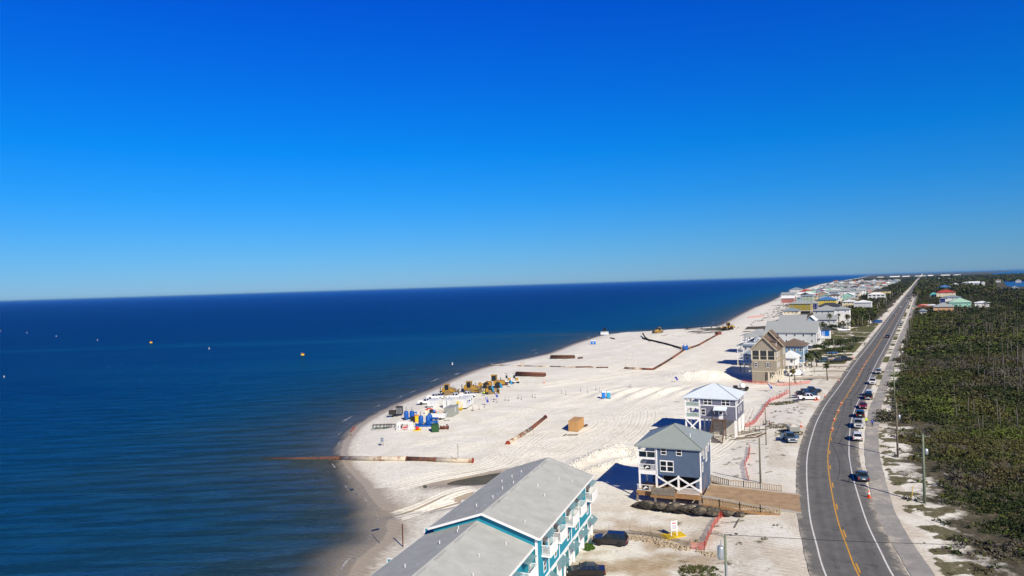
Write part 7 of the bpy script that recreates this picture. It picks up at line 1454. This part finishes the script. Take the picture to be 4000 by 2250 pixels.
t = MB().taper(0, 0, 0, .12, 3.6, 2.4, 3.0, 1.9).build('sand_mat', 'yellow', None, loc=G(2632, 2092), rz=R(14)); tag(t, 'bright yellow mat lying under the white notice board', 'mat')
# ------------------------------------------------------------------ rocks, rubble, timber
def rock_mesh(seed, n=2):
    bm = bmesh.new(); bmesh.ops.create_icosphere(bm, subdivisions=n, radius=1)
    for v in bm.verts:
        p = v.co; q = 1+.42*(float(fbm(p.x*1.3+seed*7, p.y*1.3+p.z*1.7, seed, 3))-.45)*2; v.co = Vector((round(p.x*q*3)/3*.35+p.x*q*.65, p.y*q, p.z*q*.85))
    me = bpy.data.meshes.new('rock'); bm.to_mesh(me); bm.free(); return me
RK = [rock_mesh(i+3, 3) for i in range(5)]
for r_ in RK: r_.materials.append(MATS['boulder'])
bank = [(2505, 1972), (2560, 1978), (2620, 1984), (2680, 1990), (2740, 1998), (2800, 2004), (2860, 2012), (2915, 2018)]
k = 0
for row in (0, 1):
    for i in range(9 if row == 0 else 8):
        f = (i+.5*row)/8; j = min(int(f*7), 6); g = f*7-j; u = lerp(bank[j][0], bank[j+1][0], g); v = lerp(bank[j][1], bank[j+1][1], g)-row*8
        x, y = P(u, v+5, .3+.7*row); sc_k = (random.uniform(1.2, 1.55), random.uniform(.85, 1.05), random.uniform(.75, .95)) if row == 0 else (random.uniform(1.1, 1.5), .9, random.uniform(.6, .78))
        if f > .8: sc_k = tuple(q*.72 for q in sc_k)
        o = obj('boulder', RK[k % 5], None, (x, y, .38+.74*row), R(-15)+random.gauss(0, .3), sc_k); k += 1; o.rotation_euler[0] = random.gauss(0, .3); o.rotation_euler[1] = random.gauss(0, .15)
        tag(o, 'big dark boulder in the lower row of the bank under the blue house' if row == 0 else 'big dark boulder in the upper row of the bank under the blue house', 'boulder', 'lower bank boulders' if row == 0 else 'upper bank boulders')
st_ = [rock_mesh(i+20, 1) for i in range(4)]
def rubble(name, px, n, w, s, mat):
    pts = [P(u, v) for u, v in px]; V = []; F = []; off = 0
    for i in range(n):
        f = random.random()*(len(pts)-1); j = min(int(f), len(pts)-2); g = f-j; x = lerp(pts[j][0], pts[j+1][0], g)+random.gauss(0, w*.4); y = lerp(pts[j][1], pts[j+1][1], g)+random.gauss(0, w*.4); me = random.choice(st_); q = s*random.uniform(.5, 1.3); a = random.random()*6
        z = gfast(x, y); ca, sa = math.cos(a), math.sin(a)
        co = np.array([v_.co[:] for v_ in me.vertices])*q*np.array([1.2, .9, .8]); co = np.column_stack([co[:, 0]*ca-co[:, 1]*sa+x, co[:, 0]*sa+co[:, 1]*ca+y, co[:, 2]+z+q*random.uniform(-.2, .55)]); V.append(co); F.append(np.array([list(p.vertices) for p in me.polygons])+off); off += len(co)
    struct(obj(name, npmesh(name, np.vstack(V), np.vstack(F), MATS[mat], False, 3)), 'stuff')
rubble('stone_rubble', [(2452, 2094), (2510, 2102), (2580, 2115), (2630, 2133), (2680, 2148)], 420, 1.1, .22, 'stone'); rubble('stone_rubble', [(2930, 2022), (2985, 2024), (3050, 2020)], 300, 1.2, .2, 'stone')
rubble('rubble', [(2720, 2155), (2760, 2172), (2790, 2185)], 60, .9, .16, 'stone')
MATS['sand'] = SAND
for wl in ([(2225, 1838), (2290, 1800), (2350, 1772), (2420, 1752)], [(2300, 1850), (2380, 1822), (2440, 1802), (2490, 1800)], [(2400, 1775), (2460, 1768), (2490, 1780)]): rubble('sand_clods', wl, 330, 2.4, .17, 'sand')
rubble('sand_clods', [(2650, 1478), (2720, 1470), (2800, 1475)], 200, 5, .2, 'sand')
random.seed(33)
for i, (u, v, l, a, tl) in enumerate(((2890,1700,5,10,.1),(2920,1692,6,-8,.2),(2945,1700,5,25,.05),(2960,1688,4.5,-20,.3),(2905,1716,6,5,.02),(2975,1702,4,40,.1),(2870,1690,4,-30,.2),(2935,1712,7,-4,.02))):
    g = G(u, v); o = MB().beam((-l/2, 0, .12), (l/2, 0, .16+tl*l*.5), .24, .2).build('timber_beam', random.choice(['grey_wood', 'brown_wood']), None, loc=g, rz=R(a)); tag(o, 'weathered beam in the heap of timber beside the plum house', 'timber', 'timber heap by the plum house')
t = thing('broken_stair', 'broken timber stair frame standing in the debris by the plum house', 'frame', G(2935, 1690), R(-10))
for x in (-1.6, -.4, .9, 1.8): MB().beam((x, 0, -.2), (x+.1, .1, 1.5), .12).build('post', 'grey_wood', t)
MB().beam((-1.7, 0, 1.4), (1.9, .1, 1.45), .12).build('rail', 'grey_wood', t); MB().beam((-1.7, 0, .8), (1.9, .1, .75), .12).build('rail', 'grey_wood', t)
t = thing('tangled_scrap', 'dark tangled scrap by the thin pole beside the highway', 'scrap', G(2992, 1662))
for k in range(6): MB().beam((random.gauss(0, .6), random.gauss(0, .4), .1), (random.gauss(0, .7), random.gauss(0, .4), random.uniform(.6, 1.5)), .14).build('bar', 'rust_red' if k % 2 else 'dark', t)
t = thing('concrete_mixer', 'dark mixer cart with round white drum on the sand behind the plum house', 'mixer', G(2895, 1526), R(-12)); MB().box(-2.6, 2.4, -.5, .5, .5, .8).build('chassis', 'cab_black', t); MB().lathe([(.1, .8), (.75, 1.0), (.95, 1.6), (.7, 2.3), (.2, 2.45)], .4, 0, 16).build('drum', 'white', t, True); MB().box(-2.5, -1.0, -.7, .7, .8, 1.7).build('engine', 'cab_black', t, bevel=.15); MB().box(1.4, 2.4, -.6, .6, .8, 1.3).build('rear_box', 'cab_black', t, bevel=.1)
for x in (-1.8, -.6, 1.6):
    for s in (-1, 1): wheel(t, x, s*.7, .45)
for i, (u, v, l, a) in enumerate(((2985, 1527, 4.5, -6), (2880, 2045, 4, 62), (2640, 1570, 2.5, -40), (3005, 1845, 1.5, 20))): tag(MB().beam((-l/2, 0, .06), (l/2, 0, .1), .14).build('timber_beam', 'grey_wood', None, loc=G(u, v), rz=R(a)), ('thin plank lying on the sand beside the blue fence flag', 'grey plank lying on sand behind the orange netting', 'dark plank on the graded sand ridges', 'short plank on the sand near the bare pole')[i], 'plank')
for i, (u, v) in enumerate(((1574, 2118), (1483, 2105))): tag(MB().tube([(0, 0, -1), (0, 0, 3.4)], .06 if i else .1, 6).build('beach_stake', 'rust_pipe' if i == 0 else 'steel', None, loc=G(u, v+18)), ('rusty brown stake in the wet sand by the townhouses', 'thin pale stake in the shallow water by the townhouses')[i], 'stake')
# ------------------------------------------------------------------ buoys and ship
def wbuoy(label, u, v, s=1.0):
    x, y = P(u, v, SEA); t = thing('mooring_buoy', label, 'buoy', (x, y, SEA)); t.scale = (s, s, s); MB().lathe([(.2, -.3), (.55, -.2), (.6, .35), (.45, .6), (.22, 1.0), (.18, 2.1), (.05, 2.25)], n=12).build('hull', 'white', t, True); MB().lathe([(.62, .1), (.63, .12), (.63, .28), (.62, .3)], n=12).build('band', 'orange', t)
for i, (u, v, s) in enumerate(((1767, 1425, 1.0), (817, 1364, .95), (381, 1330, 1.0), (220, 1315, 1.0), (105, 1301, 1.0), (16, 1474, .7), (3, 1294, 1.0))): wbuoy(('white spar buoy off the dozer row', 'white buoy between the two yellow floats', 'white buoy left of the first yellow float', 'white buoy, second beyond the yellow float', 'white buoy, third beyond the yellow float', 'small pale buoy in the ripples close to the frame edge', 'white buoy at the very edge of the frame')[i], u, v, s*.6)
for i, (u, v) in enumerate(((590, 1340), (1182, 1388))):
    x, y = P(u, v, SEA); t = thing('float_buoy', ('yellow float among the white buoys', 'yellow float nearer to the beach')[i], 'buoy', (x, y, SEA), .3*i); MB().lathe([(.1, -.3), (1.0, -.2), (1.15, .35), (.9, .75), (.1, .8)], n=14).build('float', 'yellow', t, True); MB().beam((-.4, 0, .7), (-.4, 0, 1.9), .12).build('mast', 'yellow', t); MB().box(.2, .8, -.3, .3, .75, 1.2).build('lantern', 'orange', t)
t = thing('distant_ship', 'tiny pale ship on the sea horizon', 'ship', (*P(3030, 1085.5, SEA), SEA)); MB().prism([(-18, 2), (18, 2), (22, 7), (-20, 7)], -5, 5, 'y').build('hull', 'rust_red', t); MB().box(-14, -4, -4, 4, 7, 18).build('deckhouse', 'white', t)
# ------------------------------------------------------------------ people
def person(label, u, v, rz, top, legs, helmet=None, stride=.25, arm=.5, z=None):
    g = G(u, v)
    if z is not None: g.z = z
    J = {'pel': (0, 0, .95), 'spine': (0, 0, 1.15), 'chest': (0, 0, 1.38), 'neck': (0, 0, 1.53), 'head': (.02, 0, 1.66), 'crown': (.01, 0, 1.76)}
    E = [('pel', 'spine'), ('spine', 'chest'), ('chest', 'neck'), ('neck', 'head'), ('head', 'crown')]; Rr = {'pel': .15, 'spine': .14, 'chest': .16, 'neck': .06, 'head': .10, 'crown': .07}
    for s, n in ((1, 'l'), (-1, 'r')):
        f = stride*s; J.update({'hip'+n: (0, .1*s, .9), 'kn'+n: (f*.5+.04, .11*s, .5), 'an'+n: (f-.05, .11*s, .09), 'toe'+n: (f+.13, .13*s, .04), 'sh'+n: (0, .19*s, 1.42), 'el'+n: (-f*.4-.02, .27*s, 1.15), 'wr'+n: (arm*.3-f*.5, .25*s, .93), 'fi'+n: (arm*.38-f*.5, .24*s, .85)})
        E += [('pel', 'hip'+n), ('hip'+n, 'kn'+n), ('kn'+n, 'an'+n), ('an'+n, 'toe'+n), ('chest', 'sh'+n), ('sh'+n, 'el'+n), ('el'+n, 'wr'+n), ('wr'+n, 'fi'+n)]; Rr.update({'hip'+n: .11, 'kn'+n: .075, 'an'+n: .05, 'toe'+n: .045, 'sh'+n: .08, 'el'+n: .052, 'wr'+n: .036, 'fi'+n: .04})
    ks = list(J); me = bpy.data.meshes.new('person'); me.from_pydata([J[k] for k in ks], [(ks.index(a), ks.index(b)) for a, b in E], []); o = bpy.data.objects.new('tmp', me); COL.objects.link(o)
    o.modifiers.new('s', 'SKIN'); ss = o.modifiers.new('u', 'SUBSURF'); ss.levels = ss.render_levels = 1
    for i, k in enumerate(ks): me.skin_vertices[0].data[i].radius = (Rr[k], Rr[k]); me.skin_vertices[0].data[i].use_root = k == 'pel'
    dg_ = bpy.context.evaluated_depsgraph_get(); m2 = bpy.data.meshes.new_from_object(o.evaluated_get(dg_)); bpy.data.objects.remove(o); m2.name = 'body'
    for mt in (legs, top, 'skin', 'dark'): m2.materials.append(MATS[mt])
    for p in m2.polygons:
        c = p.center; p.use_smooth = True; p.material_index = 3 if c.z < .1 else 0 if c.z < .98 and abs(c.y) < .22 else 2 if (c.z > 1.52 or (c.z < .96 and abs(c.y) >= .22)) else 1
    t = thing('person', label, 'person', g, R(rz)); obj('body', m2, t)
    MB().lathe([(.13, 1.69), (.125, 1.76), (.08, 1.84), (.02, 1.86)] if helmet else [(.09, 1.70), (.115, 1.74), (.08, 1.80), (.02, 1.81)], n=12).build('helmet' if helmet else 'hair', helmet or 'dark', t, True)
person('worker in yellow jacket and helmet walking by the verge cars', 3384, 1660, 245, 'hiviz', 'denim', 'yellow', .3, .5, RZ+.05); person('person in blue shirt walking on the path', 3408, 1668, 60, 'blue_cloth', 'dark', None, .35, .3, RZ+.05); person('worker in bright yellow vest standing before the dozers', 1891, 1547, 250, 'hiviz', 'denim', 'yellow', .2, .6); person('person in dark clothes at the highway edge by the driveways', 3378, 1352, 250, 'denim', 'dark', None, .2, .4)
# roadside stand with trucks and sheds far right
c = nearright(3600, 700); t = thing('roadside_stand', 'cluttered pink roofed roadside stand beside the highway', 'stand', c, -HA)
for i, (x, y, w, d, h, mt) in enumerate(((0, 0, 8, 6, 3, 'w_pink'), (9, 3, 9, 6, 3.4, 'w_coral'), (3, 12, 12, 6, 3.2, 'w_white'), (-6, -3, 4, 3, 2.6, 'w_cream'))): MB().box(x-w/2, x+w/2, y-d/2, y+d/2, 0, h).build('booth', mt, t); MB().taper(x, y, h+.01, h+1.2, w+.8, d+.8, w*.4, .5).build('booth_roof', ('r_red metal', 'r_pale metal', 'w_pink', 'r_slate')[i], t)
# boat on the lawn
t = thing('boat', 'white motor boat parked on the lawn behind the palms', 'boat', G(3295, 1296), R(175)); MB().prism([(-4, .9), (3.2, .9), (4.6, 1.9), (-4, 1.8)], -1.2, 1.2, 'y').build('hull', 'white', t, bevel=.2); MB().taper(-.6, 0, 1.8, 2.8, 2.2, 1.7, 1.4, 1.3).build('cabin', 'glass', t); MB().box(-2.5, 2.0, -.6, .6, .3, .95).build('cradle', 'steel', t)
# ================================================================== air: thin sea haze round the whole scene
hz = bpy.data.materials.new('haze'); hz.use_nodes = True; n_ = hz.node_tree; n_.nodes.remove(n_.nodes['Principled BSDF'])
pv = n_.nodes.new('ShaderNodeVolumePrincipled'); pv.inputs['Color'].default_value = (.25, .62, 1.0, 1); pv.inputs['Density'].default_value = .000022; pv.inputs['Anisotropy'].default_value = .2
n_.links.new(pv.outputs[0], n_.nodes['Material Output'].inputs['Volume'])
mb = MB().box(-130000, 130000, -400, 130000, -8, 62); o = mb.build('haze', hz); struct(o, 'stuff')
